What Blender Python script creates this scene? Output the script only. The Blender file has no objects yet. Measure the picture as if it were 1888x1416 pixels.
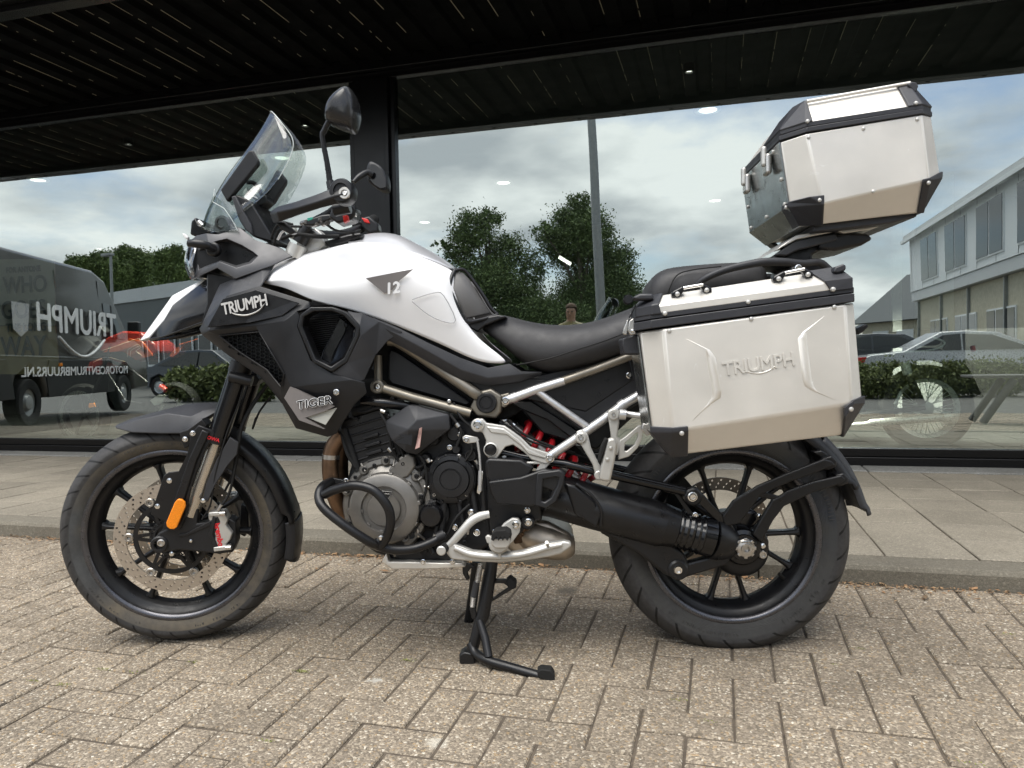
import bpy, bmesh, math, random
from math import sin, cos, pi, radians, sqrt, atan2
from mathutils import Vector, Matrix, Quaternion, noise
random.seed(7)
scene = bpy.context.scene
COL = scene.collection
CAM_H, CAM_YAW, CAM_D = 0.8093, -0.0631, 2.1484
CAM_PITCH, CAM_ROLL, FPX = -0.0292, -0.0189, 1383.0
CAM = Vector((0.0, -CAM_D, CAM_H))
_f = Vector((sin(CAM_YAW) * cos(CAM_PITCH), cos(CAM_YAW) * cos(CAM_PITCH), sin(CAM_PITCH)))
_r = Vector((cos(CAM_YAW), -sin(CAM_YAW), 0.0))
_u = _r.cross(_f)
AX_R = _r * cos(CAM_ROLL) + _u * sin(CAM_ROLL)
AX_U = -_r * sin(CAM_ROLL) + _u * cos(CAM_ROLL)
AX_F = _f
cam_data = bpy.data.cameras.new("camera")
cam = bpy.data.objects.new("camera", cam_data)
COL.objects.link(cam)
cam.matrix_world = Matrix(((AX_R.x, AX_U.x, -AX_F.x, CAM.x), (AX_R.y, AX_U.y, -AX_F.y, CAM.y),
                           (AX_R.z, AX_U.z, -AX_F.z, CAM.z), (0, 0, 0, 1)))
cam_data.sensor_width = 36.0
cam_data.lens = 36.0 * FPX / 1888.0
cam_data.clip_start = 0.05
cam_data.clip_end = 600.0
scene.camera = cam
scene.view_settings.view_transform = 'Standard'
scene.view_settings.look = 'None'
scene.view_settings.gamma = 1.0
scene.view_settings.exposure = 1.18
scene.view_settings.use_curve_mapping = False
scene.render.engine = 'CYCLES'
scene.cycles.max_bounces = 10
scene.cycles.transparent_max_bounces = 24
scene.cycles.caustics_reflective = False
scene.cycles.caustics_refractive = False
SUN_EL, SUN_AZ = radians(66), radians(205)   # azimuth from +Y clockwise
world = bpy.data.worlds.new("World")
scene.world = world
world.use_nodes = True
wt = world.node_tree
for nd in list(wt.nodes):
    wt.nodes.remove(nd)
def wn(t, **k):
    x = wt.nodes.new(t)
    for a, b in k.items():
        setattr(x, a, b)
    return x
wout = wn('ShaderNodeOutputWorld')
sky = wn('ShaderNodeTexSky', sky_type='NISHITA')
sky.sun_disc = False
sky.sun_elevation = SUN_EL
sky.sun_rotation = SUN_AZ
sky.air_density = 1.0
sky.dust_density = 2.0
bg1 = wn('ShaderNodeBackground')
bg1.inputs[1].default_value = 0.10
wt.links.new(sky.outputs[0], bg1.inputs[0])
geo = wn('ShaderNodeTexCoord')
sep = wn('ShaderNodeSeparateXYZ')
wt.links.new(geo.outputs['Generated'], sep.inputs[0])
def wmath(op, a, b=None):
    m = wn('ShaderNodeMath', operation=op)
    for i, v in enumerate((a, b)):
        if v is None: continue
        if isinstance(v, (int, float)): m.inputs[i].default_value = v
        else: wt.links.new(v, m.inputs[i])
    return m.outputs[0]
zz = wmath('ADD', wmath('MAXIMUM', sep.outputs[2], 0.0), 0.22)
comb = wn('ShaderNodeCombineXYZ')
wt.links.new(wmath('DIVIDE', sep.outputs[0], zz), comb.inputs[0])
wt.links.new(wmath('DIVIDE', sep.outputs[1], zz), comb.inputs[1])
comb.inputs[2].default_value = 3.3
n1 = wn('ShaderNodeTexNoise')
n1.inputs['Scale'].default_value = 1.15
n1.inputs['Detail'].default_value = 7
n1.inputs['Roughness'].default_value = 0.56
wt.links.new(comb.outputs[0], n1.inputs['Vector'])
ramp = wn('ShaderNodeValToRGB')
ramp.color_ramp.elements[0].position = 0.41
ramp.color_ramp.elements[1].position = 0.55
wt.links.new(n1.outputs[0], ramp.inputs[0])
n2 = wn('ShaderNodeTexNoise')
n2.inputs['Scale'].default_value = 1.9
n2.inputs['Detail'].default_value = 6
n2.inputs['Roughness'].default_value = 0.5
wt.links.new(comb.outputs[0], n2.inputs['Vector'])
cr2 = wn('ShaderNodeValToRGB')
cr2.color_ramp.elements[0].position = 0.36
cr2.color_ramp.elements[0].color = (0.44, 0.475, 0.51, 1)
cr2.color_ramp.elements[1].position = 0.60
cr2.color_ramp.elements[1].color = (0.93, 0.95, 0.95, 1)
wt.links.new(n2.outputs[0], cr2.inputs[0])
bg2 = wn('ShaderNodeBackground')
bg2.inputs[1].default_value = 0.86
wt.links.new(cr2.outputs[0], bg2.inputs[0])
mixw = wn('ShaderNodeMixShader')
wt.links.new(ramp.outputs[0], mixw.inputs[0])
wt.links.new(bg1.outputs[0], mixw.inputs[1])
wt.links.new(bg2.outputs[0], mixw.inputs[2])
wt.links.new(mixw.outputs[0], wout.inputs[0])
sd = bpy.data.lights.new("sun", 'SUN')
sd.energy = 2.0
sd.angle = radians(55)
sd.color = (1.0, 0.96, 0.90)
sun = bpy.data.objects.new("sun", sd)
COL.objects.link(sun)
_dir = Vector((sin(SUN_AZ) * cos(SUN_EL), cos(SUN_AZ) * cos(SUN_EL), sin(SUN_EL)))   # towards the sun
sun.rotation_euler = _dir.to_track_quat('Z', 'Y').to_euler()
sun.location = (0, 0, 30)
FA = radians(12.0)
NV = Vector((sin(FA), cos(FA), 0.0))      # into the building
EV = Vector((cos(FA), -sin(FA), 0.0))     # along the glass, to the right
D0 = 5.33                                  # camera to glass
KERB_D, PAVE_Z, SLOPE, D_REF, D_FLAT = 2.545, 0.09, 0.030, 3.40, 5.6
def FW(s, d, z):
    v = Vector((CAM.x, CAM.y, 0)) + NV * (D0 - d) + EV * s
    v.z = z
    return v
def road_z(d):
    return -SLOPE * (min(d, D_FLAT) - D_REF)
def road_z_at(p):
    d = D0 - (Vector((p[0], p[1], 0)) - Vector((CAM.x, CAM.y, 0))).dot(NV)
    return road_z(d)
def ray(px, py):
    return AX_R * ((px - 944) / FPX) + AX_U * ((708 - py) / FPX) + AX_F
def fac(px, py, d):
    r = ray(px, py)
    t = (D0 - d) / r.dot(NV)
    p = CAM + r * t
    return (p - CAM).dot(EV), p.z
def virt(px, py, depth):
    p = CAM + ray(px, py) * depth
    q = p - CAM
    return q.dot(EV), q.dot(NV) - D0, p.z
MATS = {}
def newmat(name):
    m = bpy.data.materials.new(name)
    m.use_nodes = True
    nt = m.node_tree
    return m, nt, nt.nodes['Principled BSDF']
def N(nt, t, ins=None, **k):
    x = nt.nodes.new(t)
    for a, b in k.items():
        setattr(x, a, b)
    if ins:
        for a, b in ins.items():
            if hasattr(b, 'is_output') or isinstance(b, bpy.types.NodeSocket):
                nt.links.new(b, x.inputs[a])
            else:
                x.inputs[a].default_value = b
    return x
def mat(name, col, rough=0.5, metal=0.0, var=0.12, scale=18.0, bump=0.0, bscale=200.0, spec=0.5, coat=0.0,
        rvar=0.08, coord='Object', stretch=None):
    if name in MATS: return MATS[name]
    m, nt, b = newmat(name)
    tc = N(nt, 'ShaderNodeTexCoord')
    vec = tc.outputs[coord]
    if stretch:
        mp = N(nt, 'ShaderNodeMapping', {'Vector': vec, 'Scale': stretch})
        vec = mp.outputs[0]
    nz = N(nt, 'ShaderNodeTexNoise', {'Vector': vec, 'Scale': scale, 'Detail': 5.0, 'Roughness': 0.6})
    mr = N(nt, 'ShaderNodeMapRange', {'Value': nz.outputs[0], 'From Min': 0.3, 'From Max': 0.7, 'To Min': 1 - var, 'To Max': 1 + var})
    mx = N(nt, 'ShaderNodeVectorMath', {0: (col[0], col[1], col[2])}, operation='SCALE')
    nt.links.new(mr.outputs[0], mx.inputs['Scale'])
    nt.links.new(mx.outputs[0], b.inputs['Base Color'])
    nz2 = N(nt, 'ShaderNodeTexNoise', {'Vector': vec, 'Scale': scale * 2.3, 'Detail': 4.0})
    mr2 = N(nt, 'ShaderNodeMapRange', {'Value': nz2.outputs[0], 'From Min': 0.3, 'From Max': 0.7,
                                       'To Min': max(0.02, rough - rvar), 'To Max': min(1, rough + rvar)})
    nt.links.new(mr2.outputs[0], b.inputs['Roughness'])
    b.inputs['Metallic'].default_value = metal
    b.inputs['Specular IOR Level'].default_value = spec
    b.inputs['Coat Weight'].default_value = coat
    b.inputs['Coat Roughness'].default_value = 0.06
    if bump:
        nb = N(nt, 'ShaderNodeTexNoise', {'Vector': vec, 'Scale': bscale, 'Detail': 3.0})
        bp = N(nt, 'ShaderNodeBump', {'Height': nb.outputs[0], 'Strength': bump, 'Distance': 0.001})
        nt.links.new(bp.outputs[0], b.inputs['Normal'])
    MATS[name] = m
    return m
def emis(name, col, strength):
    if name in MATS: return MATS[name]
    m, nt, b = newmat(name)
    b.inputs['Base Color'].default_value = (*col, 1)
    b.inputs['Emission Color'].default_value = (*col, 1)
    b.inputs['Emission Strength'].default_value = strength
    MATS[name] = m
    return m
def tag(o, label=None, cat=None, group=None, kind=None):
    if label: o['label'] = label
    if cat: o['category'] = cat
    if group: o['group'] = group
    if kind: o['kind'] = kind
    return o
def setmat(me, m):
    me.materials.clear()
    for x in (m if isinstance(m, (list, tuple)) else [m]):
        me.materials.append(MATS[x] if isinstance(x, str) else x)
def finish(bm, name, m, parent=None, smooth=35, mats=None):
    bmesh.ops.recalc_face_normals(bm, faces=bm.faces)
    if smooth:
        a = radians(smooth)
        for f in bm.faces: f.smooth = True
        for e in bm.edges:
            if len(e.link_faces) == 2 and e.calc_face_angle(0) > a: e.smooth = False
    me = bpy.data.meshes.new(name)
    bm.to_mesh(me)
    bm.free()
    setmat(me, m)
    o = bpy.data.objects.new(name, me)
    COL.objects.link(o)
    if parent: o.parent = parent
    return o
def empty(name, loc=(0, 0, 0), rot=None):
    o = bpy.data.objects.new(name, None)
    COL.objects.link(o)
    o.location = loc
    if rot: o.rotation_euler = rot
    o.empty_display_size = 0.1
    return o
def bevel(o, w=0.003, seg=2, ang=30):
    b = o.modifiers.new("bevel", 'BEVEL')
    b.width = w
    b.segments = seg
    b.limit_method = 'ANGLE'
    b.angle_limit = radians(ang)
    b.harden_normals = False
    return o
def add_box(bm, x0, x1, y0, y1, z0, z1, M=None):
    vs = [bm.verts.new((x, y, z)) for x in (x0, x1) for y in (y0, y1) for z in (z0, z1)]
    for f in ((0, 1, 3, 2), (4, 6, 7, 5), (0, 4, 5, 1), (2, 3, 7, 6), (0, 2, 6, 4), (1, 5, 7, 3)):
        bm.faces.new([vs[i] for i in f])
    if M is not None:
        for v in vs: v.co = M @ v.co
    return vs
def add_fbox(bm, s0, s1, d0, d1, z0, z1):
    vs = [bm.verts.new(FW(s, d, z)) for s in (s0, s1) for d in (d0, d1) for z in (z0, z1)]
    for f in ((0, 1, 3, 2), (4, 6, 7, 5), (0, 4, 5, 1), (2, 3, 7, 6), (0, 2, 6, 4), (1, 5, 7, 3)):
        bm.faces.new([vs[i] for i in f])
    return vs
def fbox(name, m, s0, s1, d0, d1, z0, z1, parent=None, bev=0.0):
    bm = bmesh.new()
    add_fbox(bm, s0, s1, d0, d1, z0, z1)
    o = finish(bm, name, m, parent, smooth=0)
    if bev: bevel(o, bev, 2)
    return o
def frames(pts, closed=False):
    n = len(pts)
    T = []
    for i in range(n):
        if closed: t = pts[(i + 1) % n] - pts[i - 1]
        elif i == 0: t = pts[1] - pts[0]
        elif i == n - 1: t = pts[-1] - pts[-2]
        else: t = (pts[i + 1] - pts[i]).normalized() + (pts[i] - pts[i - 1]).normalized()
        T.append(t.normalized())
    up = Vector((0, 0, 1)) if abs(T[0].z) < 0.9 else Vector((0, 1, 0))
    nn = (up - T[0] * up.dot(T[0])).normalized()
    R = []
    for i in range(n):
        nn = (nn - T[i] * nn.dot(T[i])).normalized()
        R.append((nn, T[i].cross(nn)))
    return T, R
def catmull(pts, k=6, closed=False):
    if len(pts) < 3: return [Vector(p) for p in pts]
    P = [Vector(p) for p in pts]
    out = []
    n = len(P)
    rng = range(n if closed else n - 1)
    for i in rng:
        if closed: p0, p1, p2, p3 = P[i - 1], P[i], P[(i + 1) % n], P[(i + 2) % n]
        else:
            p1, p2 = P[i], P[i + 1]
            p0 = P[i - 1] if i > 0 else p1 * 2 - p2
            p3 = P[i + 2] if i + 2 < n else p2 * 2 - p1
        for j in range(k):
            t = j / k
            out.append(0.5 * ((2 * p1) + (p2 - p0) * t + (2 * p0 - 5 * p1 + 4 * p2 - p3) * t * t + (3 * p1 - 3 * p2 + p3 - p0) * t ** 3))
    if not closed: out.append(P[-1])
    return out
def add_tube(bm, pts, r, seg=10, closed=False, caps=True, flat=1.0):
    pts = [Vector(p) for p in pts]
    T, R = frames(pts, closed)
    rings = []
    for i, p in enumerate(pts):
        rr = r[i] if isinstance(r, (list, tuple)) else r
        a, b = R[i]
        rings.append([bm.verts.new(p + a * (rr * cos(2 * pi * k / seg)) + b * (rr * flat * sin(2 * pi * k / seg))) for k in range(seg)])
    n = len(rings)
    for i in range(n if closed else n - 1):
        A, B = rings[i], rings[(i + 1) % n]
        for k in range(seg):
            bm.faces.new((A[k], A[(k + 1) % seg], B[(k + 1) % seg], B[k]))
    if caps and not closed:
        bm.faces.new(rings[0][::-1])
        bm.faces.new(rings[-1])
def tube(name, m, pts, r, parent=None, seg=12, smooth_path=0, closed=False, flat=1.0):
    if smooth_path:
        if isinstance(r, (list, tuple)):
            n0 = len(pts); rr = []
            for i in range(n0 - 1):
                for j in range(smooth_path): rr.append(r[i] + (r[i + 1] - r[i]) * j / smooth_path)
            r = rr + [r[-1]]
        pts = catmull(pts, smooth_path, closed)
    bm = bmesh.new()
    add_tube(bm, pts, r, seg, closed, True, flat)
    return finish(bm, name, m, parent, smooth=50)
def add_lathe(bm, C, axis, prof, seg=48, closed_prof=False, ang0=0.0, ang1=2 * pi):
    axis = axis.normalized()
    up = Vector((0, 0, 1)) if abs(axis.z) < 0.9 else Vector((1, 0, 0))
    a = (up - axis * up.dot(axis)).normalized()
    b = axis.cross(a)
    full = abs(ang1 - ang0 - 2 * pi) < 1e-6
    ns = seg if full else seg + 1
    rings = []
    for k in range(ns):
        t = ang0 + (ang1 - ang0) * k / seg
        u = a * cos(t) + b * sin(t)
        rings.append([bm.verts.new(C + u * max(r, 1e-5) + axis * h) for r, h in prof])
    m = len(prof)
    for k in range(seg if full else seg):
        A, B = rings[k], rings[(k + 1) % ns]
        for j in range(m if closed_prof else m - 1):
            j2 = (j + 1) % m
            try: bm.faces.new((A[j], A[j2], B[j2], B[j]))
            except ValueError: pass
    if not full and closed_prof:
        bm.faces.new(rings[0]); bm.faces.new(rings[-1][::-1])
    return rings
def lathe(name, m, C, axis, prof, parent=None, seg=48, closed_prof=False, smooth=32, **k):
    bm = bmesh.new()
    add_lathe(bm, C, axis, prof, seg, closed_prof, **k)
    bmesh.ops.remove_doubles(bm, verts=bm.verts, dist=2e-5)
    return finish(bm, name, m, parent, smooth)
def text_mesh(body, size, M, name, m, parent=None, depth=0.001, bold=0.0, sx=1.0, shear=0.0, spacing=1.0):
    cu = bpy.data.curves.new(name, 'FONT')
    cu.body = body
    cu.size = size
    cu.extrude = depth
    cu.shear = shear
    cu.space_character = spacing
    cu.align_x = 'CENTER'
    cu.align_y = 'CENTER'
    cu.resolution_u = 3
    tmp = bpy.data.objects.new(name + "_tmp", cu)
    COL.objects.link(tmp)
    dg = bpy.context.evaluated_depsgraph_get()
    me = bpy.data.meshes.new_from_object(tmp.evaluated_get(dg))
    COL.objects.unlink(tmp)
    bpy.data.objects.remove(tmp)
    if bold:      # heavier strokes: the letters laid over themselves a hair apart
        V = [tuple(v.co) for v in me.vertices]; F = [tuple(q.vertices) for q in me.polygons]; n = len(V)
        bpy.data.meshes.remove(me); me = bpy.data.meshes.new(name); VV_, FF = [], []
        for k, (dx, dy) in enumerate(((0, 0), (bold, 0), (-bold, 0), (0, bold), (0, -bold))):
            VV_ += [(x + dx, y + dy, z + k * depth * .06) for x, y, z in V]; FF += [tuple(i + k * n for i in f) for f in F]
        me.from_pydata(VV_, [], FF)
    for v in me.vertices:
        v.co = M @ Vector((v.co.x * sx, v.co.y, v.co.z))
    me.name = name
    setmat(me, m)
    o = bpy.data.objects.new(name, me)
    COL.objects.link(o)
    if parent: o.parent = parent
    return o
def facM(s, d, z, flip=False, rot=0.0):
    x = EV.copy(); zz = -NV
    M = Matrix(((x.x, 0, zz.x, 0), (x.y, 0, zz.y, 0), (0, 1, 0, 0), (0, 0, 0, 1)))
    return Matrix.Translation(FW(s, d, z)) @ M @ Matrix.Rotation(rot, 4, 'Z')
# =================================================================== SETTING MATERIALS
def mat_paving(name, base, speck=True, scale=1.0):
    m, nt, b = newmat(name)
    g = N(nt, 'ShaderNodeNewGeometry')
    oi = N(nt, 'ShaderNodeObjectInfo')
    big = N(nt, 'ShaderNodeTexNoise', {'Vector': g.outputs['Position'], 'Scale': 2.2, 'Detail': 6.0, 'Roughness': 0.65})
    v1 = N(nt, 'ShaderNodeTexVoronoi', {'Vector': g.outputs['Position'], 'Scale': 190.0 * scale, 'Randomness': 1.0})
    v2 = N(nt, 'ShaderNodeTexVoronoi', {'Vector': g.outputs['Position'], 'Scale': 330.0 * scale, 'Randomness': 1.0})
    sepc = N(nt, 'ShaderNodeSeparateColor', {'Color': v1.outputs['Color']})
    cr = N(nt, 'ShaderNodeValToRGB', {'Fac': sepc.outputs[0]})
    el = cr.color_ramp.elements
    cr.color_ramp.interpolation = 'CONSTANT'
    if speck:
        el[0].position = 0.0; el[0].color = (0.15, 0.13, 0.105, 1)
        el[1].position = 0.16; el[1].color = (0.195, 0.168, 0.135, 1)
        for p, c in ((0.34, (0.225, 0.195, 0.16)), (0.52, (0.26, 0.225, 0.18)), (0.68, (0.165, 0.145, 0.12)),
                     (0.78, (0.33, 0.29, 0.235)), (0.89, (0.28, 0.215, 0.14)), (0.935, (0.40, 0.365, 0.31)), (0.978, (0.49, 0.465, 0.41))):
            e = el.new(p); e.color = (*c, 1)
    else:
        el[0].position = 0.0; el[0].color = (*[x * 0.90 for x in base], 1)
        el[1].position = 0.35; el[1].color = (*base, 1)
        e = el.new(0.8); e.color = (*[x * 1.13 for x in base], 1)
        e = el.new(0.96); e.color = (*[x * 1.35 for x in base], 1)
    sep2 = N(nt, 'ShaderNodeSeparateColor', {'Color': v2.outputs['Color']})
    mr2 = N(nt, 'ShaderNodeMapRange', {'Value': sep2.outputs[1], 'To Min': 0.84, 'To Max': 1.16})
    rr = N(nt, 'ShaderNodeMapRange', {'Value': oi.outputs['Random'], 'To Min': 0.90, 'To Max': 1.09})
    bb = N(nt, 'ShaderNodeMapRange', {'Value': big.outputs[0], 'From Min': 0.3, 'From Max': 0.7, 'To Min': 0.84, 'To Max': 1.15})
    k1 = N(nt, 'ShaderNodeMath', {0: mr2.outputs[0], 1: rr.outputs[0]}, operation='MULTIPLY')
    k2 = N(nt, 'ShaderNodeMath', {0: k1.outputs[0], 1: bb.outputs[0]}, operation='MULTIPLY')
    sc = N(nt, 'ShaderNodeVectorMath', {0: cr.outputs[0]}, operation='SCALE')
    nt.links.new(k2.outputs[0], sc.inputs['Scale'])
    wmx = N(nt, 'ShaderNodeVectorMath', {0: sc.outputs[0], 1: (1.06, 1.02, 0.955)}, operation='MULTIPLY')
    sc = wmx if speck else sc
    st = N(nt, 'ShaderNodeTexNoise', {'Vector': g.outputs['Position'], 'Scale': 5.5, 'Detail': 8.0, 'Roughness': 0.7, 'Distortion': 0.6})
    sr = N(nt, 'ShaderNodeMapRange', {'Value': st.outputs[0], 'From Min': 0.54, 'From Max': 0.70, 'To Min': 0.0, 'To Max': 0.28})
    mx = N(nt, 'ShaderNodeMix', {'Factor': sr.outputs[0], 'B': (0.10, 0.082, 0.062, 1)}, data_type='RGBA')
    nt.links.new(sc.outputs[0], mx.inputs[6])
    mx.inputs[7].default_value = (0.10, 0.082, 0.062, 1)
    last = mx.outputs[2]
    if speck:      # a pale lichen patch, a blob of tar, a few oil drips
        for (px, py, r0, r1, c) in ((806, 1368, .014, .030, (.48, .45, .38)), (823, 1247, .006, .012, (.03, .035, .035)), (560, 1235, .004, .012, (.42, .38, .22)), (1046, 1090, .02, .05, (.09, .08, .065)), (690, 1255, .012, .02, (.42, .41, .37))):
            q = CAM + ray(px, py) * 1.7
            for _ in range(30): q = q + ray(px, py) * ((q.z - road_z_at(q)) / -ray(px, py).z)
            ds_ = N(nt, 'ShaderNodeVectorMath', {0: g.outputs['Position'], 1: tuple(q)}, operation='DISTANCE')
            wob = N(nt, 'ShaderNodeTexNoise', {'Vector': g.outputs['Position'], 'Scale': 60.0, 'Detail': 4.0})
            ad = N(nt, 'ShaderNodeMath', {0: wob.outputs[0], 1: 0.03}, operation='MULTIPLY')
            sm = N(nt, 'ShaderNodeMath', {0: ds_.outputs['Value'], 1: ad.outputs[0]}, operation='ADD')
            rg = N(nt, 'ShaderNodeMapRange', {'Value': sm.outputs[0], 'From Min': r0 + .015, 'From Max': r1 + .015, 'To Min': 0.75, 'To Max': 0.0})
            m3 = N(nt, 'ShaderNodeMix', data_type='RGBA'); nt.links.new(rg.outputs[0], m3.inputs[0]); nt.links.new(last, m3.inputs[6]); m3.inputs[7].default_value = (*c, 1)
            last = m3.outputs[2]
    nt.links.new(last, b.inputs['Base Color'])
    b.inputs['Roughness'].default_value = 0.88
    b.inputs['Specular IOR Level'].default_value = 0.3
    h = N(nt, 'ShaderNodeMath', {0: v1.outputs['Distance'], 1: -1.0}, operation='MULTIPLY')
    bp = N(nt, 'ShaderNodeBump', {'Height': h.outputs[0], 'Strength': 0.55 if speck else 0.2, 'Distance': 0.004})
    nt.links.new(bp.outputs[0], b.inputs['Normal'])
    MATS[name] = m
mat_paving('brick_concrete', None, True)
mat_paving('slab_concrete', (0.222, 0.200, 0.160), False)
mat_paving('kerb_concrete', (0.152, 0.138, 0.11), False)
mat_paving('base_concrete', (0.19, 0.19, 0.178), False, 0.6)
mat('edge_dirt', (0.075, 0.064, 0.05), 0.95, var=0.45, scale=12)
mat('joint_sand', (0.085, 0.068, 0.05), 0.95, var=0.4, scale=30, bump=0.6, bscale=300, coord='Object')
mat('asphalt', (0.10, 0.098, 0.09), 0.9, var=0.25, scale=8, bump=0.4, bscale=150)
mat('black_frame', (0.005, 0.005, 0.0055), 0.24, var=0.06, scale=3, rvar=.03, spec=.3)
mat('black_deck', (0.0034, 0.0034, 0.0034), 0.7, spec=.05, var=0.3, scale=3, bump=0.2, bscale=60)
mat('gutter_grey', (0.10, 0.105, 0.115), 0.5, var=0.15, scale=4)
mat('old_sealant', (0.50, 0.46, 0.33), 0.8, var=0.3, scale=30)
def mat_glass():
    m = bpy.data.materials.new('shop_glass')
    m.use_nodes = True
    nt = m.node_tree
    for x in list(nt.nodes): nt.nodes.remove(x)
    out = N(nt, 'ShaderNodeOutputMaterial')
    tr = N(nt, 'ShaderNodeBsdfTransparent', {'Color': (0.88, 0.94, 0.90, 1)})
    gl = N(nt, 'ShaderNodeBsdfGlossy', {'Color': (0.93, 1.0, 0.97, 1), 'Roughness': 0.0})
    g = N(nt, 'ShaderNodeNewGeometry')
    wv = N(nt, 'ShaderNodeTexNoise', {'Vector': g.outputs['Position'], 'Scale': 0.9, 'Detail': 1.0})
    bp = N(nt, 'ShaderNodeBump', {'Height': wv.outputs[0], 'Strength': 0.25, 'Distance': 0.004})
    nt.links.new(bp.outputs[0], gl.inputs['Normal'])
    lw = N(nt, 'ShaderNodeFresnel', {'IOR': 1.5})
    mr = N(nt, 'ShaderNodeMapRange', {'Value': lw.outputs[0], 'To Min': GLASS_REFL, 'To Max': 1.0})
    front = N(nt, 'ShaderNodeMath', {0: 1.0, 1: g.outputs['Backfacing']}, operation='SUBTRACT')
    fm = N(nt, 'ShaderNodeMath', {0: mr.outputs[0], 1: front.outputs[0]}, operation='MULTIPLY')
    mix = N(nt, 'ShaderNodeMixShader', {0: fm.outputs[0], 1: tr.outputs[0], 2: gl.outputs[0]})
    nt.links.new(mix.outputs[0], out.inputs[0])
    MATS['shop_glass'] = m
GLASS_REFL = 0.43
mat_glass()
mat('pane_edge', (0.02, 0.05, 0.04), 0.2)
# =================================================================== ROAD with individual bricks
S0, S1 = -9.0, 9.0
bm = bmesh.new()
ds = [KERB_D - 0.30, D_FLAT, 30.0, 90.0]
rows = []
for d in ds:
    rows.append([bm.verts.new(FW(s, d, road_z(d) - 0.0042)) for s in (-70, -12, 12, 70)])
for A, B in zip(rows, rows[1:]):
    for k in range(3): bm.faces.new((A[k], A[k + 1], B[k + 1], B[k]))
road = finish(bm, 'road', 'joint_sand', smooth=0)
tag(road, kind='structure')
bm = bmesh.new()
rows = [[bm.verts.new(FW(s, d, road_z(d) - 0.0035)) for s in (-69, 69)] for d in (7.0, 89)]
bm.faces.new((rows[0][0], rows[0][1], rows[1][1], rows[1][0]))
tag(finish(bm, 'asphalt_road', 'asphalt', smooth=0), kind='structure')
PW = 0.1025          # paver module, bricks are 2 x 1
slope_a = math.atan(SLOPE)
def brick_mesh(seed, half=False):
    rnd = random.Random(seed)
    bm = bmesh.new()
    g = 0.0021 + rnd.random() * 0.0010
    L, W = (PW / 2 if half else PW) - g, PW / 2 - g
    T, c = 0.05, 0.0036
    def ring(k, z):
        pts = []
        for sx, sy in ((-1, -1), (1, -1), (1, 1), (-1, 1)):
            pts.append(bm.verts.new((sx * (L - k) + rnd.uniform(-.0008, .0008), sy * (W - k) + rnd.uniform(-.0008, .0008), z)))
        return pts
    r0, r1, r2 = ring(0, -T), ring(0, -c), ring(c, 0)
    for A, B in ((r0, r1), (r1, r2)):
        for k in range(4): bm.faces.new((A[k], A[(k + 1) % 4], B[(k + 1) % 4], B[k]))
    bm.faces.new(r2)
    bmesh.ops.recalc_face_normals(bm, faces=bm.faces)
    for f in bm.faces:
        if f.normal.z < .95: f.material_index = 1
    me = bpy.data.meshes.new('paving_brick')
    bm.to_mesh(me); bm.free()
    setmat(me, ['brick_concrete', 'edge_dirt'])
    return me
BR = [brick_mesh(i) for i in range(8)]
HB_ = [brick_mesh(20 + i, True) for i in range(3)]
def project(p):
    q = p - CAM
    z = q.dot(AX_F)
    if z < 0.05: return None
    return 944 + FPX * q.dot(AX_R) / z, 708 - FPX * q.dot(AX_U) / z, z
cells = []
dmax = 7.0
ni = int((S1 - S0) / PW); nj = int((dmax - KERB_D) / PW)
for i in range(ni):
    for j in range(nj):
        k = (i - j) % 4
        s = S0 + i * PW; d = KERB_D + 0.012 + j * PW
        if k == 0: cells.append((s + PW, d + PW / 2, 0))
        elif k == 3: cells.append((s + PW / 2, d + PW, 1))
        elif k == 2 and j == 0: cells.append((s + PW / 2, d + PW / 2, 2))
vis, rest = [], []
for (s, d, o) in cells:
    if d + PW > 6.95 or d > 5.6 and False: pass
    p = FW(s, d, road_z(d))
    q = project(p)
    if q and -60 < q[0] < 1950 and q[1] < 1500: vis.append((q[2], s, d, o))
    else: rest.append((s, d, o))
vis.sort()
rest += [(s, d, o) for (_, s, d, o) in vis[300:]]
vis = vis[:300]
rb = random.Random(3)
def brick_matrix(s, d, o):
    dz = rb.uniform(-0.0022, 0.0018)
    M = Matrix(((EV.x, -NV.x, 0, 0), (EV.y, -NV.y, 0, 0), (0, 0, 1, 0), (0, 0, 0, 1)))   # x = along glass, y = outward
    tilt = Matrix.Rotation(-slope_a if d < D_FLAT else 0.0, 4, 'X')
    return (Matrix.Translation(FW(s, d, road_z(d) + dz)) @ M @ tilt @ Matrix.Rotation(pi / 2 if o == 1 else 0, 4, 'Z')
            @ Matrix.Rotation(rb.uniform(-.008, .008), 4, 'Z') @ Matrix.Rotation(rb.uniform(-.008, .008), 4, 'X') @ Matrix.Rotation(rb.uniform(-.005, .005), 4, 'Y'))
for (_, s, d, o) in vis:
    ob = bpy.data.objects.new('paving_brick', rb.choice(HB_ if o == 2 else BR))
    COL.objects.link(ob)
    ob.matrix_world = brick_matrix(s, d, o)
    ob.parent = road
verts, faces = [], []
for (s, d, o) in rest:
    me = rb.choice(HB_ if o == 2 else BR); M = brick_matrix(s, d, o); b0 = len(verts)
    verts += [tuple(M @ v.co) for v in me.vertices]
    faces += [tuple(b0 + i for i in p.vertices) for p in me.polygons]
me = bpy.data.meshes.new('further_bricks'); me.from_pydata(verts, [], faces); setmat(me, ['brick_concrete', 'edge_dirt'])
for p in me.polygons:
    if abs(p.normal.z) < .95: p.material_index = 1
ob = bpy.data.objects.new('further_bricks', me); COL.objects.link(ob); ob.parent = road; ob['kind'] = 'stuff'
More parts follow.
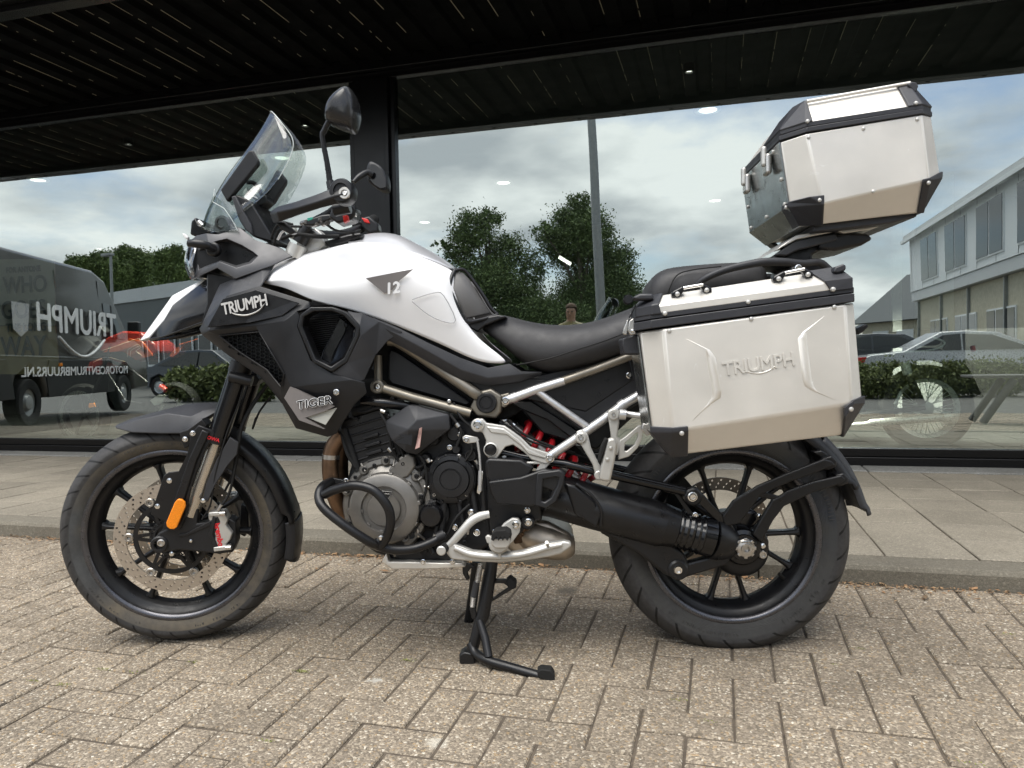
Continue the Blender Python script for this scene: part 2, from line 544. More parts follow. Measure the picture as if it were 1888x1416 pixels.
# =================================================================== PAVEMENT, KERB
bm = bmesh.new()
add_fbox(bm, -14, 14, -0.02, KERB_D - 0.02, -0.10, PAVE_Z - 0.007)
pavement = finish(bm, 'pavement', 'joint_sand', smooth=0)
tag(pavement, kind='structure')
def block_mesh(L, W, T, c, name, m, seed=0):
    rnd = random.Random(seed)
    bm = bmesh.new()
    def ring(k, z): return [bm.verts.new((sx * (L / 2 - k), sy * (W / 2 - k), z + (rnd.uniform(-.0006, .0006) if z == 0 else 0))) for sx, sy in ((-1, -1), (1, -1), (1, 1), (-1, 1))]
    r0, r1, r2 = ring(0, -T), ring(0, -c), ring(c, 0)
    for A, B in ((r0, r1), (r1, r2)):
        for k in range(4): bm.faces.new((A[k], A[(k + 1) % 4], B[(k + 1) % 4], B[k]))
    bm.faces.new(r2)
    bmesh.ops.recalc_face_normals(bm, faces=bm.faces)
    if name == 'paving_slab':
        for f in bm.faces:
            if f.normal.z < .95: f.material_index = 1
        m = [m, 'edge_dirt']
    me = bpy.data.meshes.new(name); bm.to_mesh(me); bm.free(); setmat(me, m)
    return me
MB = Matrix(((EV.x, -NV.x, 0, 0), (EV.y, -NV.y, 0, 0), (0, 0, 1, 0), (0, 0, 0, 1)))
SL = [block_mesh(0.294, 0.294, 0.05, 0.003, 'paving_slab', 'slab_concrete', i) for i in range(4)]
slab_far_v, slab_far_f = [], []
D_TILE0 = 0.30
for j in range(7):
    for i in range(-26, 22):
        s = i * 0.30 + 0.11; d = D_TILE0 + 0.15 + j * 0.30
        if d + 0.15 > KERB_D - 0.13: continue
        q = project(FW(s, d, PAVE_Z))
        M = Matrix.Translation(FW(s, d, PAVE_Z + rb.uniform(-.002, .002))) @ MB @ Matrix.Rotation(rb.uniform(-.006, .006), 4, 'X') @ Matrix.Rotation(rb.uniform(-.006, .006), 4, 'Y')
        if q and -90 < q[0] < 1980:
            ob = bpy.data.objects.new('paving_slab', rb.choice(SL)); COL.objects.link(ob)
            ob.matrix_world = M; ob.parent = pavement
        else:
            b0 = len(slab_far_v)
            slab_far_v += [tuple(M @ v.co) for v in SL[0].vertices]
            slab_far_f += [tuple(b0 + k for k in p.vertices) for p in SL[0].polygons]
me = bpy.data.meshes.new('further_slabs'); me.from_pydata(slab_far_v, [], slab_far_f); setmat(me, 'slab_concrete')
ob = bpy.data.objects.new('further_slabs', me); COL.objects.link(ob); ob.parent = pavement; ob['kind'] = 'stuff'
BS = block_mesh(0.992, 0.26, 0.06, 0.006, 'base_strip', 'base_concrete')
for i in range(-8, 7):
    ob = bpy.data.objects.new('edging_block', BS); COL.objects.link(ob)
    ob.matrix_world = Matrix.Translation(FW(i * 1.0 + 0.37, 0.155, PAVE_Z + 0.006)) @ MB; ob.parent = pavement
kerb = empty('kerb', FW(0, KERB_D, PAVE_Z)); tag(kerb, kind='structure')
def kerb_mesh():
    bm = bmesh.new()
    L, H = 0.994, 0.20
    prof = [(-0.135, 0.0), (-0.02, 0.0), (-0.008, -0.004), (0.0, -0.016), (0.004, -H), (-0.135, -H)]
    A = [bm.verts.new((-L / 2, y, z)) for y, z in prof]; B = [bm.verts.new((L / 2, y, z)) for y, z in prof]
    n = len(prof)
    for k in range(n): bm.faces.new((A[k], B[k], B[(k + 1) % n], A[(k + 1) % n]))
    bm.faces.new(A[::-1]); bm.faces.new(B)
    bmesh.ops.recalc_face_normals(bm, faces=bm.faces)
    me = bpy.data.meshes.new('kerb_stone'); bm.to_mesh(me); bm.free(); setmat(me, 'kerb_concrete')
    return me
KM = kerb_mesh()
bpy.context.view_layer.update()
for i in range(-8, 7):
    ob = bpy.data.objects.new('kerb_stone', KM); COL.objects.link(ob)
    ob.parent = kerb
    ob.matrix_world = Matrix.Translation(FW(i * 1.0 + 0.62, KERB_D, PAVE_Z + rb.uniform(-.002, .002))) @ MB @ Matrix.Rotation(rb.uniform(-.003, .003), 4, 'Z')
def litter():
    rnd = random.Random(11)
    V, F, MI = [], [], []
    for k in range(6500):
        s = rnd.uniform(-5.5, 4.2)
        dens = noise.noise(Vector((s * 1.3, 3.1, 0))) + 0.42
        if rnd.random() > dens + 0.25: continue
        d = KERB_D + 0.004 + abs(rnd.gauss(0, 0.035)) + (rnd.random() < 0.05) * rnd.random() * 0.4
        z = road_z(d) + rnd.uniform(0.000, 0.006)
        L = rnd.uniform(0.0025, 0.010) * (2.4 if rnd.random() < 0.03 else 1); W = L * rnd.uniform(0.2, 0.6)
        a = rnd.uniform(0, pi); up = rnd.uniform(-.4, .4) * L
        c = FW(s, d, z); u = (EV * cos(a) + NV * sin(a)); v = (-EV * sin(a) + NV * cos(a))
        b0 = len(V)
        V += [tuple(c - u * L), tuple(c + v * W + Vector((0, 0, 0.002))), tuple(c + u * L + Vector((0, 0, abs(up)))), tuple(c - v * W + Vector((0, 0, 0.003)))]
        F.append((b0, b0 + 1, b0 + 2, b0 + 3)); MI.append(rnd.choice((0, 0, 1, 2)))
    me = bpy.data.meshes.new('leaf_litter'); me.from_pydata(V, [], F)
    setmat(me, ['litter_a', 'litter_b', 'litter_c'])
    for p, i in zip(me.polygons, MI): p.material_index = i
    o = bpy.data.objects.new('leaf_litter', me); COL.objects.link(o)
    tag(o, 'dry brown leaf litter gathered in the gutter along the kerb', 'litter', kind='stuff')
mat('litter_a', (0.26, 0.15, 0.075), 0.9, var=0.3); mat('litter_b', (0.36, 0.25, 0.14), 0.9, var=0.3); mat('litter_c', (0.16, 0.11, 0.065), 0.9, var=0.3)
litter()
def moss():
    rnd = random.Random(5)
    V, F = [], []
    for (px, py, n) in ((60, 1257, 60), (118, 1262, 25), (190, 1234, 20), (250, 1240, 12), (360, 1221, 20), (557, 1238, 30), (495, 1367, 28), (752, 1218, 25), (1537, 1226, 20), (1860, 1170, 16), (1250, 1290, 14), (1785, 1408, 30), (1300, 1330, 10), (1582, 1196, 20)):
        r = ray(px, py); c = None
        t = 1.0
        for _ in range(40):
            p = CAM + r * t; t += (p.z - road_z_at(p)) / max(0.05, -r.z)
        c = CAM + r * t
        for k in range(n * 3):
            q = c + EV * rnd.gauss(0, 0.012) + NV * rnd.gauss(0, 0.003); q.z = road_z_at(q) + rnd.uniform(-.004, .002)
            L = rnd.uniform(.001, .003); a = rnd.uniform(0, 2 * pi)
            b0 = len(V); V += [tuple(q), tuple(q + Vector((cos(a) * L, sin(a) * L, L))), tuple(q + Vector((cos(a + 1.5) * L, sin(a + 1.5) * L, L * .8)))]
            F.append((b0, b0 + 1, b0 + 2))
    me = bpy.data.meshes.new('moss'); me.from_pydata(V, [], F); setmat(me, 'moss')
    o = bpy.data.objects.new('moss', me); COL.objects.link(o)
    tag(o, 'small yellow green moss tufts growing in the brick joints', 'moss', kind='stuff')
mat('moss', (0.20, 0.22, 0.05), 0.9, var=0.3)
moss()
# =================================================================== SHOP FRONT
Z_SILL, Z_GT, Z_SOF = None, None, None
sL, z_gt = fac(736, 143, 0.0)
_, zb1 = fac(944, 826, 0.0)
Z_GB = 0.205           # bottom edge of the glass
Z_GT = z_gt            # top edge of the glass
Z_SOF = Z_GT + 0.12
s_p0 = fac(650, 330, 0.0)[0]; s_p1 = fac(733, 330, 0.0)[0]
shop = empty('shop_building', FW(0, -3.0, PAVE_Z))
tag(shop, 'black framed shop building with large reflecting display windows under a dark canopy', 'building')
bpy.context.view_layer.update()
def sp(o):
    o.parent = shop; o.matrix_parent_inverse = shop.matrix_basis.inverted(); return o
SA, SB = -11.0, 6.5
def pane(s0, s1, lab):
    bm = bmesh.new(); add_fbox(bm, s0, s1, -0.028, 0.0, Z_GB - 0.01, Z_GT + 0.01)
    o = sp(finish(bm, 'window_pane', 'shop_glass', smooth=0)); o['label'] = lab; return o
pane(SA, s_p0 + 0.01, 'long reflecting shop window left of the black pillar')
pane(s_p1 - 0.01, SB, 'long reflecting shop window right of the black pillar')
sp(fbox('window_sill', 'black_frame', SA, SB, -0.05, 0.055, PAVE_Z - 0.02, Z_GB - 0.055, bev=0.004))
sp(fbox('bottom_rail', 'black_frame', SA, SB, -0.05, 0.030, Z_GB - 0.053, Z_GB, bev=0.004))
sp(fbox('top_rail', 'black_frame', SA, SB, -0.05, 0.030, Z_GT, Z_GT + 0.055, bev=0.004))
sp(fbox('head_beam', 'black_frame', SA, SB, -0.05, 0.075, Z_GT + 0.057, Z_SOF + 0.1, bev=0.004))
w = s_p1 - s_p0
sp(fbox('pillar', 'black_frame', s_p0 + 0.045, s_p1 - 0.075, -0.12, 0.055, Z_GB + 0.001, Z_GT - 0.001, bev=0.004))
sp(fbox('pillar_trim', 'black_frame', s_p0, s_p0 + 0.043, -0.05, 0.032, Z_GB + 0.001, Z_GT - 0.001, bev=0.003))
sp(fbox('pillar_trim', 'black_frame', s_p1 - 0.073, s_p1 - 0.040, -0.05, 0.068, Z_GB + 0.001, Z_GT - 0.001, bev=0.003))
sp(fbox('pillar_trim', 'black_frame', s_p1 - 0.038, s_p1, -0.05, 0.034, Z_GB + 0.001, Z_GT - 0.001, bev=0.003))
CAN = 1.50
def rib_mesh():
    bm = bmesh.new()
    P = 0.225
    prof = [(-P / 2, 0.034), (-P * .30, 0.034), (-P * .22, 0.0), (P * .22, 0.0), (P * .30, 0.034), (P / 2, 0.034), (P / 2, 0.05), (-P / 2, 0.05)]
    A = [bm.verts.new((x, 0, z)) for x, z in prof]; B = [bm.verts.new((x, CAN + 0.1, z)) for x, z in prof]
    n = len(prof)
    for k in range(n): bm.faces.new((A[k], B[k], B[(k + 1) % n], A[(k + 1) % n]))
    bm.faces.new(A[::-1]); bm.faces.new(B)
    bmesh.ops.recalc_face_normals(bm, faces=bm.faces)
    me = bpy.data.meshes.new('deck_rib'); bm.to_mesh(me); bm.free(); setmat(me, 'black_deck'); return me
RM = rib_mesh()
for i in range(-48, 30):
    ob = bpy.data.objects.new('deck_rib', RM); COL.objects.link(ob)
    ob.matrix_world = Matrix.Translation(FW(i * 0.2255, 0.0, Z_SOF)) @ MB
    sp(ob)
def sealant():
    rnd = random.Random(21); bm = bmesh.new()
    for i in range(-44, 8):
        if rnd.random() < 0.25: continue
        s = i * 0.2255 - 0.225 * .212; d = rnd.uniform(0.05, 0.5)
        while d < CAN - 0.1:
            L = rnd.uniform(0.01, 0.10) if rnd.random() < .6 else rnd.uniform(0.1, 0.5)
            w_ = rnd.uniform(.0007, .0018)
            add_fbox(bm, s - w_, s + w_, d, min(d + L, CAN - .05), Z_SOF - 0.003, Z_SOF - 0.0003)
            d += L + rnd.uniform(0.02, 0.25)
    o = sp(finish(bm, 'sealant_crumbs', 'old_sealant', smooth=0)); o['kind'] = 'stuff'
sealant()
sp(fbox('canopy_roof', 'black_deck', SA, SB, -0.05, CAN + 0.1, Z_SOF + 0.051, Z_SOF + 0.25))
sp(fbox('canopy_beam', 'black_frame', SA, SB, CAN + 0.002, CAN + 0.10, Z_SOF - 0.055, Z_SOF + 0.15, bev=0.004))
sp(fbox('canopy_lip', 'black_frame', SA, SB, CAN + 0.102, CAN + 0.16, Z_SOF - 0.020, Z_SOF + 0.15, bev=0.003))
sp(fbox('gutter', 'gutter_grey', SA, SB, CAN + 0.162, CAN + 0.34, Z_SOF + 0.0, Z_SOF + 0.30, bev=0.004))
GM = block_mesh(0.03, 0.02, 0.03, 0.002, 'gutter_bracket', 'black_frame')
for i in range(-22, 8):
    ob = bpy.data.objects.new('gutter_bracket', GM); COL.objects.link(ob)
    ob.matrix_world = Matrix.Translation(FW(i * 0.42, CAN + 0.20, Z_SOF + 0.003)) @ MB; sp(ob)
sp(fbox('upper_wall', 'gutter_grey', SA, SB, -8.0, -0.06, Z_SOF + 0.27, Z_SOF + 1.2))
mat('shop_floor', (0.016, 0.018, 0.017), 0.35, var=0.2, scale=4)
mat('shop_wall', (0.09, 0.095, 0.09), 0.8, var=0.1, scale=2)
mat('shop_ceiling', (0.018, 0.020, 0.020), 0.8, var=0.1, scale=2)
sp(fbox('shop_floor', 'shop_floor', SA, SB, -7.0, -0.052, 0.0, PAVE_Z + 0.03))
sp(fbox('back_wall', 'shop_wall', SA, SB, -7.2, -7.002, PAVE_Z, Z_SOF + 0.26))
sp(fbox('side_wall', 'shop_wall', SA - 0.2, SA - 0.001, -7.2, 0.0, PAVE_Z, Z_SOF + 0.26))
sp(fbox('side_wall', 'shop_wall', SB + 0.001, SB + 0.2, -7.2, 0.0, PAVE_Z, Z_SOF + 0.26))
sp(fbox('shop_ceiling', 'shop_ceiling', SA, SB, -7.0, -0.052, Z_GT + 0.06, Z_GT + 0.2))
# =================================================================== MOTORCYCLE: frame of reference and materials
def bsdf(n): return MATS[n].node_tree.nodes['Principled BSDF']
mat('white_paint', (0.86, 0.86, 0.865), 0.42, var=0.01, rvar=0.02, spec=.35)
mat('silver_paint', (0.50, 0.50, 0.515), 0.34, metal=0.35, var=0.03, coat=0.5, rvar=0.04)
mat('grey_cowl', (0.078, 0.078, 0.082), 0.40, metal=0.35, var=0.05, rvar=0.05)
mat('matte_black', (0.012, 0.0125, 0.0145), 0.42, spec=.4, var=0.15, bump=0.12, bscale=900, rvar=0.06)
mat('matte_grey', (0.034, 0.035, 0.039), 0.48, spec=.4, var=0.12, bump=0.15, bscale=900)
mat('gloss_black', (0.006, 0.006, 0.007), 0.16, var=0.1, rvar=0.05)
mat('satin_black', (0.009, 0.009, 0.010), 0.34, spec=.4, var=0.2, rvar=0.08)
mat('cast_black', (0.011, 0.011, 0.012), 0.45, spec=.4, var=0.25, bump=0.5, bscale=500)
mat('rubber_black', (0.012, 0.012, 0.012), 0.75, spec=.3, var=0.2)
mat('seat_vinyl', (0.030, 0.0295, 0.031), 0.55, spec=.4, var=0.12, bump=0.35, bscale=1400)
mat('frame_titanium', (0.25, 0.228, 0.19), 0.40, metal=0.75, var=0.08)
mat('silver_tube', (0.62, 0.62, 0.62), 0.36, metal=0.8, var=0.06)
mat('cast_silver', (0.56, 0.55, 0.52), 0.42, metal=0.6, var=0.07, bump=0.1, bscale=500)
mat('engine_grey', (0.20, 0.19, 0.175), 0.42, metal=0.65, var=0.12, bump=0.3, bscale=450)
mat('chrome', (0.80, 0.79, 0.77), 0.12, metal=1.0, var=0.05, rvar=0.05)
mat('steel', (0.52, 0.50, 0.47), 0.30, metal=0.95, var=0.12)
mat('stanchion', (0.55, 0.50, 0.43), 0.26, metal=0.85, var=0.03, scale=10, rvar=.02)
mat('header_pipe', (0.17, 0.105, 0.065), 0.42, metal=0.85, var=0.55, scale=14)
mat('collector_steel', (0.46, 0.40, 0.33), 0.42, metal=0.85, var=0.25, scale=9)
mat('spring_red', (0.36, 0.008, 0.014), 0.4, var=0.1, coat=0.3)
mat('red_plastic', (0.60, 0.02, 0.015), 0.4)
mat('decal_silver', (0.52, 0.51, 0.49), 0.42, metal=0.2, var=0.03)
mat('decal_taupe', (0.165, 0.15, 0.143), 0.45, var=0.05)
mat('decal_stone', (0.42, 0.42, 0.38), 0.45, var=0.05)
mat('decal_white', (0.8, 0.8, 0.8), 0.4, var=0.02)
mat('decal_grey', (0.42, 0.42, 0.43), 0.3, var=0.03)
mat('decal_red', (0.62, 0.02, 0.03), 0.4)
mat('decal_black', (0.012, 0.012, 0.012), 0.35)
mat('lens_orange', (0.85, 0.25, 0.01), 0.18, var=0.15, scale=260, bump=0.6, bscale=700)
mat('mirror_glass', (0.8, 0.82, 0.84), 0.02, metal=1.0, var=0.0, rvar=0.0)
mat('disc_steel', (0.36, 0.32, 0.275), 0.33, metal=0.9, var=0.08, scale=60)
mat('case_alu', (0.73, 0.70, 0.645), 0.38, metal=0.52, var=0.06, scale=5, rvar=0.07)
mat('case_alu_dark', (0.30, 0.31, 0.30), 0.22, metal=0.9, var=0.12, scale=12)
mat('case_plastic', (0.024, 0.0245, 0.029), 0.45, var=0.12, bump=0.3, bscale=1200)
mat('rim_lip', (0.11, 0.11, 0.12), 0.28, metal=0.85)
mat('tool_green', (0.02, 0.25, 0.18), 0.4)
def add_brush(name, scratch=True):
    nt = MATS[name].node_tree; b = bsdf(name)
    tc = N(nt, 'ShaderNodeTexCoord')
    mp = N(nt, 'ShaderNodeMapping', {'Vector': tc.outputs['Object'], 'Scale': (30, 30, 900), 'Rotation': (0, radians(8), 0)})
    nz = N(nt, 'ShaderNodeTexNoise', {'Vector': mp.outputs[0], 'Scale': 1.0, 'Detail': 3.0})
    bp = N(nt, 'ShaderNodeBump', {'Height': nz.outputs[0], 'Strength': 0.10, 'Distance': 0.0006})
    nt.links.new(bp.outputs[0], b.inputs['Normal'])
    base = b.inputs['Base Color'].links[0].from_socket
    st = N(nt, 'ShaderNodeTexNoise', {'Vector': tc.outputs['Object'], 'Scale': 34.0, 'Detail': 9.0, 'Roughness': 0.72, 'Distortion': 1.2})
    m1 = N(nt, 'ShaderNodeMapRange', {'Value': st.outputs[0], 'From Min': 0.63, 'From Max': 0.70, 'To Min': 0.0, 'To Max': 0.75})
    mx = N(nt, 'ShaderNodeMix', data_type='RGBA')
    nt.links.new(m1.outputs[0], mx.inputs[0]); nt.links.new(base, mx.inputs[6]); mx.inputs[7].default_value = (0.86, 0.85, 0.82, 1)
    nt.links.new(mx.outputs[2], b.inputs['Base Color'])
add_brush('case_alu')
def mat_clear(name, tint, refl=0.08, rough=0.0):
    m = bpy.data.materials.new(name); m.use_nodes = True
    nt = m.node_tree
    for x in list(nt.nodes): nt.nodes.remove(x)
    out = N(nt, 'ShaderNodeOutputMaterial')
    tr = N(nt, 'ShaderNodeBsdfTransparent', {'Color': (*tint, 1)})
    gl = N(nt, 'ShaderNodeBsdfGlossy', {'Color': (1, 1, 1, 1), 'Roughness': rough})
    lw = N(nt, 'ShaderNodeLayerWeight', {'Blend': 0.5})
    fr = N(nt, 'ShaderNodeMath', {0: lw.outputs['Facing'], 1: 4.5}, operation='POWER')
    mr = N(nt, 'ShaderNodeMapRange', {'Value': fr.outputs[0], 'To Min': refl, 'To Max': 0.9})
    mix = N(nt, 'ShaderNodeMixShader', {0: mr.outputs[0], 1: tr.outputs[0], 2: gl.outputs[0]})
    nt.links.new(mix.outputs[0], out.inputs[0])
    MATS[name] = m
mat_clear('clear_screen', (0.76, 0.79, 0.775), 0.09)
mat_clear('lamp_lens', (0.7, 0.72, 0.75), 0.2)
def mat_tyre(name, ngroove, tint):
    m, nt, b = newmat(name)
    uv = N(nt, 'ShaderNodeUVMap')
    sp_ = N(nt, 'ShaderNodeSeparateXYZ', {'Vector': uv.outputs[0]})
    tc = N(nt, 'ShaderNodeTexCoord')
    def M(op, a, c=None):
        x = N(nt, 'ShaderNodeMath', operation=op)
        for i, v in enumerate((a, c)):
            if v is None: continue
            if isinstance(v, (int, float)): x.inputs[i].default_value = v
            else: nt.links.new(v, x.inputs[i])
        return x.outputs[0]
    U, V = sp_.outputs[0], sp_.outputs[1]      # V: 0 left bead .. 1 right bead; tread about 0.28..0.72
    dv = M('ABSOLUTE', M('SUBTRACT', V, 0.5))
    ph = M('FRACT', M('ADD', M('MULTIPLY', U, ngroove), M('MULTIPLY', M('POWER', dv, 1.4), 4.5)))
    line = M('LESS_THAN', M('ABSOLUTE', M('SUBTRACT', ph, 0.5)), 0.06)
    ingr = M('MULTIPLY', M('GREATER_THAN', dv, 0.03), M('LESS_THAN', dv, 0.318))
    gro = M('MULTIPLY', line, ingr)
    nz = N(nt, 'ShaderNodeTexNoise', {'Vector': tc.outputs['Object'], 'Scale': 9.0, 'Detail': 8.0, 'Roughness': 0.7})
    nf = N(nt, 'ShaderNodeTexNoise', {'Vector': tc.outputs['Object'], 'Scale': 70.0, 'Detail': 5.0, 'Roughness': 0.7})
    side = N(nt, 'ShaderNodeMapRange', {'Value': dv, 'From Min': 0.325, 'From Max': 0.338})
    dust = N(nt, 'ShaderNodeMapRange', {'Value': nz.outputs[0], 'From Min': 0.38, 'From Max': 0.66, 'To Min': 0.25, 'To Max': 1.0})
    dm = M('MULTIPLY', side.outputs[0], dust.outputs[0])
    tread = N(nt, 'ShaderNodeMapRange', {'Value': nf.outputs[0], 'From Min': 0.3, 'From Max': 0.7, 'To Min': 0.75, 'To Max': 1.3})
    base = N(nt, 'ShaderNodeVectorMath', {0: (0.036, 0.035, 0.035)}, operation='SCALE'); nt.links.new(tread.outputs[0], base.inputs['Scale'])
    n3 = N(nt, 'ShaderNodeTexNoise', {'Vector': tc.outputs['Object'], 'Scale': 3.2, 'Detail': 3.0})
    n3r = N(nt, 'ShaderNodeMapRange', {'Value': n3.outputs[0], 'From Min': 0.36, 'From Max': 0.50})
    tm = N(nt, 'ShaderNodeMix', data_type='RGBA'); nt.links.new(n3r.outputs[0], tm.inputs[0]); tm.inputs[6].default_value = (tint[0] * .62, tint[1] * .78, tint[2] * 1.1, 1); tm.inputs[7].default_value = (*tint, 1)
    mx = N(nt, 'ShaderNodeMix', data_type='RGBA'); nt.links.new(dm, mx.inputs[0]); nt.links.new(base.outputs[0], mx.inputs[6]); nt.links.new(tm.outputs[2], mx.inputs[7])
    mg = N(nt, 'ShaderNodeMix', data_type='RGBA'); nt.links.new(gro, mg.inputs[0]); nt.links.new(mx.outputs[2], mg.inputs[6]); mg.inputs[7].default_value = (0.002, 0.002, 0.002, 1)
    nt.links.new(mg.outputs[2], b.inputs['Base Color'])
    b.inputs['Roughness'].default_value = 0.62
    b.inputs['Specular IOR Level'].default_value = 0.4
    ringp = M('SINE', M('MULTIPLY', dv, 520.0))
    ringm = M('MULTIPLY', M('MULTIPLY', M('GREATER_THAN', dv, 0.40), ringp), 0.25)
    hgt = M('ADD', M('MULTIPLY', gro, -3.0), M('ADD', ringm, M('MULTIPLY', nf.outputs[0], 0.35)))
    bp = N(nt, 'ShaderNodeBump', {'Height': hgt, 'Strength': 0.7, 'Distance': 0.0012})
    nt.links.new(bp.outputs[0], b.inputs['Normal'])
    MATS[name] = m
mat_tyre('front_tyre', 34, (0.125, 0.105, 0.075))
mat_tyre('rear_tyre', 26, (0.050, 0.050, 0.047))
def mat_disc(name, nh, r0, r1, col=(0.36, 0.32, 0.275)):
    m, nt, b = newmat(name)
    uv = N(nt, 'ShaderNodeUVMap'); s = N(nt, 'ShaderNodeSeparateXYZ', {'Vector': uv.outputs[0]})
    def M(op, a, c=None):
        x = N(nt, 'ShaderNodeMath', operation=op)
        for i, v in enumerate((a, c)):
            if v is None: continue
            if isinstance(v, (int, float)): x.inputs[i].default_value = v
            else: nt.links.new(v, x.inputs[i])
        return x.outputs[0]
    U, V = s.outputs[0], s.outputs[1]
    tot = None
    rm = (r0 + r1) / 2
    for row, (v, off) in enumerate(((0.22, 0.0), (0.50, 0.33), (0.78, 0.66))):
        du = M('MULTIPLY', M('SUBTRACT', M('FRACT', M('ADD', M('MULTIPLY', U, nh), off)), 0.5), 2 * pi * rm / nh)
        dvv = M('MULTIPLY', M('SUBTRACT', V, v), r1 - r0)
        hole = M('LESS_THAN', M('ADD', M('MULTIPLY', du, du), M('MULTIPLY', dvv, dvv)), 0.0031 ** 2)
        tot = hole if tot is None else M('MAXIMUM', tot, hole)
    rings = N(nt, 'ShaderNodeTexNoise', {'Scale': 1.0, 'Detail': 3.0})
    cv = N(nt, 'ShaderNodeCombineXYZ'); nt.links.new(M('MULTIPLY', V, 60.0), cv.inputs[0]); nt.links.new(M('MULTIPLY', U, 4.0), cv.inputs[1])
    nt.links.new(cv.outputs[0], rings.inputs['Vector'])
    mr = N(nt, 'ShaderNodeMapRange', {'Value': rings.outputs[0], 'To Min': 0.85, 'To Max': 1.15})
    sc = N(nt, 'ShaderNodeVectorMath', {0: col}, operation='SCALE'); nt.links.new(mr.outputs[0], sc.inputs['Scale'])
    nt.links.new(sc.outputs[0], b.inputs['Base Color'])
    b.inputs['Metallic'].default_value = 0.85
    b.inputs['Roughness'].default_value = 0.42
    inv = M('SUBTRACT', 1.0, tot)
    nt.links.new(inv, b.inputs['Alpha'])
    MATS[name] = m
mat_disc('front_disc', 30, 0.126, 0.160, (0.52, 0.46, 0.39))
mat_disc('rear_disc', 32, 0.108, 0.141, (0.28, 0.24, 0.20))
Y_AX = Vector((0, -1, 0))                     # out towards the left side of the bike
def P(px, py, w):
    r = ray(px, py)
    return CAM + r * ((-w - CAM.y) / r.y)
FX, FR = -1.1356, 0.3255
RX, RR = FX + 1.602, 0.3335
F0 = Vector((FX, 0, FR))
R0 = Vector((RX, 0, RR - 0.0155))
STEER = 0.1893
SU = Vector((sin(radians(24)), 0, cos(radians(24))))
SROT = Matrix.Rotation(STEER, 3, SU)
FA_X, FA_N = SROT @ Vector((1, 0, 0)), SROT @ Vector((0, -1, 0))
FA_Z = FA_N.cross(FA_X)
if FA_Z.z < 0: FA_Z = -FA_Z
def PF(px, py, w):
    r = ray(px, py); q = F0 + FA_N * w
    return CAM + r * ((q - CAM).dot(FA_N) / r.dot(FA_N))
FLIP = Matrix.Translation(F0) @ Matrix([[ (1 if i == j else 0) - 2 * FA_N[i] * FA_N[j] for j in range(3)] for i in range(3)]).to_4x4() @ Matrix.Translation(-F0)
FLIPB = Matrix.Scale(-1, 4, Vector((0, 1, 0)))
bike = empty('motorcycle', (-0.33, 0, road_z_at((-0.33, 0, 0))))
tag(bike, 'white and black adventure motorcycle parked on its centre stand on the brick paving', 'motorcycle')
def wm(o):
    M = o.matrix_basis
    if o.parent: M = wm(o.parent) @ o.matrix_parent_inverse @ M
    return M
def to(o, p):
    o.parent = p
    o.matrix_parent_inverse = wm(p).inverted()
    return o
def mirrored(o, M, parent):
    c = o.copy(); COL.objects.link(c)
    c.parent = None; c.matrix_parent_inverse = Matrix()
    c.matrix_basis = M @ wm(o)
    to(c, parent)
    for ch in list(o.children):
        mirrored(ch, M, c)
    return c
def plate(name, m, pts, w, th, parent=None, bev=0.002, F=P, seg=2, N_=None, dw=None):
    nrm = N_ if N_ is not None else (Y_AX if F is P else FA_N)
    bm = bmesh.new()
    ws = [w + (dw[i] if dw else 0) for i in range(len(pts))]
    A = [bm.verts.new(F(x, y, ws[i])) for i, (x, y) in enumerate(pts)]
    B = [bm.verts.new(v.co - nrm * (th + (dw[i] if dw else 0))) for i, v in enumerate(A)]
    n = len(pts)
    bm.faces.new(A)
    bm.faces.new(B[::-1])
    for k in range(n): bm.faces.new((A[k], B[k], B[(k + 1) % n], A[(k + 1) % n]))
    o = finish(bm, name, m, None, smooth=28)
    if bev: bevel(o, bev, seg, 28)
    if parent: to(o, parent)
    return o
def framed(name, m, pts, hole, w, th, parent=None, bev=0.002, F=P):
    nrm = Y_AX if F is P else FA_N
    bm = bmesh.new()
    A = [bm.verts.new(F(x, y, w)) for x, y in pts]; H = [bm.verts.new(F(x, y, w)) for x, y in hole]
    A2 = [bm.verts.new(v.co - nrm * th) for v in A]; H2 = [bm.verts.new(v.co - nrm * th) for v in H]
    n = len(pts)
    for k in range(n):
        j = (k + 1) % n
        bm.faces.new((A[k], A[j], H[j], H[k])); bm.faces.new((A2[k], H2[k], H2[j], A2[j]))
        bm.faces.new((A[k], A2[k], A2[j], A[j])); bm.faces.new((H[k], H[j], H2[j], H2[k]))
    o = finish(bm, name, m, None, smooth=28)
    if bev: bevel(o, bev, 2, 28)
    if parent: to(o, parent)
    return o
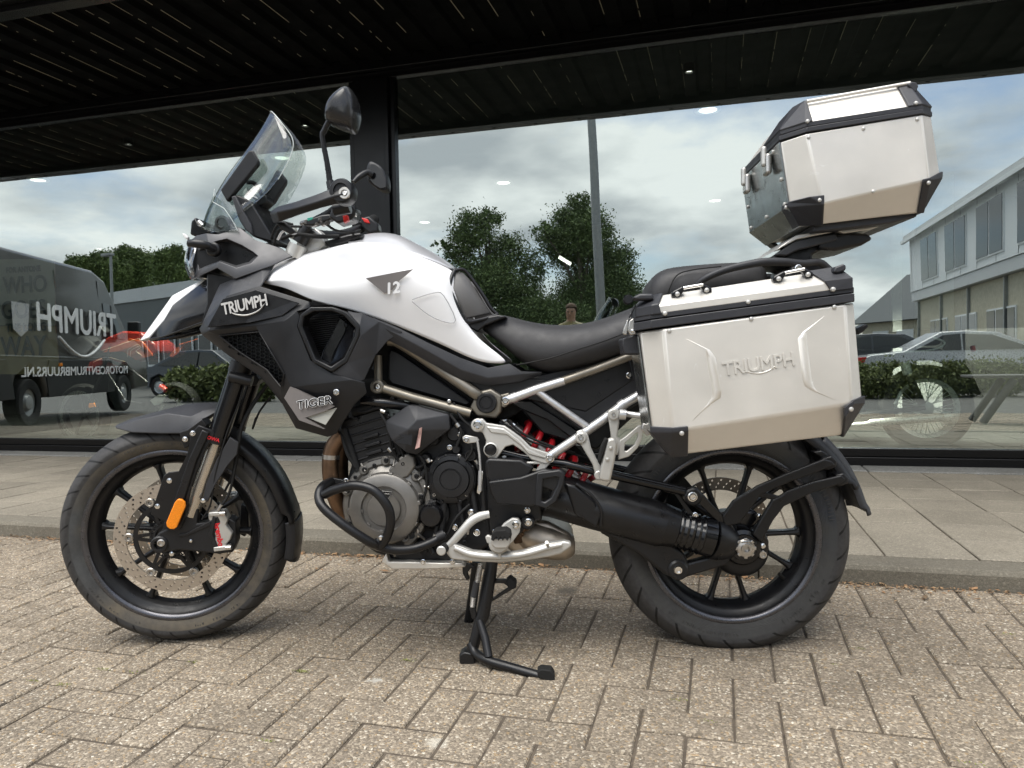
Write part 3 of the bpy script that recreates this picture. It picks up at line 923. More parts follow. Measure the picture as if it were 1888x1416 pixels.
def panel(name, m, vs, fs, parent=None, th=0.004, mir=False, bev=0.0025, sub=0, smooth=24, F=P, crease=None):
    bm = bmesh.new()
    V = [bm.verts.new(F(*v)) for v in vs]
    for f in fs: bm.faces.new([V[i] for i in f])
    if crease:
        cl = bm.edges.layers.float.new('crease_edge')
        for i, j in crease:
            e = bm.edges.get((V[i], V[j]))
            if e: e[cl] = .85
    bmesh.ops.recalc_face_normals(bm, faces=bm.faces)
    s = sum(f.normal.dot(Y_AX) * f.calc_area() for f in bm.faces)
    if s < 0: bmesh.ops.reverse_faces(bm, faces=bm.faces)
    if mir is True:
        g = bmesh.ops.duplicate(bm, geom=list(bm.verts) + list(bm.edges) + list(bm.faces))
        nv = [x for x in g['geom'] if isinstance(x, bmesh.types.BMVert)]
        nf = [x for x in g['geom'] if isinstance(x, bmesh.types.BMFace)]
        for v in nv: v.co.y = -v.co.y
        bmesh.ops.reverse_faces(bm, faces=nf)
        bmesh.ops.remove_doubles(bm, verts=[v for v in bm.verts if abs(v.co.y) < 0.0006], dist=0.002)
    a = radians(smooth)
    for f in bm.faces: f.smooth = True
    for e in bm.edges:
        if len(e.link_faces) == 2 and e.calc_face_angle(0) > a and not sub: e.smooth = False
    me = bpy.data.meshes.new(name); bm.to_mesh(me); bm.free(); setmat(me, m)
    o = bpy.data.objects.new(name, me); COL.objects.link(o)
    if sub:
        sm = o.modifiers.new('sub', 'SUBSURF'); sm.levels = sub; sm.render_levels = sub
    so = o.modifiers.new('solid', 'SOLIDIFY'); so.thickness = th; so.offset = -1
    if bev and not sub: bevel(o, bev, 2, smooth)
    if parent: to(o, parent)
    if mir == 'copy': mirrored(o, FLIPB, parent)
    return o
def strip(rows, closed=False):
    n, m_ = len(rows), len(rows[0])
    vs = [v for r_ in rows for v in r_]
    fs = [(i * m_ + j, i * m_ + j + 1, (i + 1) * m_ + j + 1, (i + 1) * m_ + j) for i in range(n - 1) for j in range(m_ - 1)]
    return vs, fs
def rod(name, m, pts, r, parent=None, F=P, seg=14, k=0, flat=1.0):
    q = [F(*p) for p in pts]
    o = tube(name, m, q, r, None, seg, k, flat=flat)
    if parent: to(o, parent)
    return o
def rnd_part(name, m, c, prof, parent=None, F=P, seg=40, smooth=32):
    ax = Y_AX if F is P else FA_N
    o = lathe(name, m, F(*c), ax, prof, None, seg, smooth=smooth)
    if parent: to(o, parent)
    return o
BOLTS = {}
def bolt(px, py, w, r=0.0065, parent=None, F=P, m='chrome', kind=0):
    key = (round(r, 4), m, kind)
    if key not in BOLTS:
        bm = bmesh.new()
        h = r * 0.75
        prof = [(r * 1.28, -0.004), (r * 1.28, 0.0), (r * 1.0, 0.0006), (r * 0.98, h * .6), (r * 0.78, h), (r * 0.50, h), (r * 0.42, h * .35), (0, h * .35)]
        if kind == 1: prof = [(r, -0.003), (r, h * .3), (r * .85, h * .7), (r * .45, h * .95), (0, h)]
        add_lathe(bm, Vector((0, 0, 0)), Vector((0, 0, 1)), prof, 18)
        bmesh.ops.remove_doubles(bm, verts=bm.verts, dist=1e-5)
        bmesh.ops.recalc_face_normals(bm, faces=bm.faces)
        for f in bm.faces: f.smooth = True
        for e in bm.edges:
            if len(e.link_faces) == 2 and e.calc_face_angle(0) > radians(30): e.smooth = False
        me = bpy.data.meshes.new('bolt'); bm.to_mesh(me); bm.free(); setmat(me, m)
        BOLTS[key] = me
    o = bpy.data.objects.new('bolt', BOLTS[key]); COL.objects.link(o)
    ax = Y_AX if F is P else FA_N
    q = Vector((0, 0, 1)).rotation_difference(ax).to_matrix().to_4x4()
    o.matrix_basis = Matrix.Translation(F(px, py, w)) @ q
    if parent: to(o, parent)
    return o
def textM(px, py, w, ang=0.0, F=P, shear=0):
    c = F(px, py, w)
    if F is P: X, Z, Y = Vector((1, 0, 0)), Vector((0, 0, 1)), Y_AX
    else: X, Z, Y = FA_X, FA_Z, FA_N
    M = Matrix(((X.x, Z.x, Y.x, 0), (X.y, Z.y, Y.y, 0), (X.z, Z.z, Y.z, 0), (0, 0, 0, 1)))
    return Matrix.Translation(c) @ M @ Matrix.Rotation(radians(ang), 4, 'Z')
def bike_text(body, px, py, w, size, ang, name, m, parent, F=P, bold=0.0, depth=0.0006, sx=1.0, shear=0.0, spacing=1.0):
    o = text_mesh(body, size, textM(px, py, w, ang, F), name, m, None, depth, bold, sx, shear, spacing)
    to(o, parent)
    return o
def uv_lathe(name, m, C, axis, prof, parent, seg=96, smooth=60, side_ref=None):
    axis = axis.normalized()
    a = (Vector((0, 0, 1)) - axis * axis.z).normalized(); b = axis.cross(a)
    L = [0.0]
    for p, q in zip(prof, prof[1:]): L.append(L[-1] + sqrt((p[0] - q[0]) ** 2 + (p[1] - q[1]) ** 2))
    bm = bmesh.new(); uvl = bm.loops.layers.uv.new('UVMap')
    rings = []
    for k in range(seg):
        t = 2 * pi * k / seg; u = a * cos(t) + b * sin(t)
        rings.append([bm.verts.new(C + u * r + axis * h) for r, h in prof])
    for k in range(seg):
        A, B = rings[k], rings[(k + 1) % seg]
        for j in range(len(prof) - 1):
            f = bm.faces.new((A[j], A[j + 1], B[j + 1], B[j]))
            for lp, (uu, vv) in zip(f.loops, ((k, j), (k, j + 1), (k + 1, j + 1), (k + 1, j))):
                lp[uvl].uv = (uu / seg, L[vv] / L[-1])
    for f in bm.faces: f.smooth = True
    for e in bm.edges:
        if len(e.link_faces) == 2 and e.calc_face_angle(0) > radians(smooth): e.smooth = False
    bmesh.ops.recalc_face_normals(bm, faces=bm.faces)
    me = bpy.data.meshes.new(name); bm.to_mesh(me); bm.free(); setmat(me, m)
    o = bpy.data.objects.new(name, me); COL.objects.link(o)
    if parent: to(o, parent)
    return o
# =================================================================== WHEELS
def make_wheel(name, C, ax, xdir, R, W, rim_r, rim_w, centres, half, tyremat, hub_r, hub_w):
    root = empty(name, C); to(root, bike)
    prof = []
    rb = rim_r - 0.002
    sw = W / 2
    H = R - rb
    prof.append((rb - 0.004, -rim_w / 2 + 0.008))
    prof.append((rb + 0.002, -rim_w / 2 - 0.001))
    prof.append((rb + H * .20, -sw * .90))
    prof.append((rb + H * .40, -sw * 0.995))
    prof.append((rb + H * .52, -sw))
    prof.append((rb + H * .56, -sw * 1.0))
    n = 11
    for k in range(n + 1):
        t = -1 + 2 * k / n
        ph = t * radians(66)
        x = sw * 0.99 * sin(ph) / sin(radians(66))
        z = R - (1 - cos(ph)) / (1 - cos(radians(66))) * (H * .40)
        prof.append((z, x))
    prof += [(p[0], -p[1]) for p in prof[:6][::-1]]
    uv_lathe('tyre', tyremat, C, ax, prof, root, 128)
    rw = rim_w / 2
    rp = [(rim_r + 0.001, -rw), (rim_r + 0.001, -rw + .004), (rim_r - .007, -rw + .007), (rim_r - .013, -rw + .016), (rim_r - .030, -rw + .034),
          (rim_r - .030, rw - .034), (rim_r - .013, rw - .016), (rim_r - .007, rw - .007), (rim_r + .001, rw - .004), (rim_r + .001, rw),
          (rim_r - .004, rw + .0015), (rim_r - .010, rw - .001), (rim_r - .014, rw - .006), (rim_r - .019, rw - .015), (rim_r - .028, rw - .019), (rim_r - .040, rw - .031),
          (rim_r - .042, 0.012), (rim_r - .047, 0.0), (rim_r - .042, -0.012), (rim_r - .040, -rw + .031), (rim_r - .028, -rw + .019), (rim_r - .019, -rw + .015), (rim_r - .014, -rw + .006), (rim_r - .010, -rw + .001), (rim_r - .004, -rw - .0015)]
    bm = bmesh.new(); add_lathe(bm, C, ax, rp, 128, True)
    o = finish(bm, 'rim', 'satin_black', None, 40); to(o, root)
    for q in (1, -1):
        bm = bmesh.new(); add_lathe(bm, C, ax, [(rim_r + .0010, q * (rw + .0022)), (rim_r - .004, q * (rw + .0042)), (rim_r - .011, q * (rw + .0020)), (rim_r - .0150, q * (rw - .003)), (rim_r - .006, q * (rw - .002))], 128, True)
        to(finish(bm, 'rim_lip', 'rim_lip', None, 60), root)
    zdir = ax.cross(xdir)
    if zdir.z < 0: zdir = -zdir
    zdir.normalize()
    for ca in centres:
        for s in (-1, 1):
            bm = bmesh.new()
            a1 = radians(ca + s * half); a0 = radians(ca + s * 7.0)
            u1 = xdir * cos(a1) + zdir * sin(a1); u0 = xdir * cos(a0) + zdir * sin(a0)
            p0, p1 = C + u0 * (hub_r - 0.006), C + u1 * (rim_r - 0.042)
            d = (p1 - p0).normalized(); nn = ax.cross(d).normalized()
            rings = []
            for t, hw, hd in ((0, .0095, .020), (.3, .0072, .017), (.75, .0065, .015), (.93, .008, .016), (1.0, .016, .018)):
                c = p0.lerp(p1, t)
                rings.append([bm.verts.new(c + nn * a + ax * b) for a, b in ((-hw, -hd), (hw, -hd), (hw, hd * .6), (hw * .45, hd), (-hw * .45, hd), (-hw, hd * .6))])
            for A, B in zip(rings, rings[1:]):
                for k in range(6): bm.faces.new((A[k], A[(k + 1) % 6], B[(k + 1) % 6], B[k]))
            bm.faces.new(rings[0]); bm.faces.new(rings[-1])
            o = finish(bm, 'spoke', 'satin_black', None, 30); bevel(o, .0018, 2, 30); to(o, root)
    o = lathe('hub', 'satin_black', C, ax, [(0, -hub_w), (hub_r * .6, -hub_w), (hub_r * .75, -hub_w + .01), (hub_r * .8, -.03), (hub_r, -.022), (hub_r, .022), (hub_r * .8, .03), (hub_r * .75, hub_w - .01), (hub_r * .6, hub_w), (0, hub_w)], None, 40)
    to(o, root)
    return root
fw = make_wheel('front_wheel', F0, FA_N, FA_X, FR, 0.120, 0.2535, 0.094, (13, 87, 157, 229.5, 307), 15.5, 'front_tyre', 0.050, 0.052)
rw_ = make_wheel('rear_wheel', R0, Y_AX, Vector((1, 0, 0)), RR, 0.150, 0.2405, 0.130, (270, 345, 56, 126, 198), 14.5, 'rear_tyre', 0.062, 0.06)
mat('side_mark', (0.05, 0.049, 0.047), .7)
def side_marks(C, ax, X, Z, rad, a0, a1, h, off, parent, seed):
    rnd = random.Random(seed); bm = bmesh.new(); a = radians(a0)
    while a < radians(a1):
        w_ = rnd.uniform(.002, .009); u = X * cos(a) + Z * sin(a); t_ = X * -sin(a) + Z * cos(a); hh = h * rnd.choice((.5, 1, 1)); c = C + u * (rad + rnd.uniform(-.2, .2) * h) + ax * off
        V = [bm.verts.new(c + t_ * (w_ * p_) + u * (hh * q / 2) + ax * r_) for p_ in (0, .4) for q in (-1, 1) for r_ in (-.002, .0006)]
        for f in ((0, 1, 3, 2), (4, 6, 7, 5), (0, 4, 5, 1), (2, 3, 7, 6), (0, 2, 6, 4), (1, 5, 7, 3)): bm.faces.new([V[i] for i in f])
        a += (w_ + rnd.uniform(.001, .006)) / rad + (rnd.random() < .12) * .08
    o = finish(bm, 'sidewall_marks', 'side_mark', None, 0); o['kind'] = 'stuff'; to(o, parent)
for k, (a0, a1) in enumerate(((-60, -25), (100, 150), (-130, -88), (10, 40))):
    side_marks(R0, Y_AX, Vector((1, 0, 0)), Vector((0, 0, 1)), .272, a0, a1, .014, .0745, rw_, k)
    side_marks(F0, FA_N, FA_X, FA_Z, .276, a0 - 20, a1 - 25, .008, .0578, fw, 9 + k)
o = tube('valve', 'rubber_black', [PF(238, 854, .02), PF(246, 861, .022), PF(262, 860, .024)], 0.004, None, 8); to(o, fw)
o = tube('valve', 'rubber_black', [P(1449, 1070, .02), P(1443, 1064, .03), P(1436, 1058, .035)], 0.005, None, 8); to(o, rw_)
# =================================================================== FRONT BRAKES, FORK, MUDGUARD
def disc(C, ax, off, r0, r1, th, m, parent, mcarrier=None, nbob=6, a0=-2.0, xdir=None, bob_r=0.115):
    root = empty('brake_disc', C + ax * off); to(root, parent)
    prof = [(r0, -th / 2), (r1, -th / 2), (r1, th / 2), (r0, th / 2), (r0, -th / 2)]
    axis = ax.normalized(); a = xdir; b = axis.cross(a); Cc = C + ax * off
    bm = bmesh.new(); uvl = bm.loops.layers.uv.new('UVMap'); seg = 120
    R = [[bm.verts.new(Cc + (a * cos(2 * pi * k / seg) + b * sin(2 * pi * k / seg)) * rr + axis * hh) for rr, hh in ((r0, -th / 2), (r1, -th / 2), (r1, th / 2), (r0, th / 2))] for k in range(seg)]
    vv = (0, 1, 1, 0)
    for k in range(seg):
        A, B = R[k], R[(k + 1) % seg]
        for j in range(4):
            j2 = (j + 1) % 4
            f = bm.faces.new((A[j], A[j2], B[j2], B[j]))
            for lp, (uu, q) in zip(f.loops, ((k, vv[j]), (k, vv[j2]), (k + 1, vv[j2]), (k + 1, vv[j]))): lp[uvl].uv = (uu / seg, q)
    o = finish(bm, 'friction_ring', m, None, 0); to(o, root)
    return root
def carrier(C, ax, off, parent, nb, a0, r_b, xdir, lobes=True):
    axis = ax.normalized(); b = axis.cross(xdir)
    if b.z < 0: b = -b
    Cc = C + ax * off
    bm = bmesh.new()
    add_lathe(bm, Cc, axis, [(r_b - .024, -.003), (r_b - .012, -.003), (r_b - .012, .003), (r_b - .024, .003)], 60, True)
    add_lathe(bm, Cc, axis, [(.036, -.003), (.050, -.003), (.050, .003), (.036, .003)], 40, True)
    for k in range(nb):
        t = radians(a0 + k * 360 / nb); u = xdir * cos(t) + b * sin(t); n_ = axis.cross(u)
        for tw in (-16, 16):
            t2 = radians(a0 + k * 360 / nb + tw); u2 = xdir * cos(t2) + b * sin(t2)
            p, q = Cc + u2 * .045, Cc + u * (r_b - .004)
            d = (q - p).normalized(); nn = axis.cross(d) * .0045
            vs = [bm.verts.new(x + y + z) for x in (p, q) for y in (-nn, nn) for z in (-axis * .0028, axis * .0028)]
            for f in ((0, 1, 3, 2), (4, 6, 7, 5), (0, 4, 5, 1), (2, 3, 7, 6), (0, 2, 6, 4), (1, 5, 7, 3)): bm.faces.new([vs[i] for i in f])
    o = finish(bm, 'disc_carrier', 'satin_black', None, 30); to(o, parent)
    for k in range(nb):
        t = radians(a0 + k * 360 / nb); u = xdir * cos(t) + b * sin(t)
        o = lathe('disc_button', 'steel', Cc + u * r_b, axis, [(.0135, -.004), (.0135, .0035), (.0115, .0055), (.0085, .0055), (.0075, .003), (.0055, .003), (.005, -.004), (.0, -.004)], None, 24)
        to(o, parent)
dl = disc(F0, FA_N, 0.062, 0.126, 0.160, 0.005, 'front_disc', fw, xdir=FA_X)
carrier(F0, FA_N, 0.060, dl, 6, 57, 0.119, FA_X)
dr = disc(F0, FA_N, -0.062, 0.126, 0.160, 0.005, 'front_disc', fw, xdir=FA_X)
carrier(F0, FA_N, -0.060, dr, 6, 57, 0.119, FA_X)
bm = bmesh.new()
Cc = F0 + FA_N * 0.070
add_lathe(bm, Cc, FA_N, [(.044, -.0015), (.050, -.0015), (.050, .0015), (.044, .0015)], 60, True)
add_lathe(bm, Cc, FA_N, [(.056, -.0015), (.059, -.0015), (.059, .0015), (.056, .0015)], 60, True)
for k in range(48):
    t = 2 * pi * k / 48; u = FA_X * cos(t) + FA_Z * sin(t); v = FA_N.cross(u)
    vs = [bm.verts.new(Cc + u * r_ + v * q * .0013 + FA_N * h) for r_ in (.0495, .0565) for q in (-1, 1) for h in (-.0015, .0015)]
    for f in ((0, 1, 3, 2), (4, 6, 7, 5), (0, 4, 5, 1), (2, 3, 7, 6), (0, 2, 6, 4), (1, 5, 7, 3)): bm.faces.new([vs[i] for i in f])
to(finish(bm, 'sensor_ring', 'cast_black', None, 30), fw)
fork = empty('front_fork', PF(430, 720, 0)); to(fork, bike)
FKW = 0.102
FT, FB = PF(474, 560, FKW), PF(401, 800, FKW)
def leg(side):
    L = []
    L.append(rod('fork_upper_tube', 'gloss_black', [(478, 560, FKW), (441, 686, FKW), (402, 805, FKW)], [0.0285, 0.0285, 0.0285], fork, PF, 28))
    L.append(rod('fork_seal', 'satin_black', [(402.5, 803, FKW), (399, 815, FKW)], [.0305, .0305], fork, PF, 28))
    L.append(rod('fork_seal', 'satin_black', [(447, 668, FKW), (441.5, 686, FKW)], [.0315, .0315], fork, PF, 28))
    L.append(rod('stanchion', 'stanchion', [(400, 812, FKW), (352, 950, FKW)], [0.0205, 0.0205], fork, PF, 24))
    c = plate('fork_foot', 'cast_black', [(352, 925), (366, 940), (362, 966), (382, 962), (402, 950), (408, 962), (396, 986), (398, 1008), (425, 1010), (428, 1018), (404, 1022), (330, 1014), (300, 1020), (286, 1010), (285, 992), (293, 982), (316, 972), (318, 950), (332, 930)], FKW + .017, 0.036, fork, .005, PF, 3)
    L.append(c)
    L.append(rnd_part('axle_lug', 'cast_black', (298, 1000, FKW), [(.024, -.02), (.024, .020), (.0205, .024), (.014, .024), (.013, .018)], fork, PF, 28))
    return L
ll = leg(1)
o = rnd_part('axle_end', 'steel', (298, 1000, FKW + .020), [(.0105, -.01), (.0105, .006), (.0075, .0075), (.0065, .002), (.0, .002)], fork, PF, 24)
for x in ll: mirrored(x, FLIP, fork)
rib = plate('casting_rib', 'cast_black', [(392, 952), (398, 955), (392, 985), (402, 1010), (395, 1010), (384, 986)], FKW + .021, .006, fork, .0015, PF)
rib = plate('casting_rib', 'cast_black', [(384, 962), (390, 968), (345, 988), (330, 990), (330, 985), (343, 983)], FKW + .021, .006, fork, .0015, PF)
bike_text('SHOWA', 388, 808, FKW + .0315, 0.0135, -19, 'seal_lettering', 'decal_red', fork, PF, bold=.0004)
g = plate('fork_guard', 'satin_black', [(366, 784), (388, 792), (396, 800), (372, 842), (352, 898), (343, 950), (330, 978), (300, 976), (303, 962), (279, 948), (303, 876), (312, 870), (330, 868), (345, 838), (352, 800)], FKW + .030, .010, fork, .003, PF, 3,
          dw=[0, 0, 0, 0, 0, 0, 0, -.004, -.010, -.016, -.016, -.016, -.01, -.004, 0])
plate('guard_ridge', 'satin_black', [(372, 792), (386, 798), (362, 850), (330, 950), (318, 972), (304, 966), (322, 920), (346, 850)], FKW + .036, .010, fork, .004, PF, 3)
for (x, y, w) in ((313, 886, .020), (291, 933, .018)): bolt(x, y, FKW + w - .002, .0085, fork, PF, kind=1)
for (x, y) in ((355, 799), (341, 810)): bolt(x, y, FKW + .031, .006, fork, PF)
bolt(282, 1001, FKW + .012, .0075, fork, PF, kind=1); bolt(317, 1020.5, FKW + .012, .0075, fork, PF, kind=1); bolt(352, 997, FKW + .021, .005, fork, PF, kind=1)
bolt(375, 923, FKW + .032, .0075, fork, PF, kind=1)
plate('fork_bracket', 'matte_grey', [(424, 806), (440, 816), (437, 838), (420, 858), (396, 895), (383, 925), (372, 928), (380, 892), (400, 846)], FKW + .024, .008, fork, .002, PF)
o = plate('reflector', 'lens_orange', [(335, 921), (341, 926), (342, 934), (326, 972), (321, 976), (313, 976), (307, 971), (306, 964), (322, 926), (328, 920)], FKW + .047, .009, fork, .0025, PF, 3)
def caliper(M=None):
    root = empty('brake_caliper', PF(410, 980, .1)); to(root, fork)
    plate('caliper_body', 'cast_silver', [(383, 947), (398, 944), (413, 943), (420, 958), (416, 968), (428, 984), (424, 996), (416, 1004), (420, 1012), (424, 1018), (394, 1019), (391, 1004), (397, 990), (392, 968), (384, 958)], .118, .040, root, .004, PF, 3)
    plate('caliper_bridge', 'cast_silver', [(384, 945), (412, 943), (412, 951), (385, 953)], .124, .03, root, .003, PF)
    plate('caliper_bridge', 'cast_silver', [(393, 1009), (422, 1006), (424, 1014), (394, 1018)], .124, .03, root, .003, PF)
    plate('caliper_back', 'cast_black', [(420, 955), (434, 962), (436, 1000), (428, 1020), (418, 1015)], .100, .05, root, .004, PF)
    for (x, y) in ((407, 947), (418, 1010)):
        o = rod('caliper_bolt', 'chrome', [(x - 1, y, .125), (x + 9, y - .5, .128)], .0065, root, PF, 14)
    return root
cal = caliper()
bike_text('brembo', 403.5, 986, .1185, 0.0215, -83, 'caliper_lettering', 'decal_red', cal, PF, bold=.0009, sx=1.0)
c2 = empty('brake_caliper', PF(450, 960, -.1)); to(c2, fork)
for ch in list(cal.children):
    if ch.name.startswith('caliper_lettering'): continue
    mirrored(ch, FLIP, c2)
rod('brake_hose', 'rubber_black', [(500, 700, .10), (470, 742, .10), (447, 785, .11), (436, 850, .11), (424, 905, .11), (410, 930, .12), (403, 942, .12)], .0042, fork, PF, 8, 6)
rod('brake_hose', 'rubber_black', [(494, 705, .09), (462, 750, .09), (440, 800, .10), (430, 870, .10), (415, 905, .10)], .0035, fork, PF, 8, 6)
rod('brake_hose', 'rubber_black', [(500, 730, .07), (478, 760, .07), (466, 790, .08), (472, 770, .08)], .003, fork, PF, 8, 5)
rod('sensor_cable', 'rubber_black', [(452, 700, .12), (440, 745, .125), (418, 800, .125), (398, 870, .125), (388, 930, .12), (372, 958, .12)], .0026, fork, PF, 8, 6)
rod('hose_union', 'steel', [(409, 930, .12), (402, 941, .12)], .0055, fork, PF, 12)
plate('lower_yoke', 'cast_black', [(418, 690), (424, 686), (470, 690), (478, 700), (472, 712), (420, 708)], .075, .15, fork, .004, PF)
rod('yoke_clamp', 'satin_black', [(424, 694, FKW + .03), (465, 703, FKW + .03)], .016, fork, PF, 18)
mg = empty('front_mudguard', PF(330, 780, 0)); to(mg, bike)
rows = [
    [(213, 789, .030), (212, 786, .020), (213, 784, .0)],
    [(243, 797, .066), (250, 774, .045), (246, 770, .0)],
    [(295, 799, .082), (310, 762, .060), (300, 756, .0)],
    [(340, 799, .090), (352, 768, .072), (345, 744, .0)],
    [(372, 774, .092), (374, 757, .070), (385, 742, .0)],
    [(396, 760, .085), (400, 752, .060), (410, 742, .0)],
]
vs, fs = strip(rows)
def panelF(name, m, rows, parent, th=.004, bev=.002, sub=0, smooth=24):
    bm = bmesh.new()
    V = [[bm.verts.new(PF(*v)) for v in r_] for r_ in rows]
    V2 = [[(v if abs(rows[i][j][2]) < 1e-6 else bm.verts.new(FLIP @ v.co)) for j, v in enumerate(r_)] for i, r_ in enumerate(V)]
    for i in range(len(V) - 1):
        for j in range(len(V[0]) - 1):
            bm.faces.new((V[i][j], V[i][j + 1], V[i + 1][j + 1], V[i + 1][j]))
            bm.faces.new((V2[i][j], V2[i + 1][j], V2[i + 1][j + 1], V2[i][j + 1]))
    bmesh.ops.recalc_face_normals(bm, faces=bm.faces)
    if sum(f.normal.z * f.calc_area() for f in bm.faces) < 0: bmesh.ops.reverse_faces(bm, faces=bm.faces)
    for f in bm.faces: f.smooth = True
    for e in bm.edges:
        if len(e.link_faces) == 2 and e.calc_face_angle(0) > radians(smooth) and not sub: e.smooth = False
    me = bpy.data.meshes.new(name); bm.to_mesh(me); bm.free(); setmat(me, m)
    o = bpy.data.objects.new(name, me); COL.objects.link(o)
    if sub: s = o.modifiers.new('s', 'SUBSURF'); s.levels = sub; s.render_levels = sub
    so = o.modifiers.new('solid', 'SOLIDIFY'); so.thickness = th; so.offset = -1
    if bev and not sub: bevel(o, bev, 2, smooth)
    to(o, parent); return o
panelF('mudguard_horn', 'matte_grey', rows, mg, .005, .003)
plate('mudguard_bracket', 'satin_black', [(330, 797), (345, 792), (372, 772), (382, 784), (372, 800), (350, 822), (340, 828), (334, 815)], .124, .05, mg, .003, PF)
def arch(name, m, a0, a1, R_, W_, parent, th=.004, n=26, C=F0, X=FA_X, Z=FA_Z, NN=FA_N, tip=True, drop=.03):
    bm = bmesh.new(); rows = []
    for k in range(n + 1):
        t = k / n; a = radians(a0 + (a1 - a0) * t)
        u = X * cos(a) + Z * sin(a)
        w_ = W_ * (1 if not tip else min(1, .35 + (1 - t) * 8))
        r_ = R_ + (.0 if t < .8 else (t - .8) * .02)
        row = []
        for q in (-1, -.86, -.5, 0, .5, .86, 1):
            rr = r_ - (drop if abs(q) == 1 else (drop * .25 if abs(q) == .86 else 0)) * (1 if t < .92 else .5)
            row.append(bm.verts.new(C + u * rr + NN * (w_ * q)))
        rows.append(row)
    for A, B in zip(rows, rows[1:]):
        for k in range(6): bm.faces.new((A[k], A[k + 1], B[k + 1], B[k]))
    bmesh.ops.recalc_face_normals(bm, faces=bm.faces)
    o = finish(bm, name, m, None, 50)
    so = o.modifiers.new('s', 'SOLIDIFY'); so.thickness = th; so.offset = 0
    to(o, parent); return o
arch('mudguard_blade', 'satin_black', 62, 4, .345, .069, mg, tip=False)
arch('mudguard_flap', 'matte_black', 5, -17, .352, .066, mg, th=.006)
# =================================================================== TANK, SEAT, FAIRING, COCKPIT
tank = empty('fuel_tank', P(700, 540, 0)); to(tank, bike)
rows = list(zip(*[
    [(500, 486, .0), (486, 512, .115), (484, 516, .130), (484, 519, .140), (484, 521, .140), (485, 522, .137)],
    [(530, 474, .0), (512, 484, .105), (522, 496, .150), (530, 509, .180), (531, 517, .176), (532, 531, .166)],
    [(575, 460, .0), (556, 470, .105), (572, 496, .172), (588, 526, .205), (580, 540, .202), (572, 555, .192)],
    [(620, 444, .0), (608, 457, .110), (628, 492, .185), (645, 528, .218), (638, 546, .214), (632, 566, .203)],
    [(655, 434, .0), (652, 446, .120), (682, 482, .195), (712, 519, .222), (706, 552, .216), (700, 588, .200)],
    [(705, 428, .0), (700, 446, .128), (740, 480, .198), (768, 513, .220), (766, 562, .212), (762, 613, .192)],
    [(745, 436, .0), (750, 458, .134), (790, 488, .190), (812, 525, .208), (820, 585, .200), (826, 640, .178)],
    [(790, 462, .0), (800, 480, .136), (818, 500, .168), (832, 545, .182), (858, 612, .180), (880, 668, .160)],
    [(826, 490, .0), (838, 500, .130), (838, 510, .145), (842, 570, .160), (880, 630, .162), (925, 671, .146)],
    [(835, 500, .0), (841, 512, .122), (842, 540, .135), (858, 600, .150), (895, 636, .152), (939, 667, .140)],
]))
rows = [list(r_) for r_ in rows]
vs, fs = strip(rows[1:])
to_white = panel('tank_panel', 'white_paint', vs, fs, tank, th=.004, mir=True, sub=3, crease=[(i * 5 + 2, (i + 1) * 5 + 2) for i in range(9)])
vs, fs = strip(rows[:2])
vs = [(x, y - (0 if w else 0), w) for x, y, w in vs]
sp_rows = [
    [(640, 441, .0), (655, 432, .0), (700, 424, .0), (735, 429, .0), (765, 446, .0), (800, 463, .0), (836, 489, .0)],
    [(638, 443, .060), (655, 436, .070), (700, 428, .080), (738, 434, .085), (768, 451, .085), (805, 470, .085), (838, 493, .085)],
    [(640, 445, .105), (665, 452, .128), (705, 462, .150), (745, 466, .155), (782, 474, .150), (815, 486, .140), (840, 498, .130)],
]
vs, fs = strip(sp_rows)
panel('tank_spine', 'silver_paint', vs, fs, tank, th=.004, mir=True, sub=2)
vs, fs = strip([[(500, 488, .0), (560, 468, .0), (612, 450, .0), (648, 441, .0)], [(492, 502, .105), (556, 472, .1), (608, 459, .106), (652, 448, .116)]])
panel('tank_shoulder', 'white_paint', vs, fs, tank, th=.004, mir=True, bev=0)
def on(px, py): return .2235
vs = [(674, 513, 0), (705, 507, 0), (735, 501, 0), (762, 496, 0), (749, 507, 0), (735, 518, 0), (723, 533, 0), (709, 541, 0), (692, 527, 0)]
plate('flank_decal', 'decal_taupe', [(v[0], v[1]) for v in vs], .2262, .003, tank, .0)
bike_text('12', 723, 532, .2275, .040, 6, 'flank_number', 'decal_white', tank, P, bold=.0015, shear=.15)
rod('flank_outline', 'decal_grey', [(760, 552, .2215), (800, 540, .213), (818, 545, .208), (840, 590, .192), (822, 594, .200), (790, 580, .212), (760, 556, .2215)], .0012, tank, P, 6, 3)
vs = [(838, 502, .128), (852, 500, .120), (866, 514, .118), (884, 545, .118), (905, 578, .118), (860, 588, .152), (848, 560, .160), (836, 530, .158), (872, 545, .142)]
fs = [(0, 1, 8, 7), (1, 2, 8), (2, 3, 8), (3, 4, 8), (4, 5, 8), (5, 6, 8), (6, 7, 8)]
mat('grey_pad', (0.095, 0.092, 0.090), 0.45, var=0.06)
panel('knee_pad', 'grey_pad', vs, fs, tank, th=.012, mir='copy', bev=.004, smooth=50)
rod('pad_border', 'satin_black', [(838, 499, .130), (831, 515, .150), (830, 534, .160), (842, 562, .166), (858, 592, .160), (885, 590, .140), (916, 581, .118)], .0055, tank, P, 10, 4)
rod('pad_border', 'satin_black', [(838, 499, .130), (853, 497, .118), (866, 509, .112), (888, 540, .112), (905, 568, .112), (918, 580, .112)], .0050, tank, P, 10, 4)
plate('tank_tail', 'satin_black', [(858, 592), (918, 580), (935, 584), (895, 600), (880, 612), (868, 606)], .135, .27, tank, .004)
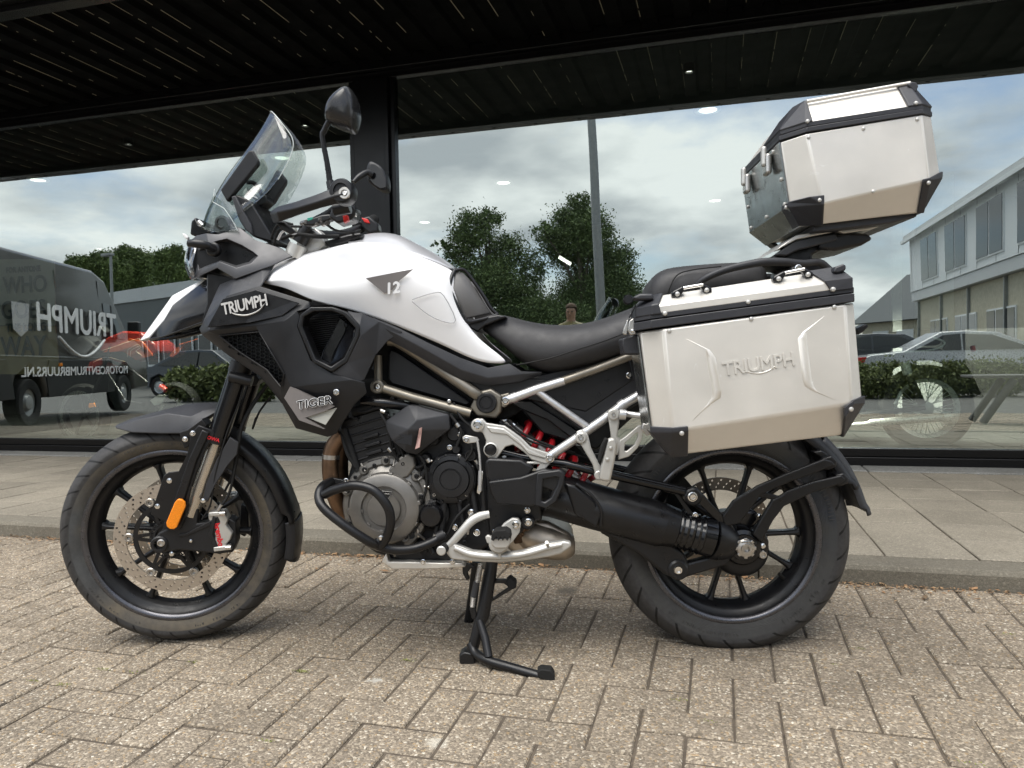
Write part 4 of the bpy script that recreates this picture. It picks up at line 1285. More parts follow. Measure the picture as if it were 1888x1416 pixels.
rows = [
    [(640, 572, .205), (690, 586, .205), (735, 604, .200), (790, 632, .190), (850, 660, .172), (900, 678, .155), (940, 670, .140), (962, 684, .135)],
    [(650, 582, .215), (690, 595, .213), (735, 618, .205), (790, 648, .195), (850, 682, .175), (900, 697, .158), (960, 690, .142), (1000, 686, .135)],
    [(668, 600, .20), (700, 620, .198), (740, 640, .19), (790, 668, .18), (850, 700, .162), (900, 712, .148), (960, 704, .135), (998, 692, .125)],
]
vs, fs = strip(rows)
side = panel('side_strip', 'matte_grey', vs, fs, bike, th=.004, mir=True, sub=0, bev=.003, smooth=20)
plate('tank_under', 'satin_black', [(690, 600), (760, 628), (850, 672), (910, 690), (1010, 700), (1060, 690), (1160, 655), (1170, 700), (1080, 760), (940, 730), (900, 730), (800, 670), (715, 632)], .120, .24, bike, .004)
plate('airbox_panel', 'matte_black', [(716, 652), (722, 645), (735, 650), (868, 742), (860, 748), (722, 708), (716, 700)], .118, .02, bike, .004)
def loft(name, m, secs, parent, sub=2, th=0, mir=True, smooth=60):
    bm = bmesh.new(); R = []
    for s in secs:
        row = [bm.verts.new(P(*v)) for v in s]
        R.append(row)
    for A, B in zip(R, R[1:]):
        for k in range(len(A) - 1): bm.faces.new((A[k], A[k + 1], B[k + 1], B[k]))
    for row in (R[0], R[-1]): bm.faces.new(row)
    g = bmesh.ops.duplicate(bm, geom=list(bm.verts) + list(bm.edges) + list(bm.faces))
    for x in g['geom']:
        if isinstance(x, bmesh.types.BMVert): x.co.y = -x.co.y
    bmesh.ops.remove_doubles(bm, verts=[v for v in bm.verts if abs(v.co.y) < .001], dist=.003)
    bmesh.ops.recalc_face_normals(bm, faces=bm.faces)
    for f in bm.faces: f.smooth = True
    me = bpy.data.meshes.new(name); bm.to_mesh(me); bm.free(); setmat(me, m)
    o = bpy.data.objects.new(name, me); COL.objects.link(o)
    if sub: s = o.modifiers.new('s', 'SUBSURF'); s.levels = sub; s.render_levels = sub
    to(o, parent); return o
seat = empty('seat', P(1020, 640, 0)); to(seat, bike)
secs = [
    [(900, 580, 0), (890, 582, .05), (880, 590, .075), (877, 600, .08), (880, 606, .075), (884, 608, 0)],
    [(930, 578, 0), (925, 579, .07), (912, 586, .115), (905, 612, .125), (915, 628, .12), (930, 630, 0)],
    [(975, 594, 0), (975, 595, .09), (968, 604, .145), (950, 640, .160), (955, 668, .150), (965, 672, 0)],
    [(1035, 601, 0), (1035, 602, .10), (1030, 612, .165), (1015, 655, .180), (1008, 692, .165), (1010, 698, 0)],
    [(1095, 594, 0), (1095, 595, .10), (1092, 606, .170), (1085, 640, .185), (1075, 680, .172), (1075, 688, 0)],
    [(1150, 573, 0), (1150, 574, .10), (1150, 588, .165), (1150, 622, .185), (1152, 655, .172), (1152, 662, 0)],
    [(1205, 550, 0), (1205, 552, .10), (1205, 565, .150), (1205, 600, .165), (1205, 640, .155), (1205, 645, 0)],
]
loft('rider_seat', 'seat_vinyl', secs, seat)
secs = [
    [(1188, 545, 0), (1188, 545, .08), (1192, 545, .110), (1196, 565, .115), (1196, 580, .11), (1196, 580, 0)],
    [(1206, 498, 0), (1206, 499, .09), (1208, 508, .130), (1208, 540, .14), (1208, 570, .13), (1208, 572, 0)],
    [(1250, 490, 0), (1250, 491, .10), (1250, 500, .140), (1250, 530, .15), (1250, 560, .14), (1250, 562, 0)],
    [(1330, 484, 0), (1330, 485, .10), (1330, 494, .135), (1330, 520, .145), (1330, 550, .13), (1330, 552, 0)],
    [(1420, 480, 0), (1420, 481, .09), (1420, 490, .115), (1420, 515, .125), (1420, 540, .11), (1420, 542, 0)],
]
loft('pillion_seat', 'seat_vinyl', secs, seat)
rod('seat_piping', 'rubber_black', [(952, 673, .157), (985, 667, .176), (1020, 659, .186), (1060, 646, .190), (1110, 630, .190), (1158, 612, .186)], .0018, seat, P, 8, 5)
rod('seat_piping', 'rubber_black', [(1228, 558, .146), (1236, 528, .153), (1250, 506, .145), (1280, 497, .143), (1330, 491, .140)], .0018, seat, P, 8, 5)
fair = empty('side_fairing', P(520, 640, .2)); to(fair, bike)
vs = [
    (367, 606, .175), (378, 590, .19), (418, 545, .215), (477, 527, .225), (570, 556, .235), (572, 568, .235),   # 0-5 top edge
    (548, 574, .245), (524, 592, .245), (470, 601, .235), (385, 610, .215),                                        # 6-9 mid ridge
    (385, 614, .205), (405, 620, .210), (478, 612, .225), (500, 650, .240), (524, 690, .240), (518, 714, .225), (492, 682, .21), (440, 648, .205),   # 10-17 mesh window
    (372, 618, .18), (420, 655, .185), (480, 695, .190), (520, 745, .20), (545, 790, .195), (604, 806, .185),      # 18-23 lower outer edge
    (553, 585, .245), (548, 602, .245), (573, 665, .240), (612, 688, .240),                                        # 24-27 opening edge
    (650, 700, .245), (672, 705, .235), (676, 725, .23), (654, 745, .22), (620, 800, .19),                         # 28-32
    (536, 714, .235),                                                                                             # 33
]
fs = [(1, 2, 9), (0, 1, 9, 18), (2, 3, 8, 9), (3, 4, 7, 8), (4, 5, 6, 7), (9, 8, 12, 11), (9, 11, 10), (18, 9, 10), (8, 7, 13, 12), (7, 6, 24, 25), (7, 25, 13), (25, 26, 14, 13),
      (18, 10, 11, 17, 19), (19, 17, 16, 20), (16, 15, 21, 20), (14, 33, 21, 15), (14, 26, 27, 33), (27, 28, 33), (28, 31, 33), (28, 29, 30, 31), (33, 31, 32), (33, 32, 23), (33, 23, 22), (33, 22, 21)]
panel('fairing_panel', 'matte_black', vs, fs, fair, th=.005, mir='copy', bev=.004, smooth=14)
plate('name_panel', 'satin_black', [(387, 604), (415, 552), (474, 535), (552, 559), (520, 582), (462, 594)], .2450, .004, fair, .001, dw=[-.020, -.018, -.014, -.002, 0, -.002])
def plane_text(body_, pa, pb, pc, size, name, m, parent, **k):
    a, b_, c = P(*pa), P(*pb), P(*pc)
    X = (b_ - a).normalized(); Y = X.cross((c - a)).normalized()
    if Y.y > 0: Y = -Y
    Z = Y.cross(X)
    M = Matrix(((X.x, Z.x, Y.x, 0), (X.y, Z.y, Y.y, 0), (X.z, Z.z, Y.z, 0), (0, 0, 0, 1)))
    o = text_mesh(body_, size, Matrix.Translation((a + b_) / 2 + Y * .002) @ M, name, m, None, .0006, **k); to(o, parent); return o
plane_text('TRIUMPH', (409, 572, .2430), (495, 553, .2470), (440, 540, .2425), .0430, 'maker_lettering', 'decal_silver', fair, bold=.0009, sx=.735, spacing=.93)
rod('maker_swoosh', 'decal_silver', [(424, 575, .2445), (436, 580, .2455), (456, 581, .2475), (476, 573, .2485), (488, 560, .2485)], [.0006, .0020, .0022, .0019, .0006], fair, P, 8, 4)
def honeycomb():
    bm = bmesh.new(); r = .0082; t = .0013
    poly = [(400, 618), (480, 610), (528, 690), (519, 716), (490, 684), (438, 650)]
    def inside(x, y):
        c = False; n = len(poly)
        for i in range(n):
            x1, y1 = poly[i]; x2, y2 = poly[(i + 1) % n]
            if (y1 > y) != (y2 > y) and x < (x2 - x1) * (y - y1) / (y2 - y1) + x1: c = not c
        return c
    px = 392
    k = 0
    sx, sy = 13.2, 6.6
    while px < 532:
        py = 606 + (sy / 2 if k % 2 else 0)
        while py < 720:
            if inside(px, py):
                c = P(px, py, .206); cc = []
                for q in range(6):
                    a = q * pi / 3
                    cc.append(c + Vector((cos(a) * r, 0, sin(a) * r * .60)))
                for q in range(6):
                    a_, b_ = cc[q], cc[(q + 1) % 6]
                    ai, bi = c + (a_ - c) * .80, c + (b_ - c) * .80
                    V = [bm.verts.new(v) for v in (a_, b_, bi, ai)] + [bm.verts.new(v + Vector((0, .006, 0))) for v in (a_, b_, bi, ai)]
                    for f in ((0, 1, 2, 3), (4, 7, 6, 5), (3, 2, 6, 7)): bm.faces.new([V[i] for i in f])
            py += sy
        px += sx * .75 * .62 if False else 8.4
        k += 1
    o = finish(bm, 'grille_mesh', 'gloss_black', None, 0); o['kind'] = 'stuff'
    to(o, fair)
honeycomb()
plate('grille_backing', 'satin_black', [(392, 612), (482, 606), (532, 690), (520, 720), (488, 690), (434, 654)], .175, .01, fair, 0)
rod('grille_edge', 'satin_black', [(404, 619, .212), (478, 612, .228), (500, 650, .243), (524, 690, .243), (518, 713, .228), (492, 682, .213), (440, 648, .208), (404, 619, .212)], .0018, fair, P, 8)
plate('badge_panel', 'decal_taupe', [(536, 713), (548, 717), (617, 749), (600, 758), (564, 770), (600, 790), (555, 774), (527, 733)], .2445, .004, fair, 0, dw=[-.010, -.008, 0, -.004, -.010, -.018, -.018, -.016])
plate('badge_panel', 'decal_stone', [(562, 767), (621, 752), (601, 783)], .238, .004, fair, 0, dw=[-.008, 0, -.008])
bike_text('TIGER', 579, 743, .2465, .0300, 8.5, 'model_lettering', 'decal_white', fair, P, bold=.0016, sx=1.16, shear=.12)
bike_text('TIGER', 579, 743, .2475, .0300, 8.5, 'model_lettering', 'decal_black', fair, P, bold=.0002, sx=1.16, shear=.12)
bolt(620, 723, .243, .0062, fair)
rim_o = [(572, 566), (612, 566), (640, 576), (664, 602), (662, 620), (640, 668), (612, 686), (576, 668), (548, 602), (553, 580)]
rim_i = [(578, 574), (612, 573), (634, 582), (655, 605), (653, 620), (634, 660), (610, 676), (582, 662), (557, 602), (560, 584)]
framed('scoop_rim', 'satin_black', rim_o, rim_i, .252, .05, fair, .003)
plate('scoop_wall', 'gloss_black', [(630, 585), (655, 605), (653, 622), (634, 662), (610, 678), (592, 672), (600, 650), (616, 618), (622, 605)], .225, .03, fair, .004, dw=[-.05, 0, .005, .0, -.01, -.05, -.06, -.06, -.06])
bm = bmesh.new()
for k in range(24):
    y0 = 580 + k * 3.9
    a = [P(556 + k * .8, y0 + 6, .165), P(640 - k * 1.5, y0 - 2, .165), P(640 - k * 1.5, y0 - .8, .165), P(556 + k * .8, y0 + 7.2, .165)]
    V = [bm.verts.new(v) for v in a] + [bm.verts.new(v + Vector((0, .02, 0))) for v in a]
    for f in ((0, 1, 2, 3), (4, 7, 6, 5), (0, 4, 5, 1), (1, 5, 6, 2), (2, 6, 7, 3), (3, 7, 4, 0)): bm.faces.new([V[i] for i in f])
o = finish(bm, 'radiator_fins', 'satin_black', None, 0); o['kind'] = 'stuff'; to(o, fair)
plate('radiator_core', 'rubber_black', [(545, 565), (650, 560), (665, 600), (640, 680), (600, 695), (560, 680)], .140, .28, fair, .004)
rod('radiator_pipe', 'satin_black', [(628, 590, .18), (640, 600, .19), (640, 620, .18)], .008, fair, P, 12, 4)
vs = [(640, 574, .225), (668, 577, .222), (700, 592, .215), (742, 612, .205), (715, 628, .20), (693, 655, .21), (672, 700, .225), (660, 705, .24), (612, 688, .245), (640, 668, .25), (664, 620, .25), (664, 600, .25)]
fs = [(0, 1, 11), (1, 2, 10, 11), (2, 3, 4, 5), (2, 5, 10), (5, 9, 10), (5, 6, 9), (6, 7, 8, 9)]
panel('fairing_wing', 'matte_grey', vs, fs, fair, th=.005, mir='copy', bev=.004, smooth=12)
vs = [(405, 524, .12), (434, 512, .15), (484, 492, .14), (507, 487, .12), (530, 474, .08), (484, 522, .18), (420, 548, .20), (378, 590, .18), (372, 598, .14), (478, 530, .215)]
fs = [(0, 1, 6, 7), (1, 5, 9, 6), (1, 2, 5), (2, 3, 5), (0, 7, 8)]
panel('fairing_shoulder', 'matte_grey', vs, fs, fair, th=.005, mir='copy', bev=.003, smooth=14)
nose = empty('nose_fairing', P(400, 470, 0)); to(nose, bike)
out_ = [(346, 447), (362, 434), (380, 430), (402, 432), (443, 420), (470, 442), (520, 458), (538, 472), (500, 490), (434, 514), (400, 494), (352, 516)]
inn_ = [(362, 468), (372, 456), (384, 450), (400, 444), (418, 440), (446, 452), (466, 464), (476, 472), (462, 486), (436, 494), (404, 482), (366, 498)]
dwo = [-.12, -.08, -.05, -.045, -.05, -.045, -.04, -.03, -.02, 0, -.01, -.09]
bm = bmesh.new()
wN = .165
A = [bm.verts.new(P(x, y, wN + d)) for (x, y), d in zip(out_, dwo)]
H = [bm.verts.new(P(x, y, wN - .004 + d * .75)) for (x, y), d in zip(inn_, dwo)]
I = [bm.verts.new(P(x + 2, y, wN - .035 + d * .6)) for (x, y), d in zip([(x + (415 - x) * .12, y + (470 - y) * .2) for x, y in inn_], dwo)]
n = len(A)
for k in range(n):
    j = (k + 1) % n
    bm.faces.new((A[k], A[j], H[j], H[k])); bm.faces.new((H[k], H[j], I[j], I[k]))
bmesh.ops.recalc_face_normals(bm, faces=bm.faces)
if sum(f.normal.dot(Y_AX) * f.calc_area() for f in bm.faces) < 0: bmesh.ops.reverse_faces(bm, faces=bm.faces)
g = bmesh.ops.duplicate(bm, geom=list(bm.verts) + list(bm.edges) + list(bm.faces))
for x in g['geom']:
    if isinstance(x, bmesh.types.BMVert): x.co.y = -x.co.y
bmesh.ops.reverse_faces(bm, faces=[x for x in g['geom'] if isinstance(x, bmesh.types.BMFace)])
for f in bm.faces: f.smooth = True
for e in bm.edges:
    if len(e.link_faces) == 2 and e.calc_face_angle(0) > radians(18): e.smooth = False
me = bpy.data.meshes.new('lamp_cowl'); bm.to_mesh(me); bm.free(); setmat(me, 'grey_cowl')
o = bpy.data.objects.new('lamp_cowl', me); COL.objects.link(o)
so = o.modifiers.new('s', 'SOLIDIFY'); so.thickness = .004; so.offset = -1; bevel(o, .004, 3, 18); to(o, nose)
plate('lamp_housing', 'satin_black', [(352, 460), (380, 446), (420, 438), (480, 470), (440, 500), (404, 490), (360, 510), (348, 490)], .085, .17, nose, .006)
vs, fs = strip([[(346, 447, .0), (336, 470, .0), (336, 492, .0), (348, 516, .0)], [(350, 444, .05), (341, 468, .055), (340, 492, .06), (352, 514, .06)], [(364, 452, .085), (358, 470, .095), (352, 494, .10), (362, 512, .10)]])
panel('headlight_lens', 'lamp_lens', vs, fs, nose, th=.003, mir=True, sub=1)
plate('headlight_reflector', 'chrome', [(344, 480), (354, 476), (364, 500), (352, 512), (346, 500)], .06, .12, nose, .004)
rod('indicator_stalk', 'satin_black', [(348, 449, .17), (362, 449, .172), (380, 452, .165), (396, 459, .14), (404, 459, .12)], [.010, .0125, .0115, .010, .009], nose, P, 16, 4)
rnd_part('stalk_mount', 'satin_black', (394, 460, .135), [(.019, -.01), (.019, .006), (.015, .010), (0, .010)], nose)
bolt(393, 459.5, .146, .0058, nose)
vs = [(258, 628, .012), (318, 547, .030), (374, 517, .055), (384, 515, .055), (318, 563, .046), (302, 590, .052), (275, 622, .028)]
panel('beak_top', 'white_paint', vs, [(0, 1, 5, 6), (1, 2, 4, 5), (2, 3, 4)], nose, th=.004, mir=True, bev=.003, smooth=30)
vs = [(258, 628, .0), (318, 545, .0), (374, 515, .0), (408, 514, .0), (258, 628, .012), (318, 547, .030), (374, 517, .055), (408, 516, .055)]
panel('beak_crown', 'white_paint', vs, [(0, 1, 5, 4), (1, 2, 6, 5), (2, 3, 7, 6)], nose, th=.003, mir=True, bev=0)
vs = [(378, 516, .056), (410, 522, .085), (404, 560, .110), (374, 596, .105), (300, 622, .060), (275, 625, .035), (302, 591, .056), (318, 564, .050), (372, 600, .06), (276, 630, .0)]
panel('beak_side', 'gloss_black', vs, [(0, 1, 2, 7), (2, 3, 6, 7), (3, 4, 6), (4, 5, 6), (3, 8, 9, 4), (4, 9, 5)], nose, th=.004, mir=True, bev=.003, smooth=20)
rod('beak_edge', 'satin_black', [(276, 625, .037), (300, 621, .062), (374, 594, .107)], .0022, nose, P, 8)
plate('nose_underside', 'satin_black', [(380, 500), (434, 512), (486, 494), (470, 525), (420, 540), (385, 590), (370, 596), (380, 560)], .11, .22, nose, .005)
scr = empty('windscreen', P(460, 330, 0)); to(scr, bike)
rows = [
    [(498, 206, 0), (499, 206, .014), (502, 206.5, .026)],
    [(478, 236, 0), (486, 233, .036), (518, 226, .052)],
    [(455, 268, 0), (464, 266, .044), (541, 262, .062)],
    [(430, 298, 0), (442, 297, .050), (533, 292, .066)],
    [(405, 330, 0), (418, 332, .060), (512, 332, .070)],
    [(385, 362, 0), (400, 366, .070), (484, 362, .085)],
    [(369, 392, 0), (386, 396, .074), (438, 398, .100)],
    [(358, 426, 0), (374, 430, .072), (400, 428, .096)],
]
vs, fs = strip([list(r_) for r_ in rows])
o = panel('screen', 'clear_screen', vs, fs, scr, th=.004, mir=True, sub=2)
mat('screen_edge', (0.55, 0.60, 0.58), 0.25)
rod('screen_rim', 'screen_edge', [(498, 206, 0), (502, 206.5, .026), (518, 225, .053), (540, 258, .062), (534, 292, .067), (513, 331, .071)], .0012, scr, P, 6, 6)
plate('side_deflector', 'clear_screen', [(398, 362), (412, 372), (428, 398), (438, 424), (400, 428), (376, 424), (384, 396)], .125, .004, scr, .001, dw=[-.02, 0, 0, 0, -.01, -.02, -.02])
rod('deflector_edge', 'screen_edge', [(396, 348, .11), (392, 372, .12), (413, 384, .128), (426, 402, .127), (438, 425, .126)], .0010, scr, P, 6)
plate('screen_bracket', 'matte_black', [(406, 350), (458, 277), (466, 277), (476, 296), (475, 303), (426, 362), (418, 372)], .088, .020, scr, .004, seg=3)
plate('screen_bracket', 'matte_black', [(510, 312), (514, 314), (527, 331), (526, 338), (504, 374), (488, 388), (478, 374), (486, 352)], -.035, .020, scr, .004)
plate('bracket_slot', 'rubber_black', [(509, 323), (514, 327), (492, 358), (487, 354)], -.033, .004, scr, .001)
rod('screen_arm', 'chrome', [(452, 353, .05), (466, 360, .03), (478, 368, .01)], [.010, .008, .006], scr, P, 14)
rod('screen_arm', 'satin_black', [(456, 336, .02), (470, 339, .0), (486, 366, -.02), (484, 378, -.03), (470, 382, -.03)], .0065, scr, P, 12, 3)
plate('screen_knob', 'satin_black', [(470, 364), (490, 358), (494, 372), (476, 382), (468, 376)], .02, .05, scr, .004)
plate('dash_display', 'satin_black', [(430, 364), (436, 358), (462, 370), (492, 420), (504, 440), (500, 446), (466, 436), (446, 414)], .085, .17, scr, .004)
plate('dash_side', 'matte_grey', [(426, 362), (434, 360), (446, 384), (462, 412), (466, 434), (452, 424), (440, 404)], .095, .02, scr, .003)
rod('screen_fixing', 'silver_tube', [(366, 408, .09), (374, 416, .09)], .006, scr, P, 12)
plate('lamp_shroud', 'gloss_black', [(350, 432), (352, 408), (360, 400), (366, 414), (380, 420), (386, 430), (360, 436)], .075, .15, scr, .004)
rnd_part('screen_pivot', 'grey_cowl', (410, 411, .112), [(.020, -.02), (.020, .004), (.013, .006), (.011, .003), (0, .003)], scr)
plate('pivot_cover', 'grey_cowl', [(392, 420), (398, 402), (410, 396), (420, 404), (430, 418), (445, 420), (446, 428), (400, 434)], .105, .03, scr, .004)
plate('bright_clip', 'decal_white', [(335, 430), (341, 431), (347, 437), (346, 442), (340, 439)], .04, .012, scr, .003)
hb = empty('handlebar', P(600, 430, 0)); to(hb, bike)
HB = [P(560, 420, .02), P(572, 412, .10), P(610, 392, .20), P(638, 366, .30), P(640, 357, .42)]
o = tube('handlebar_tube', 'satin_black', HB, .0115, None, 16, 5); to(o, hb)
HB2 = [P(560, 420, .0), P(580, 430, -.08), P(625, 432, -.16), P(670, 418, -.26), P(690, 405, -.38)]
o = tube('handlebar_tube', 'satin_black', HB2, .0125, None, 16, 5); to(o, hb)
o = tube('grip', 'rubber_black', [P(664, 420, -.24), P(682, 409, -.34), P(690, 405, -.38)], .0175, None, 18, 3); to(o, hb)
plate('switch_block', 'satin_black', [(664, 402), (680, 398), (696, 412), (698, 426), (680, 430), (668, 420)], -.22, .05, hb, .005)
plate('stop_switch', 'red_plastic', [(666, 401), (678, 404), (682, 412), (672, 410)], -.215, .02, hb, .002)
plate('switch_block', 'satin_black', [(612, 378), (646, 372), (656, 384), (650, 404), (622, 412), (606, 400)], .27, .06, hb, .005)
rod('switch_barrel', 'satin_black', [(616, 386, .33), (645, 380, .33)], .018, hb, P, 16)
plate('stop_switch', 'red_plastic', [(632, 398), (640, 396), (642, 406), (634, 411)], .30, .015, hb, .001)
plate('switch_tab', 'cast_silver', [(643, 386), (656, 384), (656, 398), (646, 400)], .26, .015, hb, .002)
plate('tool_tag', 'tool_green', [(566, 402), (576, 400), (577, 405), (567, 408)], .22, .008, hb, .001)
for (x, y, r_) in ((584, 408, .007), (596, 414, .006), (576, 416, .005), (604, 402, .006), (556, 412, .006)):
    rod('control_fitting', 'steel', [(x, y, .20), (x + 9, y - 3, .22)], r_, hb, P, 10)
plate('clutch_perch', 'satin_black', [(556, 408), (592, 396), (610, 394), (612, 404), (576, 416), (560, 416)], .22, .03, hb, .004)
gd = empty('hand_guard', P(580, 380, .4)); to(gd, bike)
bm = bmesh.new()
top = [(500, 388, .345), (512, 380, .385), (545, 371, .41), (585, 357, .425), (612, 346, .43), (628, 341, .43)]
mid = [(497, 394, .340), (510, 392, .398), (548, 384, .424), (588, 372, .440), (616, 362, .445), (632, 358, .445)]
bot = [(505, 412, .335), (516, 410, .375), (552, 397, .402), (590, 385, .42), (618, 378, .428), (632, 377, .428)]
back = [(505, 408, .31), (520, 398, .33), (560, 384, .36), (592, 372, .39), (612, 362, .40), (628, 358, .40)]
R = [[bm.verts.new(P(*v)) for v in r_] for r_ in (top, mid, bot, back)]
for i in range(4):
    A, B = R[i], R[(i + 1) % 4]
    for k in range(5): bm.faces.new((A[k], A[k + 1], B[k + 1], B[k]))
bm.faces.new([R[i][0] for i in range(4)]); bm.faces.new([R[i][5] for i in range(4)][::-1])
o = finish(bm, 'guard_shell', 'matte_black', None, 40); bevel(o, .004, 3, 40); to(o, gd)
rnd_part('guard_end', 'matte_black', (636, 357, .405), [(0, -.02), (.024, -.02), (.0285, -.01), (.0285, .030), (.025, .036), (.017, .037), (.016, .032), (0, .032)], gd)
rnd_part('bar_weight', 'cast_silver', (636, 357, .436), [(.0145, -.004), (.0145, .004), (.012, .007), (.008, .007), (.007, .004), (0, .004)], gd)
bolt(636, 357, .441, .0045, gd)
plate('guard_stay', 'satin_black', [(508, 410), (524, 408), (545, 428), (536, 432), (520, 424)], .33, .02, gd, .003)
mat('gloss_shell', (.018, .018, .019), .22)
mr_ = empty('rear_view_mirror', P(640, 205, .42)); to(mr_, bike)
def pillow(name, m, out, w, depth, parent, back=.012, k=.25):
    P3 = [P(x, y, w) for x, y in out]; P3 = catmull(P3, 4, True); c = sum(P3, Vector()) / len(P3); c += (P3[0] - c) * k
    bm = bmesh.new(); R = [[bm.verts.new(v - Y_AX * back) for v in P3]]
    for j in range(6):
        t = j / 6; f = cos(t * pi / 2) ** .6
        R.append([bm.verts.new(c + (v - c) * f + Y_AX * (depth * sin(t * pi / 2))) for v in P3])
    n = len(P3)
    for A, B in zip(R, R[1:]):
        for q in range(n): bm.faces.new((A[q], A[(q + 1) % n], B[(q + 1) % n], B[q]))
    bm.faces.new(R[0]); bm.faces.new(R[-1][::-1])
    o = finish(bm, name, m, None, 40); bevel(o, .0025, 2, 40); to(o, parent); return o
pillow('mirror_shell', 'gloss_shell', [(643, 163), (655, 176), (662, 196), (664, 216), (660, 236), (653, 246), (638, 242), (622, 236), (608, 229), (601, 218), (605, 198), (620, 177)], .425, .050, mr_)
o = plate('mirror_glass', 'mirror_glass', [(646, 170), (656, 190), (660, 216), (656, 236), (650, 241), (616, 229), (608, 215), (624, 182)], .412, .003, mr_, 0)
rod('mirror_stalk', 'satin_black', [(609, 340, .40), (603, 300, .405), (594, 252, .41), (597, 243, .41), (606, 224, .415), (614, 216, .42)], [.0075, .0065, .006, .0068, .0062, .0075], mr_, P, 12, 2)
rod('stalk_base', 'satin_black', [(612, 348, .40), (608, 334, .40)], [.011, .009], mr_, P, 14)
m2 = empty('rear_view_mirror', P(690, 325, -.34)); to(m2, bike)
pillow('mirror_shell', 'matte_black', [(681, 299), (691, 300), (706, 311), (714, 330), (713, 349), (701, 350), (688, 342), (678, 332), (676, 312)], -.36, .008, m2, .05, .0)
plate('mirror_glass', 'gloss_black', [(684, 303), (691, 303), (704, 313), (711, 330), (711, 345), (701, 347), (690, 340), (681, 330), (680, 312)], -.349, .003, m2, 0)  # gloss black colour stands in for the dark reflection in this glass
rod('mirror_stalk', 'satin_black', [(652, 336, -.30), (662, 326, -.31), (676, 318, -.33), (686, 322, -.34)], [.008, .010, .010, .012], m2, P, 12, 3)
yk = empty('steering_head', P(555, 460, 0)); to(yk, bike)
plate('top_yoke', 'cast_silver', [(548, 440), (566, 422), (582, 420), (594, 430), (600, 452), (584, 462), (566, 468), (552, 474), (540, 472)], .09, .05, yk, .005)
rod('fork_top', 'satin_black', [(552, 448, .105), (568, 420, .105)], .020, yk, P, 20)
rod('fork_top', 'cast_silver', [(541, 474, .10), (550, 452, .10)], .026, yk, P, 24)
rod('riser', 'cast_silver', [(574, 450, .04), (592, 432, .045)], .014, yk, P, 18)
rod('control_cable', 'rubber_black', [(500, 440, .12), (508, 420, .14), (520, 410, .16), (540, 414, .16)], .0035, yk, P, 8, 6)
rod('control_cable', 'rubber_black', [(505, 452, .12), (514, 425, .14), (532, 418, .17), (556, 418, .18)], .0035, yk, P, 8, 6)
rod('control_cable', 'silver_tube', [(512, 442, .13), (520, 428, .14), (530, 424, .14)], .0035, yk, P, 8, 6)
rod('control_cable', 'rubber_black', [(520, 440, .10), (545, 432, .12), (585, 436, .12), (625, 436, .10)], .006, yk, P, 8, 6)
rod('control_cable', 'rubber_black', [(600, 412, .22), (620, 425, .2), (650, 428, .1), (664, 424, -.1)], .0035, yk, P, 8, 6)
plate('reservoir', 'decal_stone', [(524, 424), (540, 416), (546, 430), (534, 440)], .10, .03, yk, .004)
plate('ignition_cover', 'satin_black', [(596, 445), (640, 432), (665, 428), (668, 436), (640, 446), (606, 456)], .10, .20, yk, .005)
# =================================================================== FRAME, ENGINE, STANDS
fr = empty('main_frame', P(800, 700, .1)); to(fr, bike)
FWd = .150
rod('frame_tube', 'frame_titanium', [(716, 627, FWd), (745, 637, FWd), (868, 720, FWd), (882, 730, FWd - .004)], .0150, fr, P, 24, 4)
rod('frame_tube', 'frame_titanium', [(697, 713, FWd), (760, 733, FWd - .002), (868, 762, FWd - .004)], .0135, fr, P, 24)
rod('frame_tube', 'frame_titanium', [(697, 655, FWd - .005), (698, 705, FWd - .005)], .011, fr, P, 20)
rnd_part('frame_boss', 'frame_titanium', (697, 713, FWd), [(.0185, -.03), (.0185, .012), (.015, .015), (.011, .015), (.010, .010), (0, .010)], fr)
bolt(697, 713, FWd + .012, .0085, fr)
plate('pivot_casting', 'frame_titanium', [(866, 752), (880, 722), (905, 716), (926, 730), (924, 760), (914, 772), (880, 768)], FWd - .004, .05, fr, .006, seg=3)
rnd_part('pivot_cap', 'satin_black', (897, 743, FWd + .012), [(.0275, -.03), (.027, .006), (.0245, .009), (.019, .009), (.017, .0065), (.014, .0065), (.013, .009), (0, .009)], fr)
plate('pivot_tab', 'frame_titanium', [(915, 730), (938, 724), (944, 742), (930, 752), (915, 748)], FWd - .01, .02, fr, .003)
for s in (1,):
    pass
plate('inner_panel', 'rubber_black', [(690, 598), (900, 690), (1010, 690), (990, 735), (950, 765), (925, 775), (880, 765), (700, 725)], .088, .17, bike, .004)
plate('inner_panel', 'rubber_black', [(900, 760), (960, 755), (1040, 800), (1090, 850), (1010, 870), (930, 850), (905, 830)], .008, .03, bike, .004)
sb = empty('subframe', P(1050, 740, .14)); to(sb, bike)
SW = .145
rod('subframe_tube', 'silver_tube', [(934, 738, SW), (960, 729, SW), (992, 717, SW), (1040, 702, SW)], .0125, sb, P, 20)
rod('subframe_tube', 'frame_titanium', [(1036, 703, SW), (1100, 680, SW), (1172, 652, SW)], .0122, sb, P, 20)
rod('subframe_tube', 'silver_tube', [(988, 719, SW), (1010, 736, SW), (1090, 792, SW)], .0098, sb, P, 20)
rod('subframe_tube', 'silver_tube', [(1012, 842, SW), (1060, 810, SW), (1110, 775, SW), (1150, 745, SW), (1186, 724, SW)], .0125, sb, P, 20)
rod('tube_collar', 'silver_tube', [(1142, 750, SW), (1152, 743, SW)], .0142, sb, P, 20)
rod('tube_collar', 'silver_tube', [(944, 735, SW), (952, 732, SW)], .0140, sb, P, 20)
for (x, y) in ((932, 739), (1011, 845)): bolt(x, y, SW + .014, .0082, sb)
for ch in list(sb.children):
    if ch.name.startswith('subframe_tube'): mirrored(ch, FLIPB, sb)
